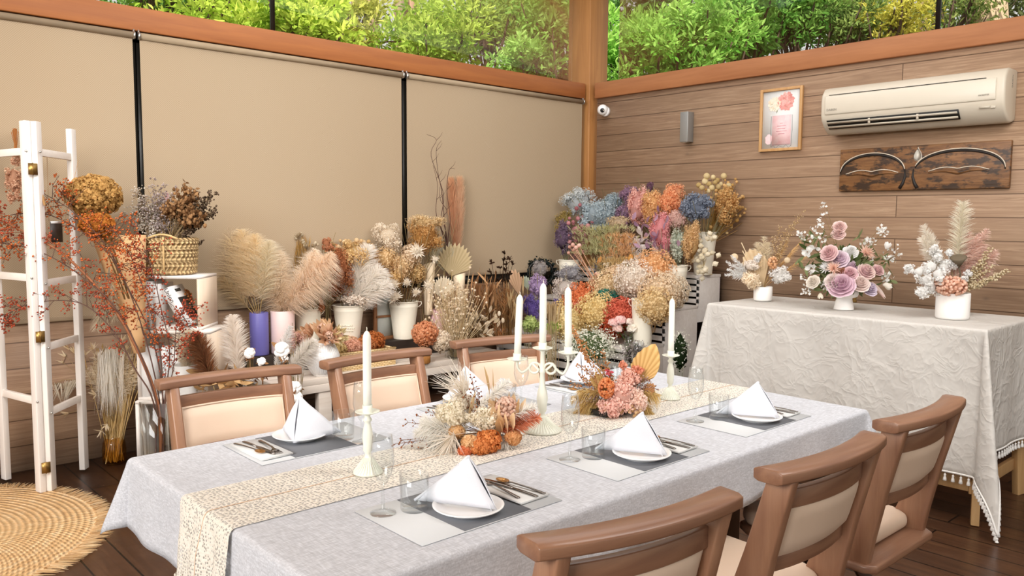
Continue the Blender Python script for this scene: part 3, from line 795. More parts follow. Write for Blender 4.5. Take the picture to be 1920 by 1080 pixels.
ad = np.array([.80, .60, 0]); 
for s, pz, lab, tilt in ((-1, pL, 'leaning ivory taper candle in the left cup of the candelabra', (.028, .022)), (1, pR, 'ivory taper candle in the right cup of the candelabra', (-.012, -.01))):
    arm = .084
    e = np.array([ad[0] * s * arm, ad[1] * s * arm, pz[2] + (-.004 if s < 0 else .002)])
    P = []
    for q in np.linspace(0, 1, 26):
        # scroll: curl at the stem, dip, then rise to the cup
        if q < .45:
            a = PI * 2.1 * (q / .45); rr_ = .018 * (1 - .45 * q / .45) + .004; cx = .026; u = cx - rr_ * math.cos(a - .4); z = .205 + rr_ * math.sin(a - .4)
        else:
            w = (q - .45) / .55; u0 = .030; u = u0 + (arm - u0) * min(1, w * 1.25); z = .226 + (.190 - .226) * math.sin(min(1, w * 1.3) * PI * .62) + (e[2] - .198) * max(0, (w - .55) / .45) ** 1.4
        P.append((ad[0] * s * u, ad[1] * s * u, z))
    P.append(tuple(e))
    MB().tube(P, .0042, 8).build('scroll_arm', M_ivory, t, True, local=True)
    dish(e).build('drip_dish', M_ivory, t, True, local=True)
    candle(b + e + (0, 0, .003), .212, lab, tilt)

# ================================================================== RIGHT WALL
yb = YB + .03
def gy(px, py, y=yb): return on(px, py, 'y', y)
# air conditioner
M_ac = plain('cream_plastic', 'd3c9b8', .4, .03, 6); M_acd = plain('cream_plastic_shade', 'c9c0b0', .45, .04, 6)
x0, x1 = -2.70, -1.59; z1, z0 = 2.288, 1.975; D = .215
t = thing('air_conditioner', 'cream wall mounted split air conditioner on the plank wall', 'air conditioner', ((x0 + x1) / 2, yb, z0))
prof = [(0, z0 + .015), (-.07, z0), (-.115, z0 + .006), (-.17, z0 + .05), (-.20, z0 + .085), (-.212, z0 + .12), (-D, z1 - .10), (-D + .006, z1 - .055), (-D + .04, z1 - .012), (-D + .09, z1), (0, z1)]
def extr(mb, pr, xa, xb, y0=yb, inset=0):
    n = len(pr); V = [(xa, y0 + y, z) for y, z in pr] + [(xb, y0 + y, z) for y, z in pr]
    mb.add(V, [np.array([list(range(n))]), np.array([list(range(n, 2 * n))[::-1]]), np.array([[(i + 1) % n, i, n + i, n + (i + 1) % n] for i in range(n)])]); return mb
extr(MB(), prof, x0, x1).build('casing', M_ac, t, bevel=.016, seg=3)
fp = [(-D - .004, z0 + .125), (-D - .009, z0 + .14), (-D - .012, z1 - .085), (-D - .004, z1 - .062), (-D + .01, z1 - .062), (-D + .01, z0 + .125)]
extr(MB(), fp, x0 + .035, x1 - .045).build('front_panel', plain('panel_plastic', 'd8cfbf', .35, .02), t, bevel=.004)
MB().box(((x0 + x1) / 2 - .02, yb - D - .004, z1 - .060), (x1 - x0 - .16, .008, .003)).build('panel_seam', M_black, t)
slot = [(-.165, z0 + .035), (-.208, z0 + .088), (-.213, z0 + .088), (-.171, z0 + .032)]
sl = extr(MB(), slot, x0 + .045, x1 - .245).build('air_outlet', M_black, t)
for (yy, zz) in ((-.206, z0 + .066), (-.186, z0 + .040)):
    m = extr(MB(), [(yy, zz), (yy - .012, zz + .010), (yy - .015, zz + .008), (yy - .003, zz - .003)], x0 + .05, x1 - .25)
    m.build('louvre', M_ac, sl)
for x in (x0 + .33, x0 + .63): MB().box((x, yb - .205, z0 + .065), (.012, .014, .034)).build('louvre_clip', M_ac, sl)
MB().box((x1 - .105, yb - .206, z0 + .088), (.055, .004, .012), tone=.5).build('display', M_acd, t)
MB().box((x1 - .060, yb - .204, z0 + .086), (.026, .004, .014)).build('sensor', M_acd, t, bevel=.002)
M_ink = plain('grey_ink', '8d877c', .6)
rx = Matrix.Rotation(PI / 2, 4, 'X')
L0 = Vector(t['_o'])
text_mesh('DAIKIN', .021, 'brand_lettering', M_ink, t, Matrix.Translation(Vector((x0 + .085, yb - D - .0135, z0 + .155)) - L0) @ rx)
text_mesh('INVERTER', .013, 'type_lettering', M_ink, t, Matrix.Translation(Vector((x1 - .105, yb - D - .0135, z0 + .155)) - L0) @ rx)
text_mesh('DAIKIN', .022, 'side_lettering', M_ink, t, Matrix.Translation(Vector((x1 + .0008, yb - .09, z1 - .075)) - L0) @ Matrix.Rotation(PI / 2, 4, 'Z') @ rx @ Matrix.Rotation(PI / 2, 4, 'Z'))
# framed print
a, b_ = gy(1425, 285), gy(1508, 160)
x0, x1, z0, z1 = a[0], b_[0], a[2] - .002, b_[2]; xc, zc = (x0 + x1) / 2, (z0 + z1) / 2
t = thing('framed_print', 'oak framed print of a pink scent bottle topped with roses', 'picture', (xc, yb, z0))
M_oak = wood('pale_oak', 'b98a58', 'd3a873', 'z', .5)
w = .02
for (cx, cz, sx, sz) in ((x0 + w / 2, zc, w, z1 - z0), (x1 - w / 2, zc, w, z1 - z0), (xc, z0 + w / 2, x1 - x0 - 2 * w, w), (xc, z1 - w / 2, x1 - x0 - 2 * w, w)):
    MB().box((cx, yb - .012, cz), (sx, .024, sz)).build('frame_bar', M_oak, t, bevel=.002)
art = MB().box((xc, yb - .006, zc), (x1 - x0 - 2 * w, .006, z1 - z0 - 2 * w)).build('print_sheet', M_paper, t)
def wash(name, pc, pd):
    tt = NT(name); n = tt.noise(tt.coord(), 22, 4, .6); tt.bsdf(tt.ramp(n, [(.3, lin(pc)), (.7, lin(pd))]), .8); return tt.m
yy = yb - .0098
def blob(px, py, rx_, rz_, n=20, jit=.12, dy=0):
    c = gy(px, py, yy); V = [(c[0], yy - dy, c[2])]
    for q in range(n):
        a = q * 2 * PI / n; k = 1 + rng.normal() * jit; V.append((c[0] + rx_ * k * math.cos(a), yy - dy, c[2] + rz_ * k * math.sin(a)))
    return MB().add(V, np.array([[0, 1 + q, 1 + (q + 1) % n] for q in range(n)]))
bc = gy(1465, 244, yy)
m = MB().box((bc[0], yy, bc[2]), (.150, .0004, .215)); m.add(blob(1441, 262, .03, .035).v[0], np.array([[0, 1 + q, 1 + (q + 1) % 20] for q in range(20)])); m.build('pink_wash', wash('pink_watercolour', 'f0bcc0', 'f6d9da'), art)
m = MB()
for dx in (-.083, .083):
    m.tube([(bc[0] + dx, yy - .0006, bc[2] + .105), (bc[0] + dx * 1.03, yy - .0006, bc[2]), (bc[0] + dx * .96, yy - .0006, bc[2] - .118)], .0011, 4)
m.tube([(bc[0] + dx, yy - .0006, bc[2] - .118 + .012 * math.sin(q * 2.4)) for q, dx in enumerate(np.linspace(-.08, .08, 9))], .0011, 4)
m.tube([(bc[0] + dx, yy - .0006, bc[2] - .104) for dx in np.linspace(-.07, .07, 5)], .0009, 4)
m.build('bottle_outline', plain('soft_ink', '7d6d70', .8), art)
m = MB()
for k_, wd in enumerate((.02, .07, .06, .085, .05)): m.box((bc[0], yy - .0006, bc[2] + .05 - k_ * .019), (wd, .0004, .0035))
m.build('faint_label_lines', plain('faint_pink_ink', 'd58f98', .8), art)
for (px, py, r_, c1, c2, nm) in ((1474, 190, .060, 'c9716a', 'f0b0a8', 'pink_rose_drawing'), (1452, 196, .047, 'd8c3a5', 'f3e6d4', 'cream_rose_drawing')):
    c = gy(px, py, yy); m = MB(); n = 46
    for q in range(n):
        a = q * 2.4; r0 = r_ * math.sqrt(q / n); m.petals([(c[0] + r0 * math.cos(a), yy - .0008 - .00002 * q, c[2] + r0 * math.sin(a))], [(0.02 * rng.normal(), -1, .02 * rng.normal())], r_ * .5, cup=0.0)
    m.build(nm, pet(c1, c2, 0.0), art)
m = MB()
for q in range(12):
    a = rng.random() * 2 * PI; c = gy(1463, 193, yy); m.fibres([(c[0] + .06 * math.cos(a), yy - .0005, c[2] + .055 * math.sin(a))], [(math.cos(a), 0, math.sin(a))], .022, .008)
m.build('leaf_drawing', pet('56604a', '8a8f6b', 0), art)
# wall lamp
a, b_ = gy(1281, 268), gy(1304, 210)
xc = (a[0] + b_[0]) / 2 + .004; t = thing('wall_lamp', 'slim grey box wall lamp left of the framed print', 'lamp', (xc, yb, a[2]))
MB().box((xc, yb - .04, (a[2] + b_[2]) / 2), (.075, .08, b_[2] - a[2])).build('housing', plain('silver_grey_metal', '9a9a98', .4, .05, Metallic=.5), t, bevel=.003)
MB().box((xc, yb - .045, a[2] + .002), (.05, .05, .008)).build('lens', plain('lamp_lens', 'd8d4c8', .3), t)
MB().box((xc, yb - .005, (a[2] + b_[2]) / 2), (.06, .012, .16)).build('back_plate', M_acd, t)
# security camera
c = gy(1130, 206, yb - .05)
t = thing('security_camera', 'small white dome security camera beside the corner post', 'camera', (c[0], yb, c[2]))
m = MB().balls([c], .047, True); m.build('dome', M_white, t, True)
P = MB(); P.tube([(c[0], yb, c[2] - .01), (c[0], yb - .03, c[2] - .01)], [.045, .043], 24); P.build('mount', M_white, t, True)
dv = unit(CAM - c + np.array([-.6, 0, -.6])); 
m = MB().tube([c + dv * .040, c + dv * .0475], .019, 20); ey = m.build('eye_plate', plain('dark_lens', '26262a', .15), t, True)
sd = unit(np.cross(dv, (0, 0, 1)))
for s in (-1, 1): MB().balls([c + dv * .0465 + sd * s * .012], .0065, True).build('lens', M_acd if s < 0 else M_black, ey, True)
# carved panel with two closed eyes
bl, br_ = gy(1576, 360, yb), gy(1895, 352, yb); tl, tr_ = gy(1578, 282, yb), gy(1896, 262, yb)
x0, x1 = bl[0], br_[0]; z0 = (bl[2] + br_[2]) / 2; z1 = (tl[2] + tr_[2]) / 2; xc = (x0 + x1) / 2
def carved():
    t = NT('carved_dark_wood'); v = t.coord(scale=(3, 1, 26)); g = t.noise(v, 2.4, 5, .6, .4)
    pn = t.noise(t.coord(scale=(1, 1, 2.2)), 7.5, 4, .65)
    c = t.ramp(g, [(.25, lin('5a3a20')), (.55, lin('7f5733')), (.8, lin('9a7048'))])
    k = t.ramp(pn, [(.50, (0, 0, 0, 1)), (.58, (1, 1, 1, 1))])
    c = t.mix(t.math('MULTIPLY', k, .85), c, lin('2a211c')); t.bsdf(c, .5, t.bump(g, .4, .004)); return t.m
M_carve = carved()
t = thing('carved_panel', 'long dark carved wooden panel with two closed eyes below the air conditioner', 'wall carving', (xc, yb, z0))
MB().box((xc, yb - .014, (z0 + z1) / 2), (x1 - x0, .028, z1 - z0)).build('board', M_carve, t, bevel=.005)
M_pale = plain('pale_scratched_edge', 'd8cbb8', .7); M_groove = plain('dark_groove', '211a17', .6)  # pale colour for the lines, near-black for the grooves
H = z1 - z0
for s, cxx in ((-1, x0 + .222), (1, (x0 + .49 + x1 - .02) / 2)):
    wv_ = .215 if s < 0 else .262
    a0 = np.linspace(PI * .97, .10, 26) if s < 0 else np.linspace(PI * .93, .03, 26)
    brow = [(cxx + wv_ * math.cos(q), yb - .030, z0 + H * .42 + H * .46 * math.sin(q) ** .9) for q in a0]
    MB().tube(brow, .0035, 6).build('brow_line', M_pale, t, True)
    groove_path = [(p[0], p[1] + .0005, p[2] - .012) for p in brow]; MB().tube(groove_path, [.003 + .006 * math.sin(PI * i / 25) for i in range(26)], 6).build('brow_groove', M_groove, t, True)
    jn = x0 + .437 if s < 0 else x0 + .492
    MB().tube([(jn, yb - .028, z0 + H * .47), (jn - s * .004, yb - .028, z0 + H * .3), (jn + s * .010, yb - .028, z0 + H * .15), (jn + s * .028, yb - .028, z0 + .012)], [.004, .008, .011, .012], 6).build('nose_groove', M_groove, t, True)
    lid = [(cxx + q * .175, yb - .0305, z0 + H * .46 - .004 + .013 * math.sin(min(1, abs(q) * 1.05) * PI) - .010 * abs(q) ** 2) for q in np.linspace(-1, 1, 26)]
    MB().tube(lid, .003, 6).build('eyelid_line', M_pale, t, True)
    lo = [(p[0], yb - .029, p[2] - .010 - .016 * (1 - abs(q) ** 2)) for p, q in zip(lid, np.linspace(-1, 1, 26))]
    MB().tube(lo, [.003 + .010 * (1 - abs(q)) for q in np.linspace(-1, 1, 26)], 6).build('eyelid', M_carve, t, True)
c = gy(1721, 289, yb - .03)
P = [(0, .034), (.006, .022), (.014, .008), (.019, -.006), (.019, -.018), (.013, -.029), (0, -.034)]
P = P + [(-x, z) for x, z in P[-2:0:-1]]
V = [(c[0] + x * 1.15, yb - .034, c[2] + z * 1.15) for x, z in P] + [(c[0] + x * 1.4, yb - .027, c[2] + z * 1.4) for x, z in P]; n = len(P)
MB().add(V, [np.array([list(range(n))]), np.array([[i, (i + 1) % n, n + (i + 1) % n, n + i] for i in range(n)])]).build('teardrop_inlay', plain('pearl_white', 'e8e2d6', .35), t)
# ================================================================== FLOWER BUILDERS (world coordinates)
def Wd(px, py, d): return CAM + d * ray(px, py)
def frame(axis):
    a = unit(axis); r = unit(np.cross(a, (0.3, 0.5, 0.2) if abs(a[2]) > .9 else (0, 0, 1))); return a, r, np.cross(a, r)
def lumps(c, rad, k, shell=.55):
    d = rdir(k); q = (shell + (1 - shell) * rng.random(k))[:, None]
    return np.asarray(c) + d * q * np.asarray(rad)
def fluff(mb, c, rad, n=1400, size=.012, k=16, lr=.34, core=True, cup=.3):
    n = int(n * 1.9); size *= .74; k = int(k * 1.2)
    rad = np.asarray(rad, float); L = lumps(c, rad * .72, k); lrad = rad * lr
    i = rng.integers(0, k, n); d = rdir(n); rr = (rng.random(n) ** .4)[:, None]
    C = L[i] + d * lrad * rr
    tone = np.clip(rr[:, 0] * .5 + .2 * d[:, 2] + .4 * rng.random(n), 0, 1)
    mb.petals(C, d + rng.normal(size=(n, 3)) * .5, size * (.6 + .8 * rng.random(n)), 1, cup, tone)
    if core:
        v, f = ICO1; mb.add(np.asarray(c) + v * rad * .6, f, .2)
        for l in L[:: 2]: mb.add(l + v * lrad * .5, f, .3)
def hyd(mb, c, r, n=520, size=.02, squash=.9, up=(0, 0, 1)):
    n = int(n * 2.5); size *= .56
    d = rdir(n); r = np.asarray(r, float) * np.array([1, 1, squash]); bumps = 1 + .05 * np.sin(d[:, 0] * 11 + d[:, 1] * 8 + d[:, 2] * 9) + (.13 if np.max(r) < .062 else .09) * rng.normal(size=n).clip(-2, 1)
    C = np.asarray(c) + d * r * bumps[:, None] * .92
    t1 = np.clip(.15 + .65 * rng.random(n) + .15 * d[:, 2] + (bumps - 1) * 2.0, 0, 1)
    T1 = unit(np.cross(d, rdir(n))); B1 = np.cross(d, T1)
    for a in range(4):
        o = T1 * math.cos(a * PI / 2) + B1 * math.sin(a * PI / 2)
        mb.petals(C + o * size * .36, d + o * .45 + rng.normal(size=(n, 3)) * .4, size * (.6 + .3 * rng.random(n)), 1.1, .2, t1)
    v, f = ICO1; mb.add(np.asarray(c) + v * r * .80, f, .25)
def fine(mb, c, rad, n=900, size=.008, base=None, ns=50, stem=None):
    rad = np.asarray(rad, float); k = max(10, n // 40); L = lumps(c, rad * .8, k, .35)
    i = rng.integers(0, k, n); C = L[i] + rng.normal(size=(n, 3)) * rad * .16
    mb.petals(C, rdir(n), size * (.6 + .8 * rng.random(n)), 1, .3, .2 + .8 * rng.random(n))
    if stem is not None and base is not None:
        b = np.asarray(base) + rng.normal(size=(k, 3)) * [.012, .012, .005]
        v = L - b; stem.fibres(b, v, np.linalg.norm(v, axis=1), .0022, 0, seg=2)
        j = rng.integers(0, k, n // 3); v = C[: n // 3] - L[i[: n // 3]]
        stem.fibres(L[i[: n // 3]], v, np.linalg.norm(v, axis=1), .0013, 0, seg=2)
def plume(mb, base, tip, width, n=420, start=.28, sag=(0, 0, 0), fl=1.0, stem=True, w=.0022, droop=.35, taper=.75, spread=.6, st_r=.0022):
    P = grow(base, tip, sag, 10); ln = np.linalg.norm(np.diff(P, axis=0), axis=1).sum()
    t = start + (1 - start) * rng.random(n) ** .9
    x = t * 9; i = np.minimum(x.astype(int), 8); A = P[i] + (P[i + 1] - P[i]) * (x - i)[:, None]; ax = unit(P[i + 1] - P[i])
    q = (t - start) / (1 - start); pr = np.sin(np.clip(q * .86 + .12, 0, 1) * PI) ** taper
    rd = unit(np.cross(ax, rdir(n))); D = ax * (1 - spread * .55) + rd * spread
    mb.fibres(A, D, width * .62 * pr * (.6 + .6 * rng.random(n)) * fl + .012, w, droop, np.clip(.25 + .5 * rng.random(n) + .3 * q, 0, 1))
    if stem: mb.tube(P, np.linspace(st_r, st_r * .5, 10), 5, .1)
def feathery(mb, base, tip, width, n=60, w=.01, sag=(0, 0, 0)):          # soft white bleached leaf with side lobes
    P = grow(base, tip, sag, 10)
    for q in np.linspace(.18, 1, n):
        x = q * 9; i = min(int(x), 8); A = P[i] + (P[i + 1] - P[i]) * (x - i); ax = unit(P[i + 1] - P[i])
        rd = unit(np.cross(ax, rdir(5)))
        mb.fibres(np.repeat(A[None], 5, 0), ax * .75 + rd * .75, width * .5 * math.sin(min(1, q * .8 + .2) * PI * .93 + .12) * (.6 + .5 * rng.random(5)) + .008, w, .1)
    mb.tube(P, .0018, 5, .3)
def spray(mb, stemb, base, tip, n=8, sub=5, bud=.006, L=.06, spread=.7, sag=(0, 0, 0), r=.0016, start=.35, nb=1):
    P = grow(base, tip, sag, 10); stemb.tube(P, np.linspace(r, r * .5, 10), 5, .3)
    C = []
    for q in np.linspace(start, 1, n):
        x = q * 9; i = min(int(x), 8); A = P[i] + (P[i + 1] - P[i]) * (x - i); ax = unit(P[i + 1] - P[i])
        for s_ in range(sub):
            d = unit(ax * .8 + unit(np.cross(ax, rdir(1)[0])) * spread + rng.normal(size=3) * .1); l = L * (.4 + .6 * rng.random()) * (1.15 - .5 * q)
            e = A + d * l; stemb.tube([A, A + d * l * .5 + rng.normal(size=3) * l * .06, e], [r * .5, r * .4, r * .3], 3, .3, False)
            for z in range(nb): C.append(e - d * l * .25 * z * rng.random() + rng.normal(size=3) * bud * (.4 + .5 * (nb > 1)))
    if C: mb.balls(np.array(C), bud * (.6 + .5 * rng.random(len(C))))
def stems(mb, base, heads, r=.0015, bow=.0, spread=.012):
    for h in heads:
        b = np.asarray(base) + rng.normal(size=3) * [spread, spread, .002]
        mb.tube(grow(b, h, rng.normal(size=3) * bow, 5), r, 4, rng.random(), False)
def fan(mb, base, axis, nrm, L, half, folds=15, cup=.12, split=.12, tone=None, fall=.40):
    a, n_ = unit(axis), unit(nrm); s = unit(np.cross(a, n_)); n_ = np.cross(s, a)
    m_ = 7; th = np.linspace(-half, half, folds * 2 + 1); P = np.zeros((m_, len(th), 3)); tn = np.zeros((m_, len(th)))
    for i, r_ in enumerate(np.linspace(.04, 1, m_)):
        for j, q in enumerate(th):
            z = (1 if j % 2 else -1) * .036 * L * r_ ; l = L * r_ * (1 - fall * (abs(q) / half) ** (1.5 if fall < .5 else 1.0) - (split if (j % 2 == 0 and i == m_ - 1) else 0))
            P[i, j] = base + (a * math.cos(q) + s * math.sin(q)) * l + n_ * (z + cup * L * (r_ * abs(q) / half) ** 2); tn[i, j] = .35 + .6 * (j % 2) * (.6 + .4 * r_)
    mb.grid(P, tn)
def leafb(mb, A, D, L, w, bend=.15, tone=None):
    A = np.asarray(A, float).reshape(-1, 3); n = len(A); D = unit(np.broadcast_to(D, (n, 3))); S = unit(np.cross(D, rdir(n))); N = np.cross(S, D)
    L = np.broadcast_to(np.asarray(L, float), (n,))[:, None]; w = np.broadcast_to(np.asarray(w, float), (n,))[:, None]
    rows = []
    for q, k in ((0, .08), (.3, .85), (.6, 1), (.85, .55), (1, .03)):
        p = A + D * L * q - N * L * bend * q * q
        rows += [p - S * w * k / 2 + N * w * .12 * k, p, p + S * w * k / 2 + N * w * .12 * k]
    V = np.stack(rows, 1); b = np.arange(n)[:, None] * 15; F = []
    for r_ in range(4):
        for c_ in range(2): F.append(b + np.array([[r_ * 3 + c_, r_ * 3 + c_ + 1, r_ * 3 + c_ + 4, r_ * 3 + c_ + 3]]))
    t = rng.random(n) if tone is None else np.broadcast_to(np.asarray(tone, float), (n,))
    mb.add(V.reshape(-1, 3), np.concatenate(F), np.repeat(t, 15))
def rose(mb, c, nrm, r, layers=6, open_=1.0):
    a, s, u = frame(nrm)
    for k in range(layers):
        q = k / (layers - 1); np_ = 3 + k; rad = r * (.12 + .88 * q); lean = .15 + 1.0 * q * open_
        for j in range(np_):
            th = j * 2 * PI / np_ + k * 1.1 + rng.normal() * .1; w = 2 * PI / np_ * .85
            P = np.zeros((5, 6, 3)); tn = np.zeros((5, 6))
            for i, h in enumerate(np.linspace(0, 1, 5)):
                for m_, x in enumerate(np.linspace(-1, 1, 6)):
                    an = th + x * w * (1 - .35 * h * h) ; rr_ = rad * (.35 + .65 * math.sin(h * PI / 2 * min(1, .6 + lean * .4))) * (1 + .10 * h * (1 - x * x))
                    zz = r * (.75 * h * (1.15 - .75 * q * open_) + .12 * (1 - q)) - r * .25 * q - (r * .10 * q * h if abs(x) < .9 else r * .16 * q * h)
                    P[i, m_] = np.asarray(c) + (s * math.cos(an) + u * math.sin(an)) * rr_ + a * zz; tn[i, m_] = np.clip(h ** 1.3 * (.75 + .25 * q) + .08 * rng.random(), 0, 1)
            mb.grid(P, tn)
    v, f = ICO1; mb.add(np.asarray(c) + v * r * .45 - a * r * .1, f, .15)
def mum(mb, c, nrm, r, n=70):
    a, s, u = frame(nrm)
    for q in range(n):
        k = q / n; th = q * 2.4; el = k * 1.35; d = unit((s * math.cos(th) + u * math.sin(th)) * math.sin(el) + a * math.cos(el))
        mb.fibres([np.asarray(c) - a * r * .2 + d * r * .15], [d], r * (.65 + .4 * k), r * .28, .0, .35 + .6 * rng.random())
def tulip(mb, c, nrm, r):
    a, s, u = frame(nrm)
    for j in range(6):
        th = j * PI / 3; P = np.zeros((6, 5, 3)); tn = np.zeros((6, 5))
        for i, h in enumerate(np.linspace(0, 1, 6)):
            for m_, x in enumerate(np.linspace(-1, 1, 5)):
                an = th + x * .62 * math.sin(h * PI * .8 + .35); rr_ = r * (.15 + .85 * math.sin(h * PI * .62 + .1)) * (.92 if j % 2 else 1)
                P[i, m_] = np.asarray(c) + (s * math.cos(an) + u * math.sin(an)) * rr_ + a * r * 2.0 * h; tn[i, m_] = .3 + .6 * h + .1 * rng.random()
        mb.grid(P, tn)

# vases -----------------------------------------------------------------
M_enamel = plain('cream_enamel', 'efe9d8', .45, .06, 14); M_cream2 = plain('cream_tin', 'e6e0ca', .5, .06, 14)
def bucket(base, h, rt, rb, label, mat=None, ears=True, ang=0.8, marks=True):
    mat = mat or M_enamel
    t = thing('flower_bucket', label, 'bucket', base, 0, 'cream flower buckets')
    MB().lathe([(0, .002), (rb, 0), (rb * 1.02, .006), (rb + (rt - rb) * .5, h * .5), (rt * .975, h * .86), (rt * .985, h * .875), (rt * .978, h * .885), (rt * .99, h * .95), (rt, h - .004), (rt * 1.04, h - .002), (rt * 1.03, h + .003), (rt * .97, h), (rb * .95, .02), (0, .02)], k=36).build('body', mat, t, True, local=True)
    if ears:
        s = RM[0] * [1, 1, 0]; s = unit(s)
        for sg in (-1, 1):
            P = [s * sg * (rt * q) + np.array([0, 0, z]) for q, z in ((.97, h * .98), (1.22, h * .99), (1.25, h * .94), (1.12, h * .88), (.97, h * .85))]
            MB().tube(P, .0024, 6).build('handle', mat, t, True, local=True)
    if marks:
        m = MB(); f_ = -RM[2] * [1, 1, 0]; f_ = unit(f_); r0 = unit(RM[0] * [1, 1, 0])
        for row, (zz, wd) in enumerate(((.52, .6), (.45, .85), (.38, .7))):
            rr_ = rb + (rt - rb) * zz
            for q in np.linspace(-wd, wd, 9):
                p = f_ * math.cos(q * .75) * rr_ * .995 + r0 * math.sin(q * .75) * rr_ * .995
                m.box((p[0], p[1], h * zz), (.006, .006, h * .035), math.atan2(p[1], p[0]))
        m.build('worn_embossing', M_cream2, t, local=True)
    return t
def cyl_vase(name, base, h, r, mat, label, cat='vase', group=None, prof=None, k=36):
    return solo(MB().lathe(prof or [(0, .002), (r * .96, 0), (r, .005), (r, h - .003), (r * .97, h), (r * .92, h - .004), (r * .92, .012), (0, .012)], k=k), name, mat, label, cat, group, base, smooth=True)

# ================================================================== LEFT: SCREEN, SHELVES, BERRIES
M_wpaint = wood('white_washed_wood', 'e6dfd8', 'f3eeea', 'z', .55); M_wpaint2 = wood('white_washed_board', 'e9dfd6', 'f4eee8', 'x', .6)
M_brass = plain('aged_brass', '9a7a45', .35, .15, 20, Metallic=.8)
A_, B_, C_, D_ = [np.array(q) for q in ((-4.864, .838), (-4.523, .926), (-4.520, .972), (-4.783, 1.192))]
t = thing('folding_screen', 'white open frame folding screen standing on the rug edge', 'room divider', (-4.55, .95, 0.012))
HS = 1.852
def post(p, ang):
    MB().box((p[0], p[1], HS / 2 + .006), (.050, .030, HS - .012), ang).build('post', M_wpaint, t, bevel=.003)
for (p, q, zs) in ((A_, B_, (.475, 1.09, 1.705)), (C_, D_, (.41, .74, 1.06, 1.705))):
    an = math.atan2(q[1] - p[1], q[0] - p[0]); post(p, an); post(q, an)
    for z in zs: MB().bar((*p, z), (*q, z), .020, .036, tone=.5).build('rung', M_wpaint2, t, bevel=.002)
mid = (B_ + C_) / 2 + np.array([.022, -.004])
for z in (.14, .80, 1.62):
    h_ = MB().box((mid[0] + .014, mid[1], z), (.003, .040, .055), .0).build('hinge', M_brass, t)
    MB().tube([(mid[0] + .016, mid[1], z - .03), (mid[0] + .016, mid[1], z + .03)], .003, 8).build('hinge_pin', M_brass, h_)
for z in (.475, 1.09, 1.705): MB().balls([(B_[0] + .026, B_[1] - .004, z)], .006, True).build('screw', M_steel, t)
for z in (.41, .74, 1.06, 1.705): MB().balls([(C_[0] + .024, C_[1] + .01, z)], .006, True).build('screw', M_steel, t)
# hung things on the screen
r_ = Wd(29, 285, 4.02)
t = thing('hanging_dried_bunch', 'small pinkish dried bunch hanging upside down on the left rung of the screen', 'dried flowers', Wd(27, 240, 4.0))
m = MB()
for q in range(26): m.tube(grow(Wd(29 + rng.normal() * 3, 240 + rng.random() * 8, 4.0), Wd(30 + rng.normal() * 2, 287, 4.0), n=3), .0016, 4, rng.random(), False)
m.build('stalks', pet('8b4c25', 'b9733f'), t)
m = MB(); fluff(m, Wd(29, 302, 4.0), (.022, .022, .04), 260, .009, 8, .45, False); fluff(m, Wd(25, 335, 4.0), (.045, .045, .085), 900, .010, 16, .36); fluff(m, Wd(24, 365, 4.0), (.035, .035, .05), 300, .010, 8, .4, False); m.build('blooms', pet('a5694a', 'e9bf9f'), t)
MB().tube([Wd(24, 286, 3.99), Wd(34, 284, 3.98), Wd(34, 290, 3.99), Wd(24, 289, 3.99)], .0025, 5).build('twine', plain('peach_twine', 'd9a98a', .9), t)
t = thing('photo_card', 'small dark photo card hanging inside the right half of the screen', 'card', Wd(105, 435, 4.1))
MB().box(Wd(106, 435, 4.1), (.003, .105, .105), .83).build('card', plain('dark_photo', '3a322e', .4, .5, 30), t)
MB().box(Wd(106, 417, 4.098), (.003, .105, .012), .83).build('card_border', M_paper, t)
MB().tube([Wd(88, 295, 4.1), Wd(92, 415, 4.1)], .001, 4).build('string', plain('twine', 'b08a5e', .9), t); MB().tube([Wd(147, 300, 4.1), Wd(120, 418, 4.1)], .001, 4).build('string', plain('twine_light', 'b08a5e', .9), t)
solo(MB().tube([Wd(60, 296, 4.0) - Wd(60, 296, 4.0), Wd(84, 385, 3.98) - Wd(60, 296, 4.0)], [.008, .006], 8), 'wooden_stick', M_oak, 'thin pale wooden stick hanging from the hinge of the screen', 'stick', loc=Wd(60, 296, 4.0))

# cube shelves ------------------------------------------------------------
RT = unit(RM[0] * [1, 1, 0]); FW = unit(RM[2] * [1, 1, 0]); cang = math.atan2(RT[1], RT[0])
M_ply = wood('pale_ply', 'e3cdb4', 'efdcc8', 'z', .6)
def cube(label, pl, pr, zb, zt, d, dep_=.26):
    a = Wd(pl, 600, d); b = Wd(pr, 600, d); w_ = np.linalg.norm((b - a)[:2]); c = (a + b) / 2 + FW * dep_ / 2; t_ = .016
    t = thing('cube_shelf', label, 'shelf', (c[0], c[1], zb), 0, 'white cube shelves')
    def B(u, v, z, su, sv, sz): return MB().box((c[0] + RT[0] * u + FW[0] * v, c[1] + RT[1] * u + FW[1] * v, z), (su, sv, sz), cang)
    for s in (-1, 1): B(s * (w_ - t_) / 2, 0, (zb + zt) / 2, t_, dep_, zt - zb - 2 * t_ - .001).build('side', M_ply if s > 0 else M_wpaint2, t)
    for z in (zb + t_ / 2, zt - t_ / 2): B(0, 0, z, w_, dep_, t_).build('board', M_wpaint2, t)
    return c, w_
zT = Wd(330, 517, 4.45)[2]; zM = Wd(330, 619, 4.45)[2]
cT, wT = cube('white cube shelf at the top of the stack, holding the leaning book', 268, 376, zM, zT, 4.45)
cM, wM = cube('white cube shelf in the middle of the stack with white books', 254, 392, .385, zM - .002, 4.42, .28)
cB, wB = cube('white cube shelf at the bottom of the stack, on the deck', 248, 372, .0, .383, 4.40, .28)
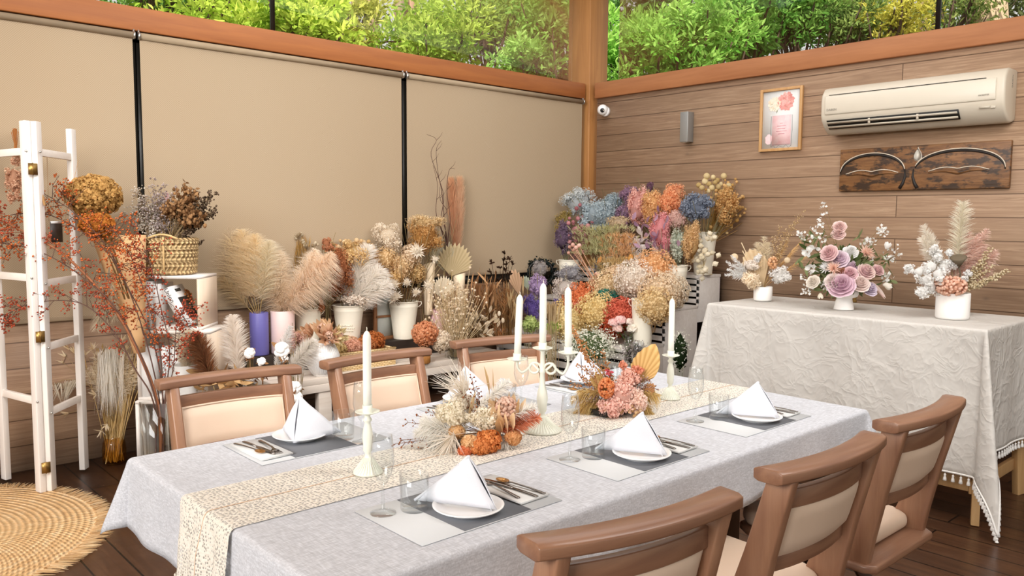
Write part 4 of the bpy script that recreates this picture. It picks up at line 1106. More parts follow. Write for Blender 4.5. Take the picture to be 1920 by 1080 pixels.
# books
def book(c, size, rz, tilt, label, cover, parts=None):
    t = thing('book', label, 'book', c, rz, 'books in the white cubes'); th, h, dp = size
    rot = Matrix.Rotation(tilt, 3, 'Y'); rt = np.array(rot)
    def BB(cc, d): return MB().box(rt @ np.array(cc), d, rot=rt)
    BB((0, 0, h / 2), (th - .005, dp - .006, h - .006)).build('pages', M_paper, t, local=True)
    for s in (-1, 1): BB((s * (th / 2 - .0012), 0, h / 2), (.0024, dp, h)).build('cover', cover, t, local=True)
    BB((0, -dp / 2, h / 2), (th, .0024, h)).build('spine', cover, t, local=True)
    return t, rot
M_cov = plain('white_book_cover', 'ecebea', .5, .03); M_pho = plain('dark_photo_print', '2c2a28', .4, .6, 26)
zb = zM + .017
p = Wd(362, 600, 4.50); th, h, dp = .052, .235, .17
tl = -.50
t, rot = book((p[0] + .0, p[1] + .0, zb + .008), (th, h, dp), cang, tl, 'white hardback leaning to the left in the top cube, titled Union', M_cov)
mt = rot.to_4x4() @ Matrix.Translation((0, -dp / 2 - .002, h * .82)) @ Matrix.Rotation(PI / 2, 4, 'X') @ Matrix.Rotation(-PI / 2, 4, 'Z')
text_mesh('Union', .034, 'title_lettering', M_black, t, mt)
m = MB(); m.box(np.array(rot) @ np.array((th / 2 + .0008, 0, h * .42)), (.0008, dp * .75, h * .55), rot=np.array(rot)); m.build('cover_photo', M_pho, t, local=True)
for q in (.86, .90): MB().box(np.array(rot) @ np.array((th / 2 + .0008, -.01, h * q)), (.0008, dp * .42, .008), rot=np.array(rot)).build('cover_lettering', M_black, t, local=True)
for u, lab, hh in ((-wT / 2 + .030, 'white upright book at the far left of the top cube', .25), (-wT / 2 + .070, 'second white upright book in the top cube', .235)):
    q = cT + RT * u; book((q[0] - FW[0] * .02, q[1] - FW[1] * .02, zb), (.034, hh, .19), cang, 0, lab, M_cov)
for u, lab, txt in ((-wM / 2 + .20 - .055, 'white magazine with KINFOLK on its spine in the middle cube', 'KINFOLK'), (-wM / 2 + .045, 'wide white upright book at the left of the middle cube', None), (-wM / 2 + .205, 'white magazine beside the lettered one in the middle cube', None)):
    q = cM + RT * u
    t, rot = book((q[0] - FW[0] * .03, q[1] - FW[1] * .03, .403), (.05 if txt is None and u < -.1 else .030, .275, .20), cang, 0, lab, M_cov)
    if txt: text_mesh(txt, .024, 'title_lettering', M_black, t, Matrix.Translation((0, -.1025, .15)) @ Matrix.Rotation(PI / 2, 4, 'X') @ Matrix.Rotation(-PI / 2, 4, 'Z'))
q = cT + RT * .005
m = MB(); hyd(m, (q[0], q[1], zb + .125), .060, 200, .022, 1.3); solo_o = m.build('dried_hydrangea', pet('6d3a1c', 'c27a42'))
tag(solo_o, 'rust brown dried hydrangea behind the leaning book in the top cube', 'dried flowers')
cyl_vase('small_pot', (q[0], q[1], zb), .062, .035, plain('warm_grey_pot', 'b9aba0', .6), 'small grey pot with the rust hydrangea in the top cube', 'pot')

# basket with dried bunches
def weave(name, a, b, fx=60, fz=70):
    t = NT(name); tc = t.n('TexCoord'); gr = t.n('TexGradient'); gr.gradient_type = 'RADIAL'; t.l(tc.outputs['Object'], gr.inputs[0]); sp = t.n('SeparateXYZ'); t.l(tc.outputs['Object'], sp.inputs[0])
    zz = t.math('MULTIPLY', sp.outputs['Z'], fz * 2 * PI); aa = t.math('MULTIPLY', gr.outputs['Fac'], fx * 2 * PI)
    h = t.math('ADD', t.math('SINE', t.math('ADD', aa, t.math('MULTIPLY', t.math('SINE', t.math('MULTIPLY', zz, .5)), 2.2))), t.math('MULTIPLY', t.math('ABSOLUTE', t.math('SINE', t.math('MULTIPLY', zz, .5))), 1.5))
    n = t.noise(t.coord(), 40, 3)
    f = t.math('ADD', t.math('MULTIPLY', h, .18), t.math('MULTIPLY', n, .6))
    c = t.ramp(f, [(.15, lin(a)), (.6, lin(b))]); t.bsdf(c, .9, t.bump(h, .9, .008)); return t.m
b = Wd(322, 517, 4.56); b[2] = zT + .002
t = thing('woven_basket', 'braided straw basket on the top cube, filled with dried flowers', 'basket', b)
rb_, rt_, hb = .128, .142, .205
rows = [(0, .002), (rb_ - .01, .0)]
for k_ in range(11):
    z0 = .004 + k_ * (hb - .006) / 11; r0 = rb_ + (rt_ - rb_) * k_ / 11
    rows += [(r0 + .001, z0), (r0 + .008, z0 + hb / 44), (r0 + .010, z0 + hb / 22), (r0 + .007, z0 + hb / 14)]
rows += [(rt_ - .004, hb), (rt_ - .014, hb - .01), (rb_ - .014, .02), (0, .02)]
MB().lathe(rows, k=48).build('body', weave('straw_braid', '8f6a3c', 'e7c893', 34, 30), t, True, local=True)
M_straw = plain('straw_rope', 'd8b57f', .9, .2, 60)
for a0 in (-1.0, .15):
    f_ = -FW * math.cos(a0) + RT * math.sin(a0)
    MB().tube([f_ * (rt_ + .012) + (0, 0, hb * q) for q in (1.03, .7, .35, .02)], .0055, 6).build('strap', M_straw, t, True, local=True)
MB().tube([-FW * (rt_ + .004) + RT * q + np.array([0, 0, hb + .02 * math.sin((q + .06) / .15 * PI)]) for q in np.linspace(-.06, .10, 9)], .006, 6).build('handle', M_straw, t, True, local=True)
top = b + (0, 0, hb - .03)
def tuft(name, label, cat, base, heads, mats, builder, group=None, part='blooms', stem_cols=('8d7350', 'c2a678')):
    t = thing(name, label, cat, base, 0, group)
    m = MB(); s = MB(); builder(m, s)
    if s.n: s.build('stalks', pet(*stem_cols), t)
    m.build(part, pet(*mats), t); return t
def bk(m, s):
    for q in range(26):
        e = Wd(288 + rng.normal() * 17, 385 + rng.normal() * 18, 4.55 + rng.normal() * .04); spray(m, s, top + rng.normal(size=3) * [.03, .03, 0], e, 6, 4, .0055, .05, .8, nb=2)
tuft('dried_statice', 'mauve grey dried statice at the left of the straw basket', 'dried flowers', top, None, ('6d5a55', 'cfc0bb'), bk, 'dried bunches in the straw basket')
def bk(m, s):
    for q in range(24): spray(m, s, top, Wd(258 + rng.normal() * 13, 392 + rng.normal() * 20, 4.58), 5, 4, .006, .045, .9, nb=2)
tuft('white_statice', 'whitish dried sprigs spilling over the left edge of the straw basket', 'dried flowers', top, None, ('b9a796', 'f3ebe0'), bk, 'dried bunches in the straw basket')
def bk(m, s):
    for q in range(22):
        e = Wd(350 + rng.normal() * 17, 400 + rng.normal() * 17, 4.52 + rng.normal() * .03); s.tube(grow(top, e, n=4), .0016, 4, .3, False)
        m.balls(e + rng.normal(size=(16, 3)) * .018, .011 * (.6 + .5 * rng.random(16)), squash=1.3); leafb(m, e + rng.normal(size=(10, 3)) * .02, rdir(10) + [0, 0, .6], .035, .014)
tuft('pod_bunch', 'brown seed pod bunch in the middle of the straw basket', 'dried flowers', top, None, ('5b3a22', 'b98a5c'), bk, 'dried bunches in the straw basket')
def bk(m, s):
    for q in range(24):
        e = Wd(378 + rng.normal() * 13, 398 + rng.normal() * 20, 4.58 + rng.normal() * .04); spray(m, s, top + (0.02, .02, 0), e, 6, 4, .0065, .04, .7, nb=2)
tuft('dark_pod_bunch', 'almost black dried sprigs at the right of the straw basket', 'dried flowers', top, None, ('2e241d', '7d6652'), bk, 'dried bunches in the straw basket')
def bk(m, s): plume(m, top, Wd(312, 362, 4.62), .06, 260, .55)
tuft('pink_feather_grass', 'single pale pink feather grass rising from the straw basket', 'dried flowers', top, None, ('d39aa6', 'f6d3dc'), bk, 'dried bunches in the straw basket', 'plume')
# big golden hydrangea and what hangs behind the berries
def ball_on(name, label, c, r, cols, n=600, size=.022, base=None, squash=.9, group=None, cat='dried flowers'):
    t = thing(name, label, cat, c, 0, group); m = MB(); hyd(m, c, r, n, size, squash); m.build('petals', pet(*cols), t)
    if base is None: base = np.asarray(c) - np.array([0, 0, float(np.max(r)) * 1.25])
    s = MB(); stems(s, base, [np.asarray(c)] * 3, .003, .01, .01); s.build('stalks', pet('6d4c2a', '9a7446'), t)
    return t
vb = Wd(297, 860, 4.05); vb[2] = 0
ball_on('dried_hydrangea', 'large golden brown dried hydrangea head above the berry branches', Wd(176, 368, 4.28), .135, ('7d5320', 'dcae66'), 900, .030, Wd(240, 560, 4.2), .82)
ball_on('dried_hydrangea', 'smaller orange hydrangea head below the golden one', Wd(182, 422, 4.25), .085, ('8e4412', 'd98a3c'), 420, .026, Wd(240, 560, 4.2), .8)
t = thing('kraft_bouquet', 'bouquet cone of kraft paper hanging behind the berry branches', 'bouquet', Wd(240, 555, 4.36))
a, b2 = Wd(222, 440, 4.38), Wd(262, 660, 4.36); P = []
for q in np.linspace(0, 1, 8):
    c = a + (b2 - a) * q; w_ = .12 * (1 - q) + .03
    P.append([c + RT * w_ * x - FW * .05 * (1 - x * x) for x in np.linspace(-1, 1, 9)])
MB().grid(np.array(P)).build('kraft_paper', plain('kraft_paper', 'd3a878', .8, .15, 9), t, True, solid=.002)
m = MB(); fluff(m, Wd(215, 455, 4.36), (.10, .06, .06), 500, .016, 12); m.build('blooms', pet('8f6a3c', 'd7b27a'), t)
def bk(m, s):
    for q in range(5): plume(m, Wd(205, 500, 4.3), Wd(180 + q * 9, 590 + rng.random() * 28, 4.25), .10, 160, .3)
tuft('hanging_grass_plumes', 'grey brown grass plumes hanging beside the kraft bouquet', 'dried flowers', Wd(205, 500, 4.3), None, ('8e7a62', 'd3c3a8'), bk, None, 'plumes')
# berry branches ---------------------------------------------------------
M_twig = plain('dark_twig', '55362a', .7, .25, 40); M_twig2 = plain('brown_branch', '8f5530', .65, .3, 30)
t = thing('glass_vase', 'tall clear square glass vase holding the berry branches on the deck', 'vase', vb)
M_vg = glass('tall_vase_glass', '#fbfcfb', .1, .02, .05); hw = .062; hv = .475; m = MB()
for s in (-1, 1):
    m.box((s * hw, 0, hv / 2), (.005, 2 * hw, hv)); m.box((0, s * hw, hv / 2), (2 * hw, .005, hv))
MB().box((0, 0, .008), (2 * hw, 2 * hw, .012)).build('glass_base', M_vg, t, local=True); gv = m.build('glass_walls', M_vg, t, local=True); _u = (glass('vase_glass', '#fbfcfb', .1, .02, .05))
BR = [([(300, 850), (298, 770), (255, 650), (196, 555), (120, 478), (55, 440), (0, 412)], .0105, M_twig2, 'thick brown berry branch sweeping up to the left edge of the picture'),
      ([(306, 850), (312, 762), (287, 640), (240, 540), (190, 462), (90, 402), (8, 405)], .0045, M_twig, 'dark berry branch arching over the golden hydrangea'),
      ([(293, 850), (290, 765), (252, 690), (212, 620), (150, 568), (62, 568), (8, 592)], .0045, M_twig, 'dark berry branch drooping low across the screen posts'),
      ([(303, 850), (305, 765), (300, 655), (275, 560), (245, 480), (212, 425)], .0042, M_twig, 'upright berry branch with the reddest clusters'),
      ([(310, 850), (314, 765), (318, 660), (300, 570), (285, 505), (272, 470)], .004, M_twig, 'short berry branch leaning against the top cube'),
      ([(298, 850), (296, 768), (232, 600), (150, 516), (70, 470), (2, 456)], .0045, M_twig, 'long thin berry branch below the thick one'),
      ([(312, 850), (318, 768), (325, 690), (330, 620), (342, 585)], .0035, M_twig, 'rightmost berry branch in front of the leaning book'),
      ([(300, 850), (302, 766), (262, 600), (205, 470), (140, 400), (98, 372)], .004, M_twig, 'berry branch reaching up beside the screen hinge')]
for bi, (pp, r0, mt, lab) in enumerate(BR):
    pts = [Wd(x, y, 4.05 + (.06 * math.sin(bi * 2.1)) * min(1, i / 3) - .05 * (bi == 0) * i / 6) for i, (x, y) in enumerate(pp)]; pts[0] = vb + np.array([rng.normal() * .015, rng.normal() * .015, .02])
    q = pts[1]; d_ = (q - vb); sc_ = min(1, .035 / (np.linalg.norm(d_[:2]) + 1e-6)); pts[1] = np.array([vb[0] + d_[0] * sc_, vb[1] + d_[1] * sc_, q[2]])
    # smooth
    tt = np.linspace(0, len(pts) - 1, 34); P = np.zeros((34, 3)); pa = np.array(pts)
    for i, x in enumerate(tt):
        k_ = min(int(x), len(pts) - 2); f_ = x - k_; p0, p1, p2, p3 = pa[max(k_ - 1, 0)], pa[k_], pa[k_ + 1], pa[min(k_ + 2, len(pts) - 1)]
        P[i] = .5 * (2 * p1 + (p2 - p0) * f_ + (2 * p0 - 5 * p1 + 4 * p2 - p3) * f_ ** 2 + (3 * p1 - p0 - 3 * p2 + p3) * f_ ** 3)
    t = thing('berry_branch', lab, 'branch', pts[0], 0, 'berry branches in the square glass vase')
    m = MB().tube(P, np.linspace(r0, r0 * .35, 34), 7); BMAT = pet(*(('8c4222', 'cf703e') if bi % 2 else ('823828', 'b85a40')), .0, 0)
    for k_ in range(13, 34):
        for z in range(2 if k_ > 27 else 1):
            d = unit(unit(P[min(k_ + 1, 33)] - P[k_ - 1]) * .6 + unit(RT * rng.normal() + np.array([0, 0, 1]) * rng.normal() + FW * rng.normal() * .4) * .9); l = .05 + .09 * rng.random()
            e = P[k_] + d * l; mid_ = P[k_] + d * l * .5 + rng.normal(size=3) * .012; m.tube([P[k_], mid_, e], [.0016, .0013, .001], 4, .5, False)
            bm1 = MB()
            for y in range(5):
                f_ = P[k_] + d * l * (.45 + .6 * y / 4) + rng.normal(size=3) * .016; m.tube([P[k_] + d * l * (.4 + .5 * y / 4), f_], .0008, 3, .5, False)
                bm1.balls(f_ + rng.normal(size=(3, 3)) * .008, .0046 * (.8 + .4 * rng.random(3)))
            bm1.build('berry_cluster', BMAT, t, True)
    m.build('stem', mt, t)

# floor vase with straw bunch
fb = on(215, 868, 'z', 0); hv = .155
t = thing('amber_vase', 'small amber glass vase on the deck behind the screen', 'vase', fb)
MB().lathe([(0, .002), (.045, 0), (.062, .01), (.064, .08), (.058, hv * .8), (.048, hv * .93), (.055, hv), (.051, hv - .002), (.045, hv * .93), (.055, hv * .78), (.060, .08), (.058, .014), (0, .01)], k=32).build('glass_body', glass('amber_glass', '#f6e6c2', .1, .03, .05), t, True, local=True)
d0 = dep(fb); tp = fb + (0, 0, hv)
def bk(m, s):
    for q in range(110): s.tube(grow(fb + rng.normal(size=3) * [.02, .02, 0] + (0, 0, .014), Wd(219 + rng.normal() * 24, 645 + rng.random() * 60, d0 - .03), n=4), .0022, 4, rng.random(), False)
    for q in range(44): plume(m, Wd(216, 770, d0 - .02), Wd(212 + rng.normal() * 28, 655 + rng.random() * 50, d0 - .05), .11, 90, .35, w=.0026)
tuft('straw_bunch', 'pale straw grasses tied in the small amber vase', 'dried flowers', fb + (0, 0, .014), None, ('d3b88c', 'fdf2dc'), bk, 'dried grasses in the amber vase', 'seed_heads', ('b98d45', 'e9cd92'))
def bk(m, s):
    P = [Wd(214, 790, d0 - .05), Wd(208, 700, d0 - .06), Wd(206, 655, d0 - .08), Wd(198, 650, d0 - .09), Wd(190, 665, d0 - .1)]
    s.tube(P, .002, 5)
    for q in range(44):
        e = Wd(206 + rng.normal() * 9, 655 + rng.random() * 10, d0 - .08); m.fibres(e + rng.normal(size=(14, 3)) * .008, [(rng.normal() * .12, rng.normal() * .12, -1)], .20 + .13 * rng.random(14), .0022, .1)
tuft('white_miscanthus', 'white drooping miscanthus plume in front of the straw bunch', 'dried flowers', Wd(214, 790, d0 - .05), None, ('ebe4d6', 'fffdf8'), bk, 'dried grasses in the amber vase', 'plume')
def bk(m, s):
    P = [Wd(212, 790, d0 - .04), Wd(185, 735, d0 - .06), Wd(150, 712, d0 - .08), Wd(118, 712, d0 - .09), Wd(100, 722, d0 - .09)]; s.tube(P, .002, 5)
    for q in range(16):
        e = P[2] + (P[4] - P[2]) * rng.random() ; m.fibres(e + rng.normal(size=(10, 3)) * .006, [(rng.normal() * .25 - .1, rng.normal() * .25, -1)], .08 + .05 * rng.random(10), .0025, .0)
tuft('arching_miscanthus', 'arching grey white miscanthus plume reaching toward the screen', 'dried flowers', Wd(212, 790, d0 - .04), None, ('b9ac95', 'f3ecdc'), bk, 'dried grasses in the amber vase', 'plume')
def bk(m, s):
    for (x, y) in ((122, 668), (130, 655), (140, 662), (118, 680), (128, 775), (200, 795), (180, 740), (190, 808), (238, 655), (228, 640), (245, 640), (160, 665), (175, 655), (160, 752)):
        e = Wd(x, y, d0 - .07); s.tube(grow(Wd(212, 780, d0 - .04), e, (0, 0, .03), 6), .0013, 4, .5, False); d = unit(e - Wd(212, 760, d0))
        m.fibres(np.repeat(e[None], 9, 0), d + rng.normal(size=(9, 3)) * .45, .042, .009, 0)
tuft('star_flowers', 'cream star shaped dried flowers around the amber vase', 'dried flowers', Wd(212, 780, d0 - .04), None, ('d9bd8a', 'f7e9cd'), bk, 'dried grasses in the amber vase', 'flower_heads')
# ================================================================== BENCH ALONG THE LEFT WALL
def X(px, py, x): return on(px, py, 'x', x)
BX0, BX1, BY0, BY1, BZ = -4.965, -4.46, 2.16, 4.02, .40
t = thing('display_bench', 'long white washed bench under the blinds carrying vases and baskets', 'bench', ((BX0 + BX1) / 2, (BY0 + BY1) / 2, 0))
M_pb = wood('white_washed_plank', 'd9cabb', 'efe6dc', 'y', .6)
for i in range(3): MB().box((BX0 + (i + .5) * (BX1 - BX0) / 3, (BY0 + BY1) / 2, BZ - .02), ((BX1 - BX0) / 3 - .004, BY1 - BY0, .04)).build('top_plank', M_pb, t, bevel=.003)
MB().box((BX1 - .012, (BY0 + BY1) / 2, BZ - .065), (.022, BY1 - BY0, .05)).build('apron', M_pb, t, bevel=.003)
for y in (BY0 + .06, 2.50, 3.25, BY1 - .05):
    for x in (BX1 - .035, BX0 + .04): MB().box((x, y, (BZ - .04) / 2), (.05, .09, BZ - .041)).build('leg', M_pb, t, bevel=.003)
MB().box((BX0 + .2, (BY0 + BY1) / 2, .09), (.36, BY1 - BY0 - .1, .02)).build('low_shelf', M_dark, t)
# dark riser board at the back
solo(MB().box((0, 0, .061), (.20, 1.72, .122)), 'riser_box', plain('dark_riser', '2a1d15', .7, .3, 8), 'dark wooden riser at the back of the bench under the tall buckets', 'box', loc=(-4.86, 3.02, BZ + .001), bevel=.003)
RZ = BZ + .124
def base_on(px, py, z, xmax=-4.46):
    return on(px, py, 'z', z)
# vases with pixel width -> metres
def at_base(px, z, x):          # point on height z, wall distance x, seen at column px
    lo, hi = 0.5, 4.6
    for _ in range(50):
        m_ = (lo + hi) / 2; v = RM @ (np.array([x, m_, z]) - CAM)
        if 960 + FPX * v[0] / v[2] < px: lo = m_
        else: hi = m_
    return np.array([x, lo, z])
def hgt(p, pytop):               # height above p of the sight line through row pytop
    v = RM @ (p - CAM); px = 960 + FPX * v[0] / v[2]
    return near(px, pytop, p)[2] - p[2]
M_purple = plain('violet_glaze', '6a66ad', .4, .03); M_pinkv = plain('pale_pink_glaze', 'e9cfcb', .5, .04); M_pink2 = plain('rose_pink_glaze', 'dcb3b5', .5, .04)
pv = at_base(487, RZ, -4.83); cyl_vase('cylinder_vase', pv, hgt(pv, 585), .058, M_purple, 'violet blue cylinder vase on the bench holding cream grasses', group='cylinder vases on the bench')
pk = at_base(531, RZ, -4.81); cyl_vase('cylinder_vase', pk, hgt(pk, 581), .076, M_pinkv, 'pale pink cylinder vase on the bench holding four pampas plumes', group='cylinder vases on the bench')
b1 = at_base(578, RZ, -4.88); bucket(b1, hgt(b1, 578), .088, .066, 'cream bucket half hidden behind the pale pink vase', marks=False)
b2 = at_base(654, RZ, -4.82); bucket(b2, hgt(b2, 571), .103, .070, 'cream embossed bucket with white feathery plumes')
b3 = at_base(757, RZ, -4.82); bucket(b3, hgt(b3, 564), .105, .072, 'cream bucket with cream hydrangeas and straw flowers', marks=False)
pk2 = at_base(822, RZ, -4.80); cyl_vase('cylinder_vase', pk2, hgt(pk2, 580), .062, M_pink2, 'rose pink cylinder vase behind the glass jar of straw flowers', group='cylinder vases on the bench')
# pampas plumes
CREAM = ('d9bd90', 'fff0d6'); PEACH = ('c99b7c', 'f6dcc4'); GOLD = ('a97f45', 'e3c187')
def pl(tipx, tipy, base, wpx, cols, label, name='pampas_plume', n=620, sag=(0, 0, 0), start=.18, dd=0.0, group='pampas plumes on the bench', droop=.3, spread=.6, w=.0026, taper=.75):
    tip = near(tipx, tipy, base, dd); wd = 1.32 * wpx / ppm(base); n = int(n * 1.7); w = w * 1.25
    t = thing(name, label, 'pampas grass', base, 0, group)
    m = MB(); plume(m, base, tip, wd, n, start, sag, 1, False, w, droop, taper, spread); m.build('plume', pet(*cols, .58, .45), t)
    s = MB(); P = grow(base, tip, sag, 8); s.tube(P, np.linspace(.003, .001, 8), 5); s.build('stalk', pet('a6874f', 'd0b27a'), t)
tb = lambda p, pyt: p + np.array([0, 0, hgt(p, pyt) - .05])
q = tb(pv, 585)
for (x, y, w_, lab, dd) in ((402, 445, 62, 'leftmost airy cream pampas plume over the violet vase', .05), (425, 425, 64, 'second airy cream pampas plume over the violet vase', .02), (452, 432, 66, 'third airy cream pampas plume over the violet vase', 0), (478, 440, 62, 'fourth airy cream pampas plume over the violet vase', -.03), (505, 452, 56, 'grey green airy pampas plume right of the violet vase', -.05)):
    pl(x, y, q, w_, ('dcc08e', 'fff2d6') if x < 500 else ('d0c3a2', 'f8f0dc'), lab, n=700, start=.25, spread=.7, dd=dd)
pl(415, 520, q, 36, ('a88c62', 'dcc7a0'), 'short drooping cream plume at the far left of the violet vase', n=260, start=.3, dd=-.05)
q = tb(pk, 581)
for (x, y, w_, c_, lab, dd, sg) in ((493, 482, 74, ('dfc09a', 'fff3de'), 'fat cream pampas plume leaning left in the pale pink vase', -.05, (0, 0, .02)), (523, 470, 56, ('e0c49e', 'fff4e2'), 'upright cream pampas plume in the pale pink vase', -.03, (0, 0, 0)), (592, 468, 66, ('e2c6a2', 'fff4e4'), 'cream pampas plume leaning right in the pale pink vase', -.05, (0, 0, 0)), (622, 474, 60, ('dcbd9c', 'fdebd6'), 'peach pink pampas plume leaning far right in the pale pink vase', -.08, (0, 0, .03))):
    pl(x, y, q, w_, c_, lab, n=900, start=.08, dd=dd, sag=sg, spread=.74, droop=.55)
def bk(m, s):
    for k_ in range(55):
        e = Wd(545 + rng.normal() * 17, 448 + rng.random() * 20, dep(b1)); a = b1 + rng.normal(size=3) * [.03, .03, 0] + (0, 0, .15); s.tube(grow(a, e, n=3), .0014, 3, rng.random(), False)
        m.fibres(np.repeat(e[None], 10, 0) - unit(e - a) * rng.random((10, 1)) * .07, unit(e - a) + rng.normal(size=(10, 3)) * .22, .045, .003, 0)
    for k_ in range(3):
        a = b1 + (0, 0, .2); e = Wd(496 + k_ * 4, 420 + k_ * 9, dep(b1)); plume(m, a, e, .02, 60, .7)
tuft('wheat_sheaf', 'golden wheat sheaf standing behind the pampas plumes', 'dried flowers', b1 + (0, 0, .1), None, ('8f6428', 'd9ab61'), bk, None, 'ears', ('9a7233', 'd0a357'))
def bk(m, s):
    for (x, y) in ((556, 442), (564, 440), (570, 456), (572, 461), (590, 458)):
        e = Wd(x, y, dep(b1) - .02); s.tube(grow(b1 + (0, 0, .2), e, n=4), .0015, 4); m.balls(e + rng.normal(size=(6, 3)) * .008, .011)
tuft('small_rosebuds', 'few cream dried rosebuds above the wheat sheaf', 'dried flowers', b1 + (0, 0, .2), None, ('7d6240', 'f1e2c4'), bk, None, 'buds')
def fl(name, label, px, py, wpx, hpx, x, cols, n=1300, size=.012, k=18, base=None, lr=.34, group=None, cat='dried flowers', stemc=('7d6a45', 'b59f72')):
    c = X(px, py, x); s_ = ppm(c); k1_ = 1.0 if wpx < 32 else 1.28; wpx, hpx = wpx * k1_, hpx * k1_; n = int(n * k1_ ** 2); rad = (wpx / s_ / 2, wpx / s_ / 2 * .8, hpx / s_ / 2); c[0] = max(c[0], XA + rad[0] * .9 + .01)
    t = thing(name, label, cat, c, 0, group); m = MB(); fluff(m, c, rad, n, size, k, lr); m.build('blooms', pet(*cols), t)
    if base is None and not -4.80 <= x < -4.6: base = np.array([c[0], c[1], BZ + .01 if x < -4.46 else .02])
    if base is not None:
        s = MB(); stems(s, base, [c + rng.normal(size=3) * np.array(rad) * .5 for _ in range(16)], .0018); s.build('stalks', pet(*stemc), t)
fl('rust_fluff_bunch', 'rust brown fluffy dried bunch behind the white plumes', 632, 506, 62, 110, -4.86, ('7a3f25', 'c98255'), 1900, .013, 24, b1 + (0, 0, .15))
fl('rust_fluff_bunch', 'small rust brown tuft hanging over the rim of the half hidden bucket', 603, 572, 16, 40, -4.78, ('8a4c2c', 'd08a5e'), 240, .012, 6)
fl('rust_fluff_bunch', 'rust tuft rising behind the pink pampas plume', 612, 458, 30, 34, -4.88, ('8a4c30', 'd19068'), 420, .012, 8)
q2 = tb(b2, 571)
for (x, y, w_, lab) in ((648, 508, 20, 'narrow white feathery plume standing at the left of the embossed bucket'), (666, 500, 14, 'thin white feathery plume in the embossed bucket'), (690, 462, 44, 'tall white feathery plume in the middle of the embossed bucket'), (712, 505, 46, 'white feathery plume leaning right in the embossed bucket'), (728, 530, 34, 'low white feathery plume bending over the rim of the embossed bucket')):
    t = thing('bleached_plume', lab, 'dried flowers', q2, 0, 'white feathery plumes in the embossed bucket'); m = MB(); s = MB().tube(grow(q2, near(x, y, q2, -.04), (0, 0, .01)), .002, 5); s.build('stalk', pet('b9a88c', 'e0d2b8'), t); plume(m, q2, near(x, y, q2, -.04), 1.4 * w_ / ppm(q2), 1100, .06, (0, 0, .01), 1, False, .0050, .2, .5, .62); m.build('plume', pet('efe6da', 'fffcf6', .55, .4), t)
fl('bleached_fern', 'white ruffled foliage spilling over the rim of the embossed bucket', 664, 562, 52, 18, -4.76, ('d0bda8', 'f9ede0'), 420, .014, 10, None, .5)
def balls_bunch(name, label, pts, base, r, cols, group=None, sc=('9a7a40', 'd1ae6e'), n=60, spread=(14, 14), d=0.0, xw=None, stem=.0014):
    t = thing(name, label, 'dried flowers', base, 0, group); m = MB(); s = MB(); H = []
    for (x, y) in pts: H.append(near(x, y, base, d + rng.normal() * .03))
    H = np.array(H); stems(s, base, H, stem); s.build('stalks', pet(*sc), t); pr = []
    for i, h in enumerate(H[:100]):
        if i < 4: o = MB().balls([(0, 0, 0)], 1.0, True, .1 + .28 * i).build('flower_head', pet(*cols), t, True, local=True); pr.append(o)
        else: o = pr[i % 4].copy(); col.objects.link(o); o.parent = t
        o.location = [float(q) for q in h - np.array(t['_o'])]; o.scale = [float(r * (.75 + .5 * rng.random()))] * 3
    if len(H) > 100:
        m.balls(H[100:], r * (.75 + .5 * rng.random(len(H) - 100))); m.build('flower_heads', pet(*cols), t, True)['kind'] = 'stuff'
balls_bunch('billy_buttons', 'cream round seed heads standing behind the white plumes', [(660 + rng.normal() * 22, 450 + abs(rng.normal()) * 14) for _ in range(60)], b2 + (0, 0, .12), .013, ('b98e52', 'f3d9ad'), d=.02)
fl('cream_statice', 'cream and gold dried filler in front of the round seed heads', 655, 478, 66, 50, -4.88, ('b08344', 'f0cf95'), 1000, .014, 20)
fl('white_statice', 'frothy white cream statice at the top of the bench group', 722, 445, 62, 56, -4.86, ('cdb493', 'fbf0df'), 1500, .012, 26, b3 + (0, 0, .15), .3)
fl('golden_fluff_bunch', 'golden orange fluffy grasses below the blind gap', 782, 442, 72, 60, -4.90, ('9c5f22', 'e6b877'), 1900, .012, 26, b3 + (0, 0, .15), .3)
fl('golden_fluff_bunch', 'cream gold fluffy grass around the top of the orange fluff', 780, 418, 74, 28, -4.92, ('b98e52', 'ebd2a4'), 700, .011, 14, None, .4)
for (x, y, r_, lab, c_) in ((722, 486, 26, 'cream hydrangea above the rim of the cream bucket, leftmost', ('c79a5c', 'fbdfb0')), (748, 500, 27, 'cream hydrangea in the middle of the cream bucket', ('cba065', 'fbe3bb')), (770, 480, 24, 'ivory hydrangea at the top right of the cream bucket', ('cfae80', 'fcecd3')), (736, 522, 24, 'golden cream hydrangea low in the cream bucket', ('bd8d4c', 'f3cf94')), (779, 512, 22, 'pale gold hydrangea at the right of the cream bucket', ('b98a48', 'f0cf98'))):
    ball_on('dried_hydrangea', lab, X(x, y, -4.80), r_ / 275, c_, 300, .016, b3 + (0, 0, .2), .95, 'cream hydrangeas in the bench bucket')
for (x, y, r_, lab) in ((738, 534, 13, 'white straw flower at the left of the cream bucket'), (763, 530, 10, 'small round white straw flower over the cream bucket'), (722, 546, 9, 'smallest white straw flower at the left rim of the cream bucket'), (740, 557, 15, 'large white straw flower on the rim of the cream bucket'), (815, 486, 9, 'single white straw flower on a long dark stalk'), (802, 535, 11, 'white straw flower beside the paper sleeve'), (780, 548, 10, 'cream straw flower on the right rim of the cream bucket'), (782, 470, 17, 'white pompon flower at the top of the cream bucket')):
    c = X(x, y, -4.70); t = thing('straw_flower', lab, 'dried flowers', c, 0, 'straw flowers over the cream bucket'); m = MB(); mum(m, c, CAM - c + np.array([0, 0, 1.5]), r_ / 275, 60); m.balls([c], r_ / 275 * .55); m.build('petals', pet('d9c3a4', 'fff8ea'), t)
    s = MB(); stems(s, b3 + (0, 0, .18), [c], .0016); s.build('stalk', pet('5e4a35', '8f7650'), t)
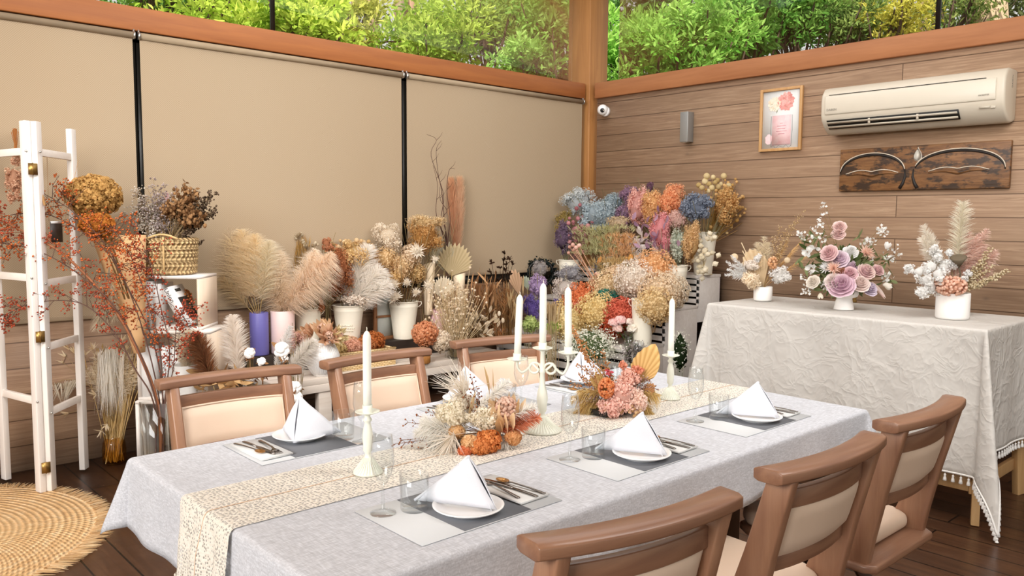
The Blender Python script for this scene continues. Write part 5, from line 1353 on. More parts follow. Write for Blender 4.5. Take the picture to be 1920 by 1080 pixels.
# paper sleeves
M_sleeve = plain('ivory_paper', 'f3e0c2', .8, .05, 20)
for (xa, ya, xb, yb2, lab) in ((792, 493, 817, 590, 'ivory paper sleeve left of the dried palm fan'), (848, 514, 874, 600, 'ivory paper sleeve under the dried palm fan')):
    a, bb = X((xa + xb) / 2, ya, -4.80), X((xa + xb) / 2 - 2, yb2, -4.80); w_ = (xb - xa) / 2 / 275; P = []
    for q in np.linspace(0, 1, 8):
        c = a + (bb - a) * q; P.append([c + RT * w_ * (1 - .35 * q) * x - FW * .03 * (1 - x * x) + np.array([0, 0, (.012 * x if q == 0 else 0)]) for x in np.linspace(-1, 1, 9)])
    solo(MB().grid(np.array(P) - a), 'paper_sleeve', M_sleeve, lab, 'paper wrap', 'ivory paper sleeves', a, smooth=True, solid=.0015)
# palm fans
def palm(name, label, px, py, tipx, tipy, half, cols, x=-4.82, L=None, folds=15, nrm=None):
    b_ = X(px, py, x); tip = near(tipx, tipy, b_); L = np.linalg.norm(tip - b_)
    t = thing(name, label, 'dried palm leaf', b_, 0, 'dried palm fans'); m = MB(); fan(m, b_, tip - b_, CAM - b_ if nrm is None else nrm, L, half, folds, .10); m.build('fan', pet(*cols), t, solid=.0012)
    s = MB().tube([b_ - (0, 0, .16), b_ + unit(tip - b_) * .03], .003, 6); s.build('stalk', pet('a58a58', 'c9ac74'), t)
palm('palm_fan', 'large pleated tan palm fan beside the curly willow', 845, 518, 862, 455, 1.0, ('a98e5e', 'e3cda0'))
palm('palm_fan', 'pale grey green pleated palm fan left of the large tan fan', 834, 510, 822, 442, .62, ('b3a47e', 'e5dbbd'), -4.86)
palm('palm_fan', 'small white palm fan in the rose pink vase', 832, 562, 832, 516, .9, ('d6bd96', 'f9ead0'), -4.74)
tw = X(838, 446, -4.86)
for k_, (pp, lab) in enumerate((([(836, 450), (832, 400), (826, 345), (808, 290), (818, 262), (800, 252)], 'tallest curly willow twig curling left at its tip'), ([(832, 448), (818, 400), (820, 348), (812, 310)], 'left curly willow twig against the blind'), ([(836, 452), (826, 420), (832, 370), (822, 330), (818, 282), (828, 264)], 'middle curly willow twig against the blind'), ([(840, 450), (844, 410), (838, 360), (842, 320), (853, 317)], 'right curly willow twig in front of the tall peach plume'), ([(838, 448), (830, 410), (838, 395), (826, 375), (824, 350)], 'shortest curly willow twig'))):
    pts = np.array([X(x, y, -4.86) for x, y in [(838, 520)] + pp]); n_ = len(pts); tt = np.linspace(0, n_ - 1, 30); P = np.zeros((30, 3))
    for i, xx in enumerate(tt):
        a_ = min(int(xx), n_ - 2); f_ = xx - a_; p0, p1, p2, p3 = pts[max(a_ - 1, 0)], pts[a_], pts[a_ + 1], pts[min(a_ + 2, n_ - 1)]
        P[i] = .5 * (2 * p1 + (p2 - p0) * f_ + (2 * p0 - 5 * p1 + 4 * p2 - p3) * f_ ** 2 + (3 * p1 - p0 - 3 * p2 + p3) * f_ ** 3)
    P += FW * (.012 * np.sin(np.linspace(0, 9, 30) + k_))[:, None]
    m = MB().tube(P - pts[0], np.linspace(.0042, .0012, 30), 6)
    for z in (18, 24): m.tube([P[z] - pts[0], P[z] - pts[0] + RT * .03 + np.array([0, 0, .03]), P[z] - pts[0] + RT * .045 + np.array([0, 0, .06])], [.0016, .0012, .0006], 4)
    solo(m, 'curly_willow_twig', M_twig, lab, 'twig', 'curly willow twigs', pts[0])
for (x, y, w_, c_, lab, dd) in ((846, 340, 34, ('b77f5c', 'eac09a'), 'tall peach pampas plume in front of the blind', 0), (862, 338, 36, ('bb8a68', 'f0cfae'), 'tall pale peach pampas plume to the right of the other', .03)):
    pl(x, y, X(858, 520, -4.87), w_, c_, lab, n=1100, start=.25, dd=dd, spread=.32, taper=.45, droop=.05, group='tall peach plumes')
# little frame
M_brown = wood('brown_frame_wood', '7a4f30', 'a3714a', 'z', .5)
t = thing('standing_frame', 'small brown wooden window frame leaning behind the cream buckets', 'frame', X(722, 620, -4.90))
fa = X(722, 585, -4.885); w_, h_ = .17, .34
for (u, z, a_, b_) in ((-w_ / 2, 0, .026, h_), (w_ / 2, 0, .026, h_), (0, -h_ / 2 + .013, w_, .026), (0, h_ / 2 - .013, w_, .026), (0, 0, w_, .016)):
    MB().box((fa[0], fa[1] + u, fa[2] + z - .03), (.022, a_, b_)).build('frame_bar', M_brown, t, bevel=.002)
MB().box((fa[0] - .004, fa[1], fa[2] - .03), (.004, w_, h_ - .02)).build('pane', plain('pale_backing', 'c9cdc6', .3, .05), t)
# front row on the bench
rv = base_on(604, 704, BZ); hv = hgt(rv, 640)
cyl_vase('ribbed_vase', rv, hv, .09, M_white, 'round white ribbed vase holding dried proteas', prof=[(0, .002), (.050, 0), (.056, .006)] + [(.056 + .052 * math.sin(min(1, q / .62) * PI / 2) - max(0, q - .62) * .10, .006 + q * (hv - .006)) for q in np.linspace(.05, .98, 16)] + [(.066, hv), (.060, hv - .004), (.09, hv * .6), (.05, .012), (0, .012)], k=64)
m = MB()
for q in range(44):
    a = q * 2 * PI / 44; m.tube([rv + np.array([rr_ * math.cos(a), rr_ * math.sin(a), z]) for rr_, z in [(.056 + .052 * math.sin(min(1, w / .62) * PI / 2) - max(0, w - .62) * .10 + .0005, .006 + w * (hv - .006)) for w in np.linspace(.04, .92, 9)]], .0022, 4)
vo = [o for o in bpy.data.objects if o.name.startswith('ribbed_vase')][0]; vo['_o'] = [float(q) for q in rv]
m.build('ribs', M_white, vo, True)
def protea(label, px, py, d, r, cols, nrm=(0, 0, 1), group='dried proteas'):
    c = near(px, py, rv, d); t = thing('dried_protea', label, 'dried flowers', c, 0, group); n = unit(np.asarray(nrm, float)); m = MB(); A, s, u = frame(n)
    for k_ in range(3):
        for j in range(9):
            th = j * 2 * PI / 9 + k_ * .35; o = s * math.cos(th) + u * math.sin(th); leafb(m, c - n * r * .5 + o * r * .35, o * (.6 - .12 * k_) + n * (.9 + .1 * k_), r * (1.5 + .15 * k_), r * .55, -.25 if k_ else .35)
    m.build('bracts', pet(*cols), t); q = MB(); d_ = rdir(160); d_ = d_[d_ @ n > -.2]; q.balls(c + n * r * .25 + d_ * r * .5, r * .10); q.build('centre', pet('c9987c', 'f3d2bb'), t)
    st = MB(); stems(st, rv + (0, 0, hv * .5), [c], .003); st.build('stalk', pet('7a5a34', '9c7a4a'), t)
protea('cream dried protea with a curled petal in the ribbed vase, second from left', 606, 620, -.02, .06, ('b8875a', 'f5d3ac'), RT * -.2 - FW * .5 + np.array([0, 0, 1]))
protea('peach dried protea with pink centre in the ribbed vase', 617, 632, -.08, .055, ('c08d66', 'f6cfb0'), RT * .3 - FW * .9 + np.array([0, 0, .5]))
protea('pale green dried protea at the right of the ribbed vase', 633, 630, -.05, .048, ('a9925c', 'f0deac'), RT * .9 - FW * .4 + np.array([0, 0, .4]))
protea('tan dried protea at the left of the ribbed vase', 577, 628, -.03, .052, ('b17c55', 'efc29c'), RT * -.7 - FW * .5 + np.array([0, 0, .6]))
curl = MB().tube([near(x, y, rv, -.02) for x, y in ((612, 625), (610, 606), (604, 599), (602, 602))], [.007, .006, .005, .004], 6); c0 = near(612, 625, rv, -.02); 
for a_ in range(len(curl.v)): curl.v[a_] = curl.v[a_] - c0
solo(curl, 'curled_petal', pet('d9a878', 'f4d2a8'), 'curled dried petal standing up from the proteas', 'dried flowers', loc=c0)
# cotton, plumes and small things left of the ribbed vase
gvz = .0
dv = Wd(441, 745, 4.30)
dvb = at_base(458, 0.30, -4.40)
crate = thing('low_crate', 'low dark crate under the cotton stems beside the bench', 'crate', (-4.52, 1.94, 0)); MB().box((-4.52, 1.92, .15), (.30, .40, .30)).build('crate_body', plain('dark_crate_wood', '3a2c22', .7, .25, 9), crate, bevel=.004)  # crate body is one dark brown
wv_ = at_base(352, .30, -4.35)
wb = np.array([-4.34, 1.60, .0]); wb = at_base(352, 0, -4.26)
cyl_vase('white_pot', wb, hgt(wb, 680), .062, plain('grey_white_glaze', 'dedcd8', .5, .04), 'tall plain white vase behind the first chair', 'vase')
wt = wb + (0, 0, hgt(wb, 680) - .06)
pl(356, 622, wt, 52, ('cdb99a', 'fbf2e3'), 'ivory pampas plume in the tall plain white vase', n=900, start=.12, group='plumes behind the first chair', dd=.02, w=.003)
pl(366, 626, Wd(404, 735, dep(wt) - .04), 46, ('5a3220', 'a4704c'), 'dark brown pampas plume leaning left behind the first chair', n=950, start=.10, group='plumes behind the first chair', dd=.0, w=.003)
pl(436, 592, Wd(449, 720, dep(wt) + .05), 46, ('d3c6b8', 'fffaf2'), 'white pampas plume standing beside the violet vase', n=900, start=.12, group='plumes behind the first chair', w=.003)
pl(545, 612, Wd(512, 700, dep(wt) + .1), 24, ('c9c4c2', 'f5f2f0'), 'thin grey white plume in front of the pale pink vase', n=320, start=.1, group='plumes behind the first chair')
pl(588, 640, Wd(530, 712, dep(wt) + .1), 44, ('c2bab0', 'f6f1ea'), 'grey white plume lying across the ribbed vase', n=700, start=.12, group='plumes behind the first chair', dd=-.06, w=.003)
fl('pink_grass', 'dusty pink grass tuft beside the ribbed vase', 555, 634, 36, 34, -4.42, ('a4705e', 'e6b8a4'), 500, .012, 10)
def cotton(label, px, py, r, d=0):
    c = Wd(px, py, dep(wt) + .05 + d); t = thing('cotton_boll', label, 'dried flowers', c, 0, 'cotton bolls behind the first chair'); m = MB(); o = rdir(26) * r * .55; m.balls(c + o, r * .40, True); m.build('cotton', plain('cotton_white', 'fbf8f5', .95, .03, 40), t, True)
    s = MB(); leafb(s, np.repeat(c[None], 5, 0), rdir(5) - [0, 0, .4], r * 1.5, r * .6); s.tube(grow(c, np.array([c[0] + rng.normal() * .02, c[1], .02]), n=6), .002, 5); s.build('husk', pet('5b3a26', 'a2764d'), t)
for (x, y, r_, lab) in ((468, 662, .030, 'white cotton boll at the left behind the first chair'), (490, 678, .024, 'white cotton boll above the chair rail'), (528, 656, .042, 'large white cotton boll in front of the pale pink vase'), (533, 672, .022, 'small white cotton boll under the large one'), (470, 704, .034, 'white cotton boll seen below the top rail of the first chair'), (493, 702, .026, 'white cotton boll seen through the gap of the first chair'), (553, 727, .036, 'white cotton boll hanging beside the first chair'), (557, 744, .030, 'lowest white cotton boll beside the first chair')):
    cotton(lab, x, y, r_ * 1.1)
def bk(m, s):
    for q in range(26):
        a = Wd(375 + rng.random() * 110, 712 + rng.normal() * 8, dep(wt) - .02); leafb(m, a, RT * rng.normal() + np.array([0, 0, rng.normal() * .5]) - FW * .4, .10, .03, .3); s.tube([a, a + RT * rng.normal() * .06 - np.array([0, 0, .02])], .0018, 4)
tuft('dry_leaves', 'crumpled tan dry leaves under the plumes behind the first chair', 'dried leaves', Wd(425, 712, dep(wt)), None, ('7a5230', 'd8ab74'), bk, None, 'leaves')
fl('orange_fluff', 'small orange dried bloom between the cotton bolls', 467, 668, 26, 18, -4.36, ('b5652c', 'f0a868'), 160, .014, 5)
# tray basket with hydrangea heads
tr0 = base_on(693, 690, BZ)
t = thing('tray_basket', 'shallow woven straw tray on the bench holding hydrangea heads', 'basket', tr0)
yl, yr = at_base(640, BZ, tr0[0])[1], at_base(742, BZ, tr0[0])[1]; cy = (yl + yr) / 2; L_ = yr - yl; ht = .115
def weave_box():
    tt = NT('straw_tray'); br = tt.n('TexBrick'); sp = tt.n('SeparateXYZ'); tt.l(tt.coord(), sp.inputs[0]); cb = tt.n('CombineXYZ'); tt.l(tt.math('ADD', sp.outputs['X'], sp.outputs['Y']), cb.inputs[0]); tt.l(sp.outputs['Z'], cb.inputs[1]); tt.l(cb.outputs[0], br.inputs['Vector'])
    br.inputs['Scale'].default_value = 1; br.inputs['Brick Width'].default_value = .026; br.inputs['Row Height'].default_value = .011; br.inputs['Mortar Size'].default_value = .0016
    br.inputs['Color1'].default_value = lin('f0d8ab'); br.inputs['Color2'].default_value = lin('e2c48f'); br.inputs['Mortar'].default_value = lin('a9854e')
    tt.bsdf(br.outputs['Color'], .8, tt.bump(tt.math('SUBTRACT', 1, br.outputs['Fac']), .8, .004)); return tt.m
M_tray = weave_box()
c_ = np.array([tr0[0] - .13, cy, BZ])
for (dx, dy, sx, sy) in ((.125, 0, .012, L_), (-.125, 0, .012, L_), (0, L_ / 2 - .006, .24, .012), (0, -L_ / 2 + .006, .24, .012)):
    MB().box(c_ + (dx, dy, ht / 2), (sx, sy, ht)).build('woven_side', M_tray, t, bevel=.004)
MB().box(c_ + (0, 0, .008), (.24, L_ - .02, .012)).build('woven_bottom', M_tray, t)
rim = [c_ + (sx * .127, sy * (L_ / 2), ht) for sx, sy in ((-1, -1), (1, -1), (1, 1), (-1, 1), (-1, -1))]; MB().tube(rim, .008, 6).build('rim', M_tray, t)
for (dx, dy, dz, r_, lab, cc) in ((-.02, .10, .15, .085, 'rust orange hydrangea heaped at the right of the straw tray', ('8a3f17', 'd27a42')), (.02, .03, .13, .075, 'rust hydrangea in the middle of the straw tray', ('93481d', 'd98a52')), (.03, -.05, .135, .060, 'peach hydrangea in the straw tray', ('c27a5c', 'f5c0a2')), (.02, -.14, .125, .060, 'mustard dried hydrangea at the left of the straw tray', ('a27f3c', 'e4c889')), (-.06, -.03, .14, .07, 'pale peach hydrangea at the back of the straw tray', ('c58c66', 'f3cba8'))):
    ball_on('dried_hydrangea', lab, c_ + np.array([dx, dy * (L_ / .34), dz]), r_, cc, 420, .020, None, .8, 'hydrangea heads in the straw tray')
# amber jars with hydrangea
M_amb = glass('amber_ribbed_glass', '#b98a4a', .1, .05, .08); M_ambs = plain('amber_wicker', 'b17a40', .5, .25, 60)
for (px, py, r_, h_, hp, lab, lb2, cc, hr) in ((797, 681, .036, .105, (797, 626), 'ribbed amber jar at the right of the straw tray', 'apricot orange hydrangea in the right ribbed jar', ('b5602f', 'f2b184'), .092), (764, 662, .034, .10, (765, 625), 'ribbed amber jar behind the straw tray', 'white hydrangea in the ribbed jar behind the straw tray', ('cbb79d', 'faf0e2'), .085)):
    bb = base_on(px, py, BZ); t = thing('ribbed_jar', lab, 'jar', bb, 0, 'ribbed amber jars on the bench')
    MB().lathe([(0, .002), (r_ * .9, 0), (r_, .006), (r_, h_ * .85), (r_ * .85, h_), (r_ * .78, h_), (r_ * .9, h_ * .8), (r_ * .9, .01), (0, .01)], k=30).build('body', M_ambs, t, True, local=True)
    m = MB()
    for q in range(22): a = q * 2 * PI / 22; m.tube([(r_ * 1.01 * math.cos(a), r_ * 1.01 * math.sin(a), z) for z in (.006, h_ * .84)], .0026, 4)
    m.build('ribs', M_ambs, t, True, local=True)
    ball_on('dried_hydrangea', lb2, near(hp[0], hp[1], bb), hr, cc, 520, .022, bb + (0, 0, .04), .95, 'hydrangeas in ribbed jars')
ball_on('dried_hydrangea', 'white hydrangea half hidden behind the apricot one', near(827, 640, base_on(797, 681, BZ), .05), .07, ('c9b08d', 'f5e6d0'), 380, .022, None, 1.1)
# glass jar with straw flowers
gb = base_on(853, 671, BZ)
t = thing('glass_jar', 'clear square glass jar with pale straw flowers at the right of the bench', 'vase', gb)
m = MB()
for s in (-1, 1): m.box((s * .05, 0, .06), (.004, .10, .12)); m.box((0, s * .05, .06), (.10, .004, .12))
m.box((0, 0, .006), (.1, .1, .01)); m.build('glass_walls', glass('jar_glass', '#f6f6f2', .1, .02, .05), t, local=True)
H = [(850 + rng.normal() * 24, 576 + rng.normal() * 24) for _ in range(190)]
balls_bunch('straw_flower_bunch', 'pale cream bunch of tiny straw flowers in the square glass jar', H, gb + (0, 0, .012), .008, ('d6b88c', 'fff4e0'), sc=('c3a36c', 'f2dfb8'), stem=.0016)
def bk(m, s):
    for q in range(85):
        a = Wd(853 + rng.normal() * 3, 660, dep(gb)); spray(m, s, gb + rng.normal(size=3) * [.015, .015, 0] + (0, 0, .012), Wd(852 + rng.normal() * 21, 570 + rng.normal() * 18, dep(gb) + rng.normal() * .03), 4, 3, .005, .03, .7)
tuft('straw_grass_bunch', 'fine straw coloured grass mixed into the square glass jar', 'dried flowers', gb + (0, 0, .012), None, ('dcc096', 'fdf0d8'), bk, None, 'seed_heads', ('d6ba88', 'f8e8c8'))
# brown grasses on the deck beyond the bench end
gr = np.array([-4.62, 3.86, BZ + .005])
def brown(label, px, w_, topy, n, cols, base_py=640, kind='leaf', x=-4.62):
    def bk(m, s):
        for q in range(n):
            px_ = px + rng.normal() * w_ / 2; d_ = dep(gr) + rng.normal() * .05; a = Wd(px_ * .6 + px * .4, base_py, d_); e = Wd(px_ + rng.normal() * 4, topy + rng.random() * 45, d_)
            s.tube(grow(a, e, n=3), .0014, 3, rng.random(), False)
            if kind == 'leaf': leafb(m, e - (e - a) * rng.random() * .4, unit(e - a) + rng.normal(size=3) * .25, .10 + .05 * rng.random(), .016, .2)
            else: m.fibres(np.repeat(e[None], 12, 0) - (e - a) * rng.random((12, 1)) * .4, unit(e - a) + rng.normal(size=(12, 3)) * .4, .05, .004)
    tuft('brown_grass_bunch', label, 'dried grasses', Wd(px, base_py, dep(gr)), None, cols, bk, 'brown dried grass bunches', 'leaves', ('6a4526', 'a57a4c'))
brown('rust brown leafy grass bunch right of the straw flowers', 898, 26, 535, 46, ('7d5030', 'c79567'))
brown('tall tan leafy grass bunch in the middle of the brown grasses', 918, 24, 522, 50, ('8a5c38', 'd2a274'))
brown('copper feathery grass bunch behind the third chair', 946, 24, 536, 50, ('7d4d2c', 'c08a58'), kind='f')
brown('grey brown wispy grass bunch beside the square glass jar', 886, 22, 580, 46, ('6f6250', 'b0a188'), kind='f')
brown('orange brown low grass tuft above the third chair rail', 930, 18, 592, 34, ('a65f30', 'dd9a63'), kind='f')
brown('pale tan low grass bunch at the right of the brown grasses', 962, 18, 545, 40, ('a58458', 'd9bd8e'))
def bk(m, s):
    for q in range(26):
        e = Wd(912 + rng.normal() * 14, 612 + rng.normal() * 11, dep(gr) - .1); d = unit(RT * rng.normal() + np.array([0, 0, .7])); leafb(m, np.repeat(e[None], 3, 0), d + rng.normal(size=(3, 3)) * .1, .055, .022, .0); s.tube([e, e - d * .12], .0012, 3, .5, False)
    for (x, y) in ((930, 596), (936, 588), (943, 601)):
        e = Wd(x, y, dep(gr) - .1); m.balls([e], .013, True, squash=1.6); s.tube([e, e - np.array([0, 0, .2])], .0012, 3)
tuft('bunny_tails', 'cream bunny tail grasses low in front of the brown grasses', 'dried grasses', Wd(912, 640, dep(gr) - .1), None, ('c2a57c', 'f4e6cd'), bk, None, 'tails')
def bk(m, s):
    for (x, y) in ((946, 475), (944, 488), (956, 486), (922, 493), (920, 510), (961, 495), (950, 495), (938, 502), (948, 508), (930, 515), (942, 520), (955, 515), (935, 527), (948, 530)):
        e = Wd(x, y, dep(gr) + .06); s.tube(grow(Wd(938, 600, dep(gr) + .06), e, n=4), .002, 4); leafb(m, np.repeat(e[None], 6, 0), rdir(6) + [0, 0, .7], .032, .014); m.balls([e], .009)
tuft('dark_seed_branches', 'almost black seed pod branches silhouetted on the blind', 'dried flowers', Wd(938, 600, dep(gr) + .06), None, ('1f140f', '4d382c'), bk, None, 'pods', ('2a1c14', '4a3526'))
palm('palm_fan', 'small peach palm fan beside the black wreath', 974, 555, 962, 503, .42, ('b07c56', 'f6cfa8'), -4.66, None, 6)
palm('palm_fan', 'small grey green fern fan left of the black wreath', 990, 545, 984, 516, .5, ('7f8c74', 'c9d1ba'), -4.66, None, 6)

# ================================================================== CORNER: STEPPED STAND AND COLOUR BANK
M_stand = wood('white_stand_wood', 'e2dcd6', 'f3efeb', 'x', .6)
t = thing('stepped_stand', 'white slatted stepped flower stand in the corner of the room', 'display stand', (-4.2, 4.9, 0))
SXa, SXb = -4.90, -3.545
tiers = [(4.30, 4.72, .50), (4.72, 5.13, .75), (5.13, 5.42, .975)]
for i, (y0, y1, z) in enumerate(tiers):
    MB().box(((SXa + SXb) / 2, (y0 + y1) / 2, z - .012), (SXb - SXa, y1 - y0 + .02, .022)).build('step_board', M_stand, t, bevel=.002)
    zlo = tiers[i - 1][2] if i else .0
    nn = 4; ph = (z - .03 - zlo) / nn if i else (z - .03) / 7
    for q in range(nn if i else 7):
        MB().box(((SXa + SXb) / 2, y0 + .008, zlo + ph * (q + .5) + .006), (SXb - SXa, .014, ph * .66)).build('front_slat', M_stand, t, bevel=.001)
    MB().box(((SXa + SXb) / 2, y0 + .06, (z + zlo) / 2 if i else z / 2), (SXb - SXa - .05, .004, (z - zlo if i else z) - .04)).build('inner_shade_sheet', M_black, t)  # black sheet stands in for the shade behind the slats
for x in (SXa + .01, SXb - .008):
    for i, (y0, y1, z) in enumerate(tiers):
        lo = 0 if i < 2 else .62
        MB().box((x, (y0 + y1) / 2, (z - .024 + lo) / 2), (.016, y1 - y0 - .002, z - .024 - lo)).build('side_board', M_stand, t, bevel=.001)
    MB().box((x, 5.40, .31), (.03, .04, .62)).build('rear_leg', M_stand, t)
def Y(px, py, y): return on(px, py, 'y', y)
def ybase(px, z, y): 
    lo, hi = -4.94, -1.0
    for _ in range(50):
        m_ = (lo + hi) / 2; v = RM @ (np.array([m_, y, z]) - CAM)
        if 960 + FPX * v[0] / v[2] < px: lo = m_
        else: hi = m_
    return np.array([lo, y, z])
k1 = ybase(1318, .976, 5.24); bucket(k1, hgt(k1, 435), .095, .066, 'cream bucket on the top step at the right end of the stand', marks=False)
k2 = ybase(1240, .976, 5.26); bucket(k2, .24, .085, .06, 'cream bucket hidden among the pink blooms on the top step', marks=False)
k3 = ybase(1150, .976, 5.24); bucket(k3, .24, .085, .06, 'cream bucket behind the pale blue blooms on the top step', marks=False)
k4 = ybase(1066, .751, 4.90); bucket(k4, hgt(k4, 487), .085, .06, 'cream bucket under the plum blooms at the left of the stand', marks=False)
k5 = ybase(1262, .751, 4.90); bucket(k5, hgt(k5, 497), .100, .07, 'cream bucket on the middle step behind the cream hydrangeas', marks=False)
k6 = ybase(1204, .501, 4.44); bucket(k6, hgt(k6, 560), .080, .060, 'cream bucket on the lowest step below the cream hydrangeas', marks=False)
k7 = ybase(1150, .751, 4.92); bucket(k7, .22, .085, .06, 'cream bucket among the pale grasses on the middle step', marks=False)
def yfl(name, label, px, py, wpx, hpx, y, cols, n=1500, size=.013, k=20, base=None, lr=.32, flat=.8, stemc=('6f6a48', 'a9a27a'), core=True):
    c = Y(px, py, y); s_ = ppm(c); wpx, hpx = wpx * 1.22, hpx * 1.22; n = int(n * 1.3); rad = (wpx / s_ / 2, wpx / s_ / 2 * flat, hpx / s_ / 2); c[0] = max(c[0], XA + rad[0] + .01); c[1] = min(c[1], YB + .02 - rad[1])
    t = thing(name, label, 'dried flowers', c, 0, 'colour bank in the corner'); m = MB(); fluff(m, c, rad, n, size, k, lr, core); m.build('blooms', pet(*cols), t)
    if base is None: base = np.array([c[0], c[1], (.35 if c[1] < 4.72 else .61 if c[1] < 5.13 else .83)])
    if base is not None:
        s = MB(); stems(s, base + np.array([0, 0, .15]), [c + rng.normal(size=3) * np.array(rad) * .45 for _ in range(14)], .002); s.build('stalks', pet(*stemc), t)
yfl('olive_bunch', 'olive gold dried bunch at the upper left of the colour bank', 1057, 418, 44, 56, 4.98, ('6e5a2c', 'b59b5a'), 800, .012, 14, k4)
yfl('plum_bunch', 'dark plum bunch below the olive bunch', 1054, 446, 46, 62, 4.86, ('4b3a4c', '98809a'), 1100, .013, 18, k4)
balls_bunch('rose_ball_bunch', 'dusty rose ball flowers beside the dark plum bunch', [(1087 + rng.normal() * 13, 440 + rng.normal() * 20) for _ in range(60)], k4 + (0, 0, .15), .016, ('8c4b50', 'd9949a'), d=-.05, sc=('8d5f55', 'b98a7c'))
yfl('pale_blue_bunch', 'pale grey blue bunch at the top left of the colour bank', 1084, 380, 74, 60, 5.10, ('aab2b8', 'dfe3e2'), 1500, .015, 24, k3, .28)
yfl('blue_bunch', 'soft blue bunch in the middle of the top row', 1122, 402, 82, 66, 5.06, ('93a5b3', 'c9d6da'), 2000, .015, 28, k3, .28)
yfl('blue_bunch', 'slate blue bunch rising behind the soft blue one', 1152, 378, 56, 36, 5.20, ('8496a3', 'b9c6cb'), 900, .014, 16, k3, .3)
yfl('mauve_bunch', 'mauve purple bunch at the top of the bank', 1176, 366, 44, 40, 5.22, ('7a5c76', 'ab869f'), 800, .013, 14, k3)
yfl('mauve_bunch', 'lower mauve bunch between the blue and the coral blooms', 1172, 402, 40, 40, 5.12, ('7d6079', 'ab8aa6'), 800, .013, 14, k3)
yfl('mauve_bunch', 'small dark mauve sprig peeping above the coral blooms', 1218, 352, 20, 20, 5.28, ('563747', '8f6a7c'), 240, .012, 6)
yfl('coral_bunch', 'coral pink bunch in the middle of the top row', 1196, 388, 50, 82, 5.10, ('d98f86', 'f9ccc0'), 1700, .015, 24, k2, .28)
yfl('apricot_bunch', 'apricot yellow bunch beside the coral one', 1224, 388, 46, 70, 5.08, ('cf8e4c', 'f8cf98'), 1400, .014, 20, k2, .3)
yfl('orange_bunch', 'bright orange bunch in the middle of the top row', 1256, 378, 62, 58, 5.14, ('e08650', 'fcbf92'), 1700, .014, 24, k2, .3)
yfl('orange_bunch', 'taller bright orange spray against the planks', 1268, 360, 36, 28, 5.22, ('dc8a58', 'f9bb92'), 500, .013, 12, None, .4)
yfl('hot_pink_bunch', 'pink red fluffy bunch hanging in front of the orange one', 1238, 432, 44, 80, 5.00, ('d97c80', 'f8b8b8'), 1500, .012, 22, k2, .3)
yfl('hot_pink_bunch', 'lower pink red tuft among the mauve leaves', 1248, 462, 24, 46, 4.96, ('cf7680', 'f2aab0'), 600, .012, 12)
yfl('blush_bunch', 'pale blush tiny blooms right of the pink red bunch', 1272, 412, 44, 34, 5.06, ('d3a59a', 'fbdcd0'), 800, .010, 18, None, .35)
yfl('navy_bunch', 'dusty navy blue bunch in front of the gold seed heads', 1304, 388, 70, 52, 5.06, ('515a6e', '98a2b4'), 1700, .016, 26, k1, .27)
yfl('gold_flax', 'golden flax seed bunch at the upper right of the bank', 1362, 388, 44, 72, 5.26, ('a8732c', 'edc283'), 1100, .016, 20, k1, .3, core=False)
balls_bunch('poppy_pods', 'tall cream poppy pods at the top right of the bank', [(1310, 347), (1316, 352), (1325, 330), (1337, 332), (1341, 342), (1347, 350), (1357, 330), (1352, 345), (1330, 345), (1362, 352), (1335, 352), (1322, 340), (1345, 338), (1356, 358), (1366, 348), (1328, 358)], k1 + (0, 0, .2), .020, ('b99a56', 'f3e2b2'), d=.0, sc=('b3924e', 'dcc07e'))
balls_bunch('gold_ball_sprig', 'loose gold ball sprig hanging to the right of the cream bucket', [(1368, 414), (1371, 426), (1363, 437), (1375, 400)], k1 + (0, 0, .22), .014, ('b08540', 'ecd09a'), d=.0, sc=('a27d3c', 'd0ac6a'))
balls_bunch('gold_ball_bunch', 'dense golden ball flowers around the flax bunch', [(1362 + rng.normal() * 15, 385 + rng.normal() * 22) for _ in range(110)], k1 + (0, 0, .2), .012, ('a6742f', 'efc685'), d=-.03, sc=('a2752f', 'd9ac62'))
yfl('sage_leaf_bunch', 'pale sage green foliage right of the mauve leaves', 1272, 462, 30, 74, 4.96, ('939c86', 'd8dccb'), 800, .018, 16, None, .32)
yfl('cream_bunch', 'cream gold tiny blooms in front of the navy bunch', 1298, 452, 40, 90, 4.98, ('b58546', 'f5d3a2'), 1500, .011, 24, k1, .3)
t = thing('lunaria_bunch', 'ivory round lunaria pods in front of the top right bucket', 'dried flowers', Y(1322, 500, 4.95), 0, 'colour bank in the corner'); m = MB()
for q in range(34):
    c = Y(1318 + rng.normal() * 14, 474 + rng.normal() * 26, 5.02 + rng.normal() * .03); m.petals([c], [CAM - c + rng.normal(size=3) * 3], .055, .85, .03, .3 + .7 * rng.random()); 
    m.balls([c], .022, squash=.9, tone=.4 + .6 * rng.random()); m.build('round_pod', pet('cdb98a', 'fbf3dc'), t); m = MB()
s = MB(); stems(s, Y(1320, 512, 5.05), [Y(1318 + rng.normal() * 12, 475 + rng.normal() * 20, 5.03) for _ in range(10)], .0016); s.build('stalks', pet('b39a62', 'd9c28c'), t)
def bk(m, s):
    for q in range(46):
        e = Y(1222 + rng.normal() * 20, 455 + rng.normal() * 24, 4.95 + rng.normal() * .03); leafb(m, e, RT * rng.normal() * .7 + np.array([0, 0, .8]) - FW * .4, .065, .030, .25)
tuft('mauve_leaves', 'mauve dyed leaves beside the pink red bunch', 'dried leaves', Y(1225, 500, 4.95), None, ('85607f', 'c29fb8'), bk, 'colour bank in the corner', 'leaves')
def bk(m, s):
    for q in range(34):
        e = Y(1192 + rng.normal() * 15, 462 + rng.normal() * 15, 4.90 + rng.normal() * .03); leafb(m, e, RT * rng.normal() * .8 + np.array([0, 0, .7]) - FW * .4, .085, .030, .25)
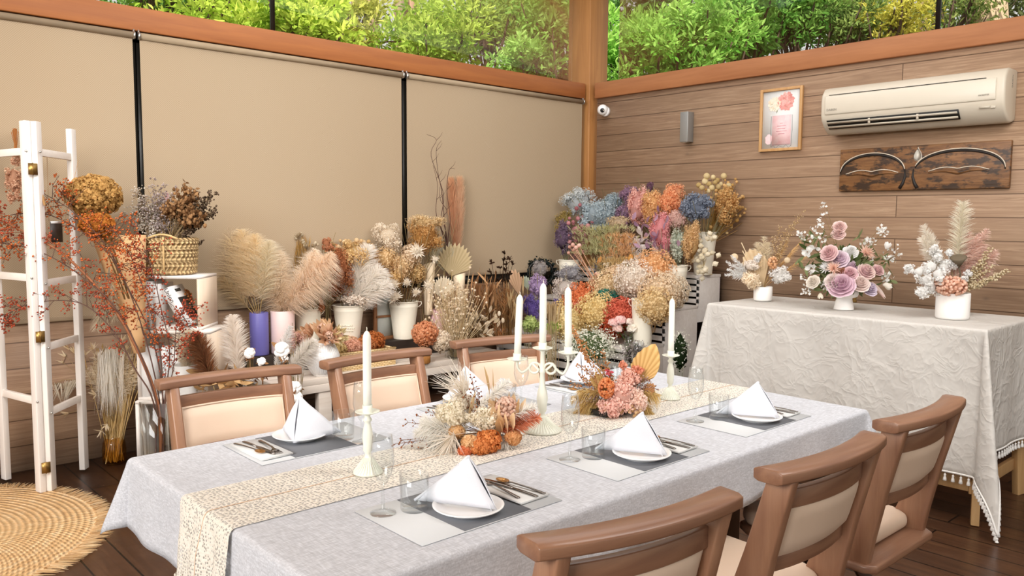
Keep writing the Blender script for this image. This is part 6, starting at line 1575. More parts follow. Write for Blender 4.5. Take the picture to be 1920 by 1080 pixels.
tuft('white_leaves', 'bleached white leaves in the middle of the bank', 'dried leaves', Y(1190, 500, 4.90), None, ('d3c6be', 'fdf7f2'), bk, 'colour bank in the corner', 'leaves')
def grassb(name, label, px, w_, y0p, y1p, y, cols, n=240):
    def bk(m, s):
        for q in range(n):
            x = px + rng.normal() * w_ / 2; e = Y(x, y0p + rng.random() * (y1p - y0p) * .75, y + rng.normal() * .03); m.fibres(np.repeat(e[None], 7, 0), np.array([0, 0, .8]) + RT * (x - px) / w_ * .5 + rng.normal(size=(7, 3)) * .4, .045, .004)
        for q in range(26): s.tube(grow(Y(px + rng.normal() * 5, y1p + 12, y), Y(px + rng.normal() * w_ / 2, y0p + 25, y), n=3), .0015, 3)
    tuft(name, label, 'dried grasses', Y(px, y1p + 12, y), None, cols, bk, 'colour bank in the corner', 'blades')
grassb('green_grass_bunch', 'pale olive green fluffy grass in the middle of the bank', 1122, 46, 428, 496, 4.84, ('8d8c55', 'd8d3a0'), 300)
grassb('apricot_grass_bunch', 'pale apricot fluffy grass beside the olive green grass', 1160, 36, 442, 500, 4.84, ('c58a50', 'f2c795'), 220)
grassb('tan_grass_bunch', 'tan fluffy grass above the cream hydrangeas', 1150, 40, 488, 520, 4.72, ('a9854c', 'e0c48c'), 180)
yfl('cream_filler', 'cream and lilac filler blooms below the coral bunch', 1160, 420, 56, 30, 4.98, ('a58a76', 'e6cfa6'), 800, .014, 16, None, .35)
yfl('gypsophila_bunch', 'brownish white tiny blooms above the cream hydrangeas', 1202, 492, 44, 40, 4.80, ('a89a8c', 'f3eadf'), 1100, .008, 24, None, .3)
for (x, y, r_, yy_, lab, cc) in ((1140, 540, 37, 4.62, 'cream hydrangea at the left of the pale row', ('d3ac74', 'fbe7c2')), (1160, 522, 28, 4.70, 'cream hydrangea behind the white one in the pale row', ('d2ae80', 'fbe5c4')), (1190, 524, 39, 4.58, 'white hydrangea in the middle of the pale row', ('d9c7b2', 'fdf5ea')), (1226, 506, 40, 4.76, 'peach orange hydrangea at the top of the pale row', ('dd9a55', 'fcd1a0')), (1236, 548, 40, 4.60, 'beige hydrangea right of the white one in the pale row', ('cfae82', 'fae5c6')), (1254, 546, 37, 4.66, 'ivory hydrangea at the right end of the pale row', ('cdb795', 'fbeed8')), (1227, 574, 37, 4.46, 'tan cream hydrangea hanging lowest over the bucket', ('c8a468', 'f8e0b0')), (1120, 586, 40, 4.40, 'big lemon cream hydrangea in front of the orange one', ('d6b264', 'fbe7ae')), (1090, 562, 34, 4.50, 'vivid orange red hydrangea beside the lemon cream one', ('cb5a2c', 'f59a66')), (1086, 584, 26, 4.44, 'dusty coral hydrangea below the vivid orange one', ('b55f45', 'ec9d80')), (1070, 606, 38, 4.34, 'pale lemon hydrangea at the lower left of the bank', ('d4b76c', 'fbeab8')), (1062, 588, 30, 4.42, 'golden tan hydrangea behind the middle candle', ('c59c50', 'f0d18c')), (1165, 588, 32, 4.44, 'deep red hydrangea at the right of the lemon cream one', ('b4402c', 'ea7c62')), (1148, 612, 24, 4.40, 'dark rust red hydrangea under the deep red one', ('8a2a18', 'cf5a3c')), (1138, 566, 25, 4.52, 'teal green hydrangea behind the lemon cream one', ('0f4d44', '3f8f7c'))):
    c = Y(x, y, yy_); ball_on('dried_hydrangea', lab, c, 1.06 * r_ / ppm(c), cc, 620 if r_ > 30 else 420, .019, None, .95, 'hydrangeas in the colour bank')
yfl('brown_fluff', 'brown curly dried bunch above the vivid orange hydrangea', 1100, 545, 60, 40, 4.62, ('7a5028', 'c8965a'), 900, .014, 16, None, .34)
balls_bunch('blush_craspedia', 'bundle of blush pink ball flowers leaning left on long stalks', [(1068, 463), (1074, 459), (1080, 464), (1086, 460), (1066, 474), (1076, 468), (1118, 513), (1122, 515)], Y(1132, 556, 4.55), .013, ('d39a86', 'fbd6c6'), sc=('c08a68', 'ecc0a0'), d=.02, stem=.003)
yfl('orange_pom', 'small orange dried pompons above the pale row', 1126, 487, 16, 16, 4.72, ('d88a3a', 'fcbf78'), 160, .012, 5)
yfl('orange_pom', 'orange yellow pompons beside the white hydrangea', 1182, 486, 18, 18, 4.74, ('d39038', 'fac278'), 180, .012, 5)
yfl('white_pom', 'small white pompon next to the orange ones', 1139, 496, 18, 12, 4.70, ('e3cfa8', 'fff6e4'), 150, .011, 5)
yfl('slate_pods', 'slate blue dried pods left of the pale row', 1120, 505, 22, 34, 4.74, ('5e6070', 'a2a4b2'), 260, .016, 8)
# left lower part of the bank
t = thing('black_wreath', 'black twig wreath leaning against the wall beside the grey blooms', 'wreath', X(1015, 505, -4.90)); wc = X(1014, 512, -4.90); m = MB()
for q in range(700):
    a = rng.random() * 2 * PI; r_ = .105 + rng.normal() * .014; c = wc + np.array([rng.normal() * .012, 0, 0]) + RT * r_ * math.cos(a) * 1.05 + np.array([0, 0, r_ * math.sin(a)]); m.petals([c], rdir(1), .022, .7, .2)
m.build('foliage', pet('0e1312', '2e3835', .1), t); MB().tube([wc + RT * .107 * math.cos(a) + np.array([0, 0, .104 * math.sin(a)]) for a in np.linspace(0, 2 * PI, 30)], .012, 6).build('ring', M_black, t)
def xfl(name, label, px, py, wpx, hpx, x, cols, n=1400, size=.008, k=26, lr=.28, grp='lower left of the colour bank', cat='dried flowers'):
    c = X(px, py, x) if 'wreath' in label and 'inside' in label else Y(px, py, {-4.70: 4.62, -4.56: 4.46, -4.62: 4.42, -4.55: 4.34, -4.60: 4.40, -4.42: 4.22, -4.36: 4.20}.get(x, 4.4)); s_ = ppm(c); wpx, hpx = wpx * 1.12, hpx * 1.12; rad = (wpx / s_ / 2, wpx / s_ / 2 * .7, hpx / s_ / 2); c[0] = max(c[0], XA + rad[0] + .01)
    t = thing(name, label, cat, c, 0, grp); m = MB(); fluff(m, c, rad, n, size, k, lr); m.build('blooms', pet(*cols), t)
    s = MB(); stems(s, np.array([c[0], c[1], max(.02, min(.02, c[2]))]), [c + rng.normal(size=3) * np.array(rad) * .4 for _ in range(12)], .002, spread=.03); s.build('stalks', pet('8a7a5c', 'c0ad86'), t)
xfl('grey_gypsophila', 'grey lilac tiny blooms inside the black wreath', 1012, 504, 44, 36, -4.78, ('7d7876', 'd2c9c6'), 1200)
xfl('grey_gypsophila', 'grey lilac cloud of tiny blooms right of the wreath', 1068, 512, 66, 40, -4.70, ('7c7a82', 'c9c4c6'), 1700, .009)
xfl('white_gypsophila', 'ivory grey cloud of tiny blooms below the grey lilac one', 1060, 542, 70, 48, -4.56, ('b0a49c', 'f1e6dc'), 2000, .010)
xfl('lilac_plume_bunch', 'lilac feathery bunch in front of the wreath', 1010, 540, 44, 56, -4.62, ('8d72a0', 'ccb3d6'), 900, .016, 14, .36)
xfl('purple_statice', 'deep violet statice left of the middle candle', 996, 578, 46, 62, -4.55, ('43307a', '8f78bf'), 1700, .010)
xfl('purple_statice', 'dark violet tuft between the two candles', 1042, 572, 18, 34, -4.60, ('4a3a72', '8a7ab0'), 400, .010, 8)
def bk(m, s):
    for q in range(30):
        a = Wd(1030 + rng.normal() * 8, 610, 5.3); s.tube([a, np.array([a[0], a[1], .02])], .0015, 3, .5, False); leafb(m, a, np.array([0, 0, 1]) + rng.normal(size=3) * .12, .16, .014, .1)
tuft('tan_stalks', 'bundle of tan stalks below the lilac bunch', 'dried grasses', Wd(1030, 615, 5.3), None, ('9a7c54', 'cdb48a'), bk, 'lower left of the colour bank', 'leaves')
fcol = 'fresh flowers at the foot of the bank'
xfl('green_blossom', 'lime green fresh blossoms left of the middle candle', 992, 608, 48, 30, -4.42, ('5f7f2c', 'd3e08c'), 900, .018, 16, .36, fcol, 'flowers')
xfl('green_hydrangea', 'bright green hydrangea between the candles', 1038, 612, 34, 28, -4.36, ('5d7f1f', 'b7d05e'), 700, .016, 14, .36, fcol, 'flowers')
def gyp(label, px, py, wpx, hpx, y, cols, n, leafc=('2f4223', '6f8450'), size=.010, base_z=.25):
    c = Y(px, py, y); s_ = ppm(c); rad = np.array([wpx / s_ / 2, wpx / s_ / 2 * .7, hpx / s_ / 2]); t = thing('gypsophila', label, 'flowers', c, 0, fcol)
    m = MB(); s = MB(); fine(m, c, rad, n, size, np.array([c[0], c[1], .02]), 60, s); m.build('blooms', pet(*cols), t)
    L = MB(); L.add(c + ICO1[0] * rad * .72, ICO1[1], 0.0); fluff(L, c, rad * .85, 260, .016, 16, .32, False); L.build('foliage', pet(*leafc), t); s.build('stalks', pet('55683a', '8fa06a'), t)
gyp('large white gypsophila bush behind the centrepiece', 1105, 650, 140, 84, 4.05, ('dcdac4', 'fffff2'), 5200, ('4a5a38', '8d9c6c'), .012)
gyp('white gypsophila left of the candelabra arm', 1022, 655, 56, 66, 4.05, ('dcdcc8', 'fffff2'), 2000, ('4a5a38', '8d9c6c'), .012)
gyp('white gypsophila hanging beside the end of the white stand', 1275, 660, 46, 100, 4.12, ('cfcfc0', 'fffff4'), 900, ('1e2a18', '46593a'))
gyp('dark grey limonium bush right of the white gypsophila', 1196, 668, 74, 66, 4.15, ('6a605e', 'b5aaa6'), 3600, ('3c3532', '6d6462'), .009)
# glass with carnations on the lowest step
cg = Y(1178, 660, 4.32); cg = np.array([cg[0], 4.38, .501]); cg = ybase(1180, .501, 4.38)
cyl_vase('carnation_glass', cg, .085, .040, glass('clear_jar', '#f4f7f3', .1, .02, .05), 'small clear glass of carnations at the foot of the stand', 'glass', prof=[(0, 0), (.036, 0), (.040, .006), (.042, .085), (.039, .085), (.037, .012), (0, .008)])
for (x, y, r_, cc, lab) in ((1150, 606, 13, ('e2a2a0', 'fde0da'), 'pink carnation at the left of the small glass'), (1163, 602, 15, ('e4a8a6', 'fde3de'), 'large pink carnation in the middle of the small glass'), (1158, 617, 14, ('d9a79c', 'fdeae2'), 'pale pink carnation low in the small glass'), (1180, 604, 11, ('e6cfc0', 'fff3ea'), 'cream carnation at the back of the small glass'), (1187, 617, 16, ('e6dac4', 'fffaf0'), 'large cream carnation in the small glass'), (1202, 606, 10, ('d98c84', 'f9c8bf'), 'small salmon carnation at the right of the small glass'), (1208, 622, 9, ('e8d6c6', 'fff4ea'), 'cream bud at the far right of the small glass')):
    c = near(x, y, cg, -.04); t = thing('carnation', lab, 'flowers', c, 0, 'carnations in the small glass'); m = MB(); rr_ = r_ / ppm(c); d = rdir(120); d[:, 2] = np.abs(d[:, 2]) * .8; m.petals(c + d * rr_ * .6 * rng.random((120, 1)) ** .3, d, rr_ * .7, 1.2, .3); m.balls([c], rr_ * .55, tone=.2); m.build('petals', pet(*cc), t)
    s = MB(); stems(s, cg + (0, 0, .012), [c], .002); leafb(s, c - np.array([0, 0, .03]) + np.zeros((3, 3)), rdir(3) + [0, 0, .3], .04, .008); s.build('stalk', pet('3d5a2a', '7c9a55'), t)
# ================================================================== SIDEBOARD VASES AND ARRANGEMENTS
M_cer = plain('matte_white_ceramic', 'f4f2ef', .55, .02)
def sb(px, py): return on(px, py, 'z', SZ + .003)
# 1 left: small round pot
v1 = sb(1430, 564); h1 = hgt(v1, 543) + .02; r1 = 17 / ppm(v1)
cyl_vase('small_white_pot', v1, h1, r1, M_cer, 'small white ceramic pot at the left end of the sideboard', 'vase', 'white vases on the sideboard', [(0, .003), (r1 * .8, 0), (r1 * .96, .004), (r1, .014), (r1, h1 - .002), (r1 * .95, h1), (r1 * .9, h1 - .01), (r1 * .9, .015), (0, .012)])
def NP(ref): return lambda x, y, d=0.0: near(x, y, ref, d)
A = thing('dried_arrangement', 'cream and white dried arrangement in the small white pot', 'flower arrangement', v1 + (0, 0, h1 - .02)); p = NP(v1); tp = v1 + np.array([0, 0, h1 - .01])
def part_fl(name, x, y, w, h, d, cols, n=500, size=.010, k=12, lr=.36, par=None):
    c = p(x, y, d); s_ = ppm(c); m = MB(); fluff(m, c, (w / s_ / 2, w / s_ / 2 * .8, h / s_ / 2), n, size, k, lr); return m.build(name, pet(*cols), par or A)
part_fl('cream_hydrangea', 1410, 525, 54, 42, -.06, ('e6cda6', 'fff3de'), 800, .012, 14)
part_fl('white_hydrangea', 1462, 518, 52, 42, -.05, ('e8e4de', 'ffffff'), 800, .013, 14)
part_fl('white_hydrangea', 1408, 500, 40, 26, -.03, ('d8c9ba', 'fff7ee'), 400, .012, 10)
part_fl('white_statice', 1420, 484, 24, 22, -.02, ('d8d2cc', 'ffffff'), 240, .010, 8)
m = MB(); m.balls(p(1449, 493, -.06) + rdir(40) * .024 * [1, 1, 1.4], .009); m.build('peach_flower_cone', pet('d9955c', 'f9cfa5'), A)
m = MB(); fan(m, tp, p(1404, 462) - tp, CAM - tp, .25, .55, 9, .1, .05); m.build('palm_leaf', pet('cfa873', 'f0d8b0'), A, solid=.001)
m = MB()
for (x, y) in ((1432, 443), (1420, 455), (1440, 455)): plume(m, tp, p(x, y), .09, 320, .35, spread=.7)
m.build('cream_plume', pet('c9b48c', 'f6ead2'), A)
m = MB(); s = MB()
for (x, y) in ((1503, 398), (1480, 425), (1492, 412), (1470, 440), (1450, 448), (1462, 430)): spray(m, s, tp, p(x, y, .02), 9, 4, .0042, .04, .8)
m.build('grass_sprays', pet('c29a63', 'ecd5ad'), A); s.build('grass_stems', pet('b08b55', 'd9b984'), A)
m = MB()
for (x, y) in ((1500, 455), (1512, 480), (1490, 465), (1478, 450)): plume(m, tp, p(x, y, .03), .05, 260, .3, spread=.4)
m.build('golden_plume', pet('b98647', 'ecc791'), A)
m = MB()
for (x, y) in ((1362, 490), (1365, 505), (1372, 480), (1360, 515), (1385, 492), (1378, 512)): feathery(m, p(1405, 520), p(x, y, -.03), .05, 22, .006)
m.build('white_fern', pet('d3cfca', 'ffffff'), A)
m = MB()
for (x, y) in ((1390, 455), (1392, 470)): m.tube(grow(tp, p(x, y), n=4), [.002, .002, .002, .0035], 5)
m.tube(grow(tp, p(1377, 482), n=4), .0014, 5); m.balls([p(1377, 482)], .022, True); m.tube(grow(tp, p(1476, 488), n=4), .0012, 4); m.balls([p(1476, 488, -.04)], .018, True); m.build('seed_pods', pet('d6b887', 'f7e6c8'), A, True)
# 2 middle: footed bowl
v2 = sb(1582, 580); s2 = ppm(v2); h2 = hgt(v2, 543)
R2 = 25 / s2; r0 = 18 / s2
cyl_vase('footed_vase', v2, h2, R2, M_cer, 'white footed compote vase in the middle of the sideboard', 'vase', 'white vases on the sideboard', [(0, .002), (r0, 0), (r0, .004), (r0 * .78, h2 * .55), (r0 * .80, h2 * .60), (R2 * .9, h2 * .66), (R2, h2 * .78), (R2, h2 - .003), (R2 * .96, h2), (R2 * .9, h2 - .01), (R2 * .85, h2 * .75), (0, h2 * .68)])
MB_ = on(1602, 567, 'z', SZ + .003)
solo(MB().lathe([(0, 0), (.012, 0), (.014, .01), (.008, .018), (.012, .03), (.009, .04), (0, .042)], k=16), 'brass_knob', M_brass, 'tiny brass ornament half hidden behind the footed vase', 'ornament', loc=MB_, smooth=True)
A = thing('rose_arrangement', 'pink and lilac rose arrangement with white blossom in the footed vase', 'flower arrangement', v2 + (0, 0, h2 - .02)); p = NP(v2); tp = v2 + np.array([0, 0, h2 - .01])
FN = CAM - v2; FN = FN / np.linalg.norm(FN)
L = MB(); c = tp + np.array([0, 0, .10]); L.add(c + FW * .05 + ICO1[0] * [.10, .07, .08], ICO1[1], 0)
for q in range(150):
    d = unit(rng.normal(size=3) * [1, .8, .8] + [0, 0, .15]); leafb(L, c + FW * .04 + d * [.10, .06, .09], d + rng.normal(size=3) * .3, .075, .022)
for (x, y) in ((1510, 470), (1515, 505), (1540, 470), (1650, 510), (1660, 530), (1620, 450), (1525, 530), (1530, 450), (1655, 490)):
    leafb(L, p(x, y, .0) + rng.normal(size=(7, 3)) * .02, rdir(7) + [0, 0, .4], .07, .018)
L.build('green_leaves', pet('33421f', '8d9a68'), A)
P1, P2, P3 = ('cf8f9a', 'f9d9d9'), ('c892ac', 'f6d9e4'), ('b79bb4', 'e9d6e6')
for (x, y, r_, cc, nm, d, nx) in ((1577, 534, 21, P2, 'lilac_rose', -.10, .0), (1554, 474, 14, ('e0a4aa', 'fde0de'), 'pink_rose', -.06, -.4), (1574, 485, 15, ('d6b4c8', 'f6e4ee'), 'lilac_rose', -.05, 0), (1593, 513, 13, ('dfa2ae', 'fcd8dc'), 'pink_rose', -.08, .1), (1625, 508, 14, ('dba6b0', 'fde6da'), 'pink_rose', -.08, .5), (1561, 526, 13, ('e6cdc6', 'fff3ee'), 'blush_rose', -.08, -.4), (1613, 531, 15, ('e8c6bd', 'fff0e8'), 'blush_rose', -.10, .3), (1631, 541, 13, ('c6b4cc', 'f0e4f2'), 'lilac_rose', -.08, .6), (1599, 501, 12, ('d0a8be', 'f3dce8'), 'lilac_rose', -.04, .1), (1647, 506, 10, ('e0a4aa', 'fde0de'), 'pink_rose', -.04, .6), (1574, 425, 11, ('e3b0ac', 'fde4de'), 'blush_rose', 0, 0), (1572, 438, 11, ('e3b0ac', 'fde4de'), 'blush_rose', 0, 0), (1524, 528, 11, ('ecdccb', 'fff8ee'), 'cream_rose', -.04, -.6), (1595, 472, 12, ('e9e6e0', 'ffffff'), 'white_rose', -.03, .2), (1579, 510, 9, ('a85f44', 'd79a78'), 'rust_rose', -.06, 0)):
    m = MB(); rose(m, p(x, y, d - .02), FN + RT * nx + np.array([0, 0, .55]), r_ * 1.14 / s2, 6); m.build(nm, pet(''.join('%02x' % int(int(cc[0][i:i + 2], 16) * .86) for i in (0, 2, 4)), cc[1], .2, .01), A)
for (x, y, r_, cc, d, nx) in ((1563, 503, 14, ('eaa98d', 'fde6d6'), -.09, -.1), (1624, 474, 15, ('eaa98d', 'fde6d6'), -.05, .4), (1549, 501, 12, ('e3e3e0', 'ffffff'), -.06, -.5)):
    m = MB(); mum(m, p(x, y, d), FN + RT * nx + np.array([0, 0, .4]), r_ / s2, 80); m.build('chrysanthemum', pet(*cc), A)
for (x, y, r_, cc, n_) in ((1661, 459, 12, ('e4ddd2', 'ffffff'), RT * .4 + np.array([0, 0, 1])), (1658, 540, 12, ('e3d9c8', 'fffdf5'), RT * .8 - np.array([0, 0, .3])), (1538, 555, 10, ('d9cdb2', 'fbf5e4'), np.array([0, 0, -1]) + RT * .1), (1655, 540, 9, ('e6ddcc', 'fffdf6'), RT * .5)):
    m = MB(); tulip(m, p(x, y + (8 if n_[2] > 0 else -6), -.05), n_, r_ * .55 / s2); m.build('white_tulip', pet(*cc), A)
for (x, y) in ((1512, 470), (1528, 466), (1520, 500), (1525, 505), (1515, 475)):
    m = MB(); c = p(x, y, -.03)
    for j in range(7): d = unit(FN + rng.normal(size=3) * .8); leafb(m, c, d, .035, .022, -.1)
    m.build('white_blossom', pet('dcdcd8', 'ffffff'), A)
s = MB()
for pts in (((1548, 383), (1545, 400), (1538, 415), (1540, 425), (1528, 430), (1535, 442), (1546, 451)), ((1500, 440), (1512, 448), (1520, 446), (1495, 438)), ((1655, 430), (1648, 428), (1660, 433)), ((1628, 452), (1637, 450), (1622, 458), (1634, 458)), ((1676, 480), (1660, 482), (1685, 476), (1668, 486), (1673, 465)), ((1505, 520), (1512, 535), (1508, 550), (1516, 542), (1540, 532), (1547, 538)), ((1660, 525), (1668, 520), (1662, 515), (1655, 518), (1638, 490))):
    e = None; m = MB()
    for (x, y) in pts:
        c = p(x, y, -.02); m.petals(c + rng.normal(size=(9, 3)) * .011, rdir(9), .017, 1, .3, .4 + .6 * rng.random(9)); s.tube(grow(tp + np.array([0, 0, .05]), c, rng.normal(size=3) * .01, 5), .0012, 4, rng.random(), False)
    m.build('white_sprig', pet('dedccf', 'ffffff'), A)
s.build('thin_stems', pet('6b5233', 'a08a5c'), A)
m = MB()
for (x, y) in ((1662, 566), (1655, 555), (1652, 548), (1660, 558)): leafb(m, p(1635, 528, -.06), p(x, y, -.05) - p(1635, 528, -.06), .12, .02, .0)
m.build('pink_pampas_leaf', pet('e0c1b6', 'fdeae4'), A)
# 3 right: straight cylinder
v3 = sb(1785, 597); s3 = ppm(v3); h3 = hgt(v3, 548); r3 = 29 / s3
cyl_vase('cylinder_pot', v3, h3, r3, M_cer, 'plain white cylinder pot at the right of the sideboard', 'vase', 'white vases on the sideboard', [(0, .002), (r3 * .93, 0), (r3, .010), (r3, h3 - .003), (r3 * .97, h3), (r3 * .92, h3 - .006), (r3 * .92, .016), (0, .014)], 48)
A = thing('pastel_arrangement', 'white, dusty pink and straw dried arrangement in the cylinder pot', 'flower arrangement', v3 + (0, 0, h3 - .02)); p = NP(v3); tp = v3 + np.array([0, 0, h3 - .015])
m = MB(); plume(m, tp, p(1806, 380), .10, 900, .30, (0, 0, 0), 1, True, .003, .2, .35, .75); m.build('tall_ivory_plume', pet('c9bda2', 'f9f2e2'), A)
m = MB()
for (x, y) in ((1732, 424), (1742, 440), (1728, 446)): plume(m, tp, p(x, y, .0), .07, 420, .40, (0, 0, .0), 1, True, .003, .2, .5)
m.build('ivory_fern', pet('cfc3ab', 'fbf5ea'), A)
m = MB()
for (x, y) in ((1850, 430), (1835, 440), (1818, 435), (1868, 470), (1845, 460), (1825, 460), (1855, 500), (1790, 470), (1800, 455)): plume(m, tp, p(x, y, .04), .075, 420, .38, spread=.75, w=.004)
m.build('dusty_pink_bloom', pet('c9a08c', 'f0d2c4'), A)
m = MB(); s = MB()
for (x, y, r_) in ((1705, 505, 10), (1722, 510, 14), (1735, 525, 16), (1745, 500, 18), (1760, 515, 18), (1728, 545, 14), (1745, 540, 16), (1770, 500, 15), (1758, 480, 13), (1785, 495, 11), (1780, 475, 8), (1815, 512, 7), (1750, 468, 12), (1725, 552, 9), (1808, 522, 7)):
    c = p(x, y, -.05 + rng.normal() * .02); fluff(m, c, np.ones(3) * r_ / s3, 110, .013, 6, .5); s.tube(grow(tp, c, n=4), .0014, 4, .5, False)
m.build('white_hydrangea', pet('e6e2dc', 'ffffff'), A); s.build('thin_stems', pet('9a8560', 'c9b48c'), A)
m = MB(); c = p(1782, 536, -.07); d = rdir(240); m.balls(c + d * np.array([27, 20, 17]) / s3, .0078, tone=rng.random(240)); m.add(c + ICO1[0] * np.array([25, 18, 15]) / s3, ICO1[1], 0); m.build('peach_berry_cluster', pet('e2a684', 'ffdec8'), A)
m = MB(); a = p(1798, 500, -.06); b = p(1797, 483, -.08); m.tube([tp, p(1801, 515, -.05), a], .004, 6); m.tube([a, a + (b - a) * .3, b, b + unit(b - a) * .004], [.006, .016, .038, .030], 14); m.build('lotus_pod', pet('453c30', '6f6250', 0), A)
m = MB(); s = MB()
for (x, y) in ((1886, 510), (1880, 512), (1870, 520), (1855, 470), (1850, 485), (1860, 500), (1845, 500), (1840, 530)): spray(m, s, tp, p(x, y, -.02), 12, 4, .0058, .028, .6)
m.build('straw_ears', pet('bda678', 'f2e5c5'), A); s.build('straw_stems', pet('b59a66', 'dcc694'), A)

# ================================================================== TABLE CENTREPIECES
c1 = on(880, 830, 'z', T + .006); c1 = np.array([-1.85, on(880, 830, 'z', T)[1] , T + .006])
A = thing('flower_centrepiece', 'low white and orange dried centrepiece between the candlestick and the candelabra', 'centrepiece', c1, 0, 'dried centrepieces on the runner'); p = NP(c1)
MB().box(c1 + (-.02, 0, .009), (.08, .18, .016)).build('tray', M_black, A, bevel=.003)
b0 = c1 + np.array([0, 0, .04])
part = part_fl
part('cream_hydrangea', 848, 778, 88, 62, -.01, ('ddcfb0', 'fff8e8'), 1200, .009, 16, .4, A)
part('cream_hydrangea', 908, 784, 72, 60, -.02, ('e0d2ae', 'fff9ea'), 1200, .009, 16, .4, A)
part('ivory_hydrangea', 868, 756, 70, 50, .05, ('e4d8be', 'fffaf0'), 700, .009, 12, .4, A)
for (x, y, r_, cc, d, nm) in ((915, 828, 24, ('b3531d', 'f09a56'), -.06, 'orange_hydrangea'), (900, 838, 18, ('b85a22', 'ee9a58'), -.08, 'orange_hydrangea'), (882, 832, 17, ('c07a36', 'f8cf9a'), -.07, 'honey_hydrangea'), (872, 846, 13, ('bb4f2c', 'ee8a5a'), -.08, 'coral_hydrangea'), (962, 820, 15, ('bd7434', 'f4bb80'), -.03, 'honey_hydrangea'), (856, 810, 14, ('c98a48', 'f6cf98'), -.03, 'honey_hydrangea')):
    m = MB(); c = p(x, y, d); hyd(m, c, r_ / ppm(c), 200, .017, .9); m.build(nm, pet(*cc), A)
m = MB()
for (x0, y0, x1, y1, w_) in ((925, 808, 1010, 782, 26), (930, 805, 985, 795, 24), (935, 800, 1000, 775, 18)): plume(m, p(x0, y0, -.02), p(x1, y1, -.03), w_ / ppm(c1), 420, .1, spread=.7, w=.003, droop=.1)
m.build('coral_plume', pet('b0502e', 'ef9f78'), A)
m = MB()
for (x0, y0, x1, y1, w_) in ((860, 825, 848, 835, 44), (880, 800, 778, 812, 40), (850, 850, 775, 862, 36), (930, 830, 928, 845, 30), (935, 790, 1005, 762, 30), (900, 760, 955, 715, 22), (880, 835, 905, 825, 24), (845, 812, 800, 835, 50), (835, 800, 790, 795, 40), (870, 845, 850, 862, 30), (950, 812, 945, 838, 26), (840, 835, 760, 850, 34)): plume(m, p(x0, y0, -.02), p(x1, y1, -.03), w_ / ppm(c1), 460, .0, spread=.8, w=.0022, droop=.15)
m.build('white_feather_grass', pet('e6e0d6', 'fffefa'), A)
m = MB()
for (ox, oy, tx, ty, n_, L_) in ((868, 745, 855, 712, 60, .12), (878, 730, 840, 705, 46, .13), (845, 820, 822, 850, 70, .10), (852, 815, 838, 852, 40, .10)):
    a = p(ox, oy, .04 if oy < 780 else -.06); d = p(tx, ty, .04 if oy < 780 else -.10) - a
    m.fibres(np.repeat(a[None], n_, 0), unit(d) + rng.normal(size=(n_, 3)) * .45, L_ * (.6 + .5 * rng.random(n_)), .0032, .0)
m.build('bleached_fan_fern', pet('cfc2ac', 'fffaf0'), A)
m = MB(); s = MB()
for (x, y, d) in ((765, 792, .02), (785, 780, .04), (742, 832, -.04), (760, 848, -.05), (755, 825, -.03), (805, 772, .05), (885, 712, .03), (870, 740, .03), (895, 735, .02), (810, 800, .0)): spray(m, s, b0, p(x, y, d), 7, 3, .0030, .028, .8)
m.build('tiny_rust_buds', pet('6e3a28', 'c07a54'), A); s.build('wiry_stems', pet('6e4a34', 'a47a58'), A)
pc = p(948, 776, -.02); m = MB(); n_ = unit(np.array([0, 0, 1]) - FW * .3 + RT * .1); a_, s_, u_ = frame(n_)
pa = A
for k_ in range(2):
    for j in range(8):
        th = j * PI / 4 + k_ * .4; o = s_ * math.cos(th) + u_ * math.sin(th); leafb(m, pc - n_ * .065 + o * .022, n_ * 1.0 + o * .34, .118, .028, -.22)
pr = m.build('protea_bracts', pet('c8945c', 'f8d9ae'), A)
m = MB(); d = rdir(260); m.balls(pc + n_ * .01 + d * np.array([.033, .033, .042]), .0058, tone=rng.random(260)); m.add(pc + n_ * .01 + ICO1[0] * np.array([.032, .032, .042]), ICO1[1], .2); m.build('protea_centre', pet('dba98d', 'fbe0cd'), A)
m = MB()
for (ox, oy, tx, ty, L_, w_) in ((920, 770, 928, 712, .13, .016), (918, 740, 912, 690, .09, .012), (878, 790, 888, 740, .10, .012)): a = p(ox, oy, .02); leafb(m, a, p(tx, ty, .02) - a, L_, w_, .1)
m.build('straw_leaves', pet('c99f66', 'f2d9ac'), A)
m = MB(); a = p(935, 770, .05)
for (x, y, w_) in ((945, 712, 26), (965, 738, 22)): plume(m, a, p(x, y, .05), w_ / ppm(c1), 320, .2, spread=.7, w=.005)
m.build('white_curled_leaf', pet('d9d9dc', 'ffffff'), A)
# second centrepiece in a black tray
c2 = np.array([-1.85, on(1150, 772, 'z', T)[1], T + .006]); p = NP(c2)
A = thing('flower_centrepiece', 'peach and gold dried centrepiece in a black tray with a gold palm leaf', 'centrepiece', c2, 0, 'dried centrepieces on the runner')
MB().box(c2 + (-.02, 0, .010), (.09, .22, .019)).build('tray', M_black, A, bevel=.003)
for (x, y, w_, h_, d, cc, n_) in ((1165, 742, 78, 70, -.05, ('dc9c88', 'ffe0d2'), 1500), (1148, 764, 66, 42, -.07, ('dc9e8c', 'ffdcd0'), 900), (1194, 752, 52, 58, -.05, ('e4b89e', 'ffeadd'), 1000), (1178, 712, 52, 48, -.02, ('dfa088', 'ffd8c6'), 900), (1122, 716, 44, 36, .02, ('c08a4e', 'ecc48c'), 500)):
    part_fl('peach_hydrangea', x, y, w_, h_, d, cc, n_, .010, 16, .38, A)
m = MB(); c = p(1137, 728, -.06); d = rdir(200); m.balls(c + d * np.array([.026, .026, .034]), .0055, tone=rng.random(200)); m.build('orange_berry_head', pet('d9692e', 'fcb27c'), A)
m = MB()
for q in range(46):
    c = p(1130 + rng.random() * 72, 775 + rng.normal() * 5 - rng.random() * 8, -.08); m.balls(c, .006)
m.build('tan_seed_heads', pet('a9743f', 'f0cf9c'), A)
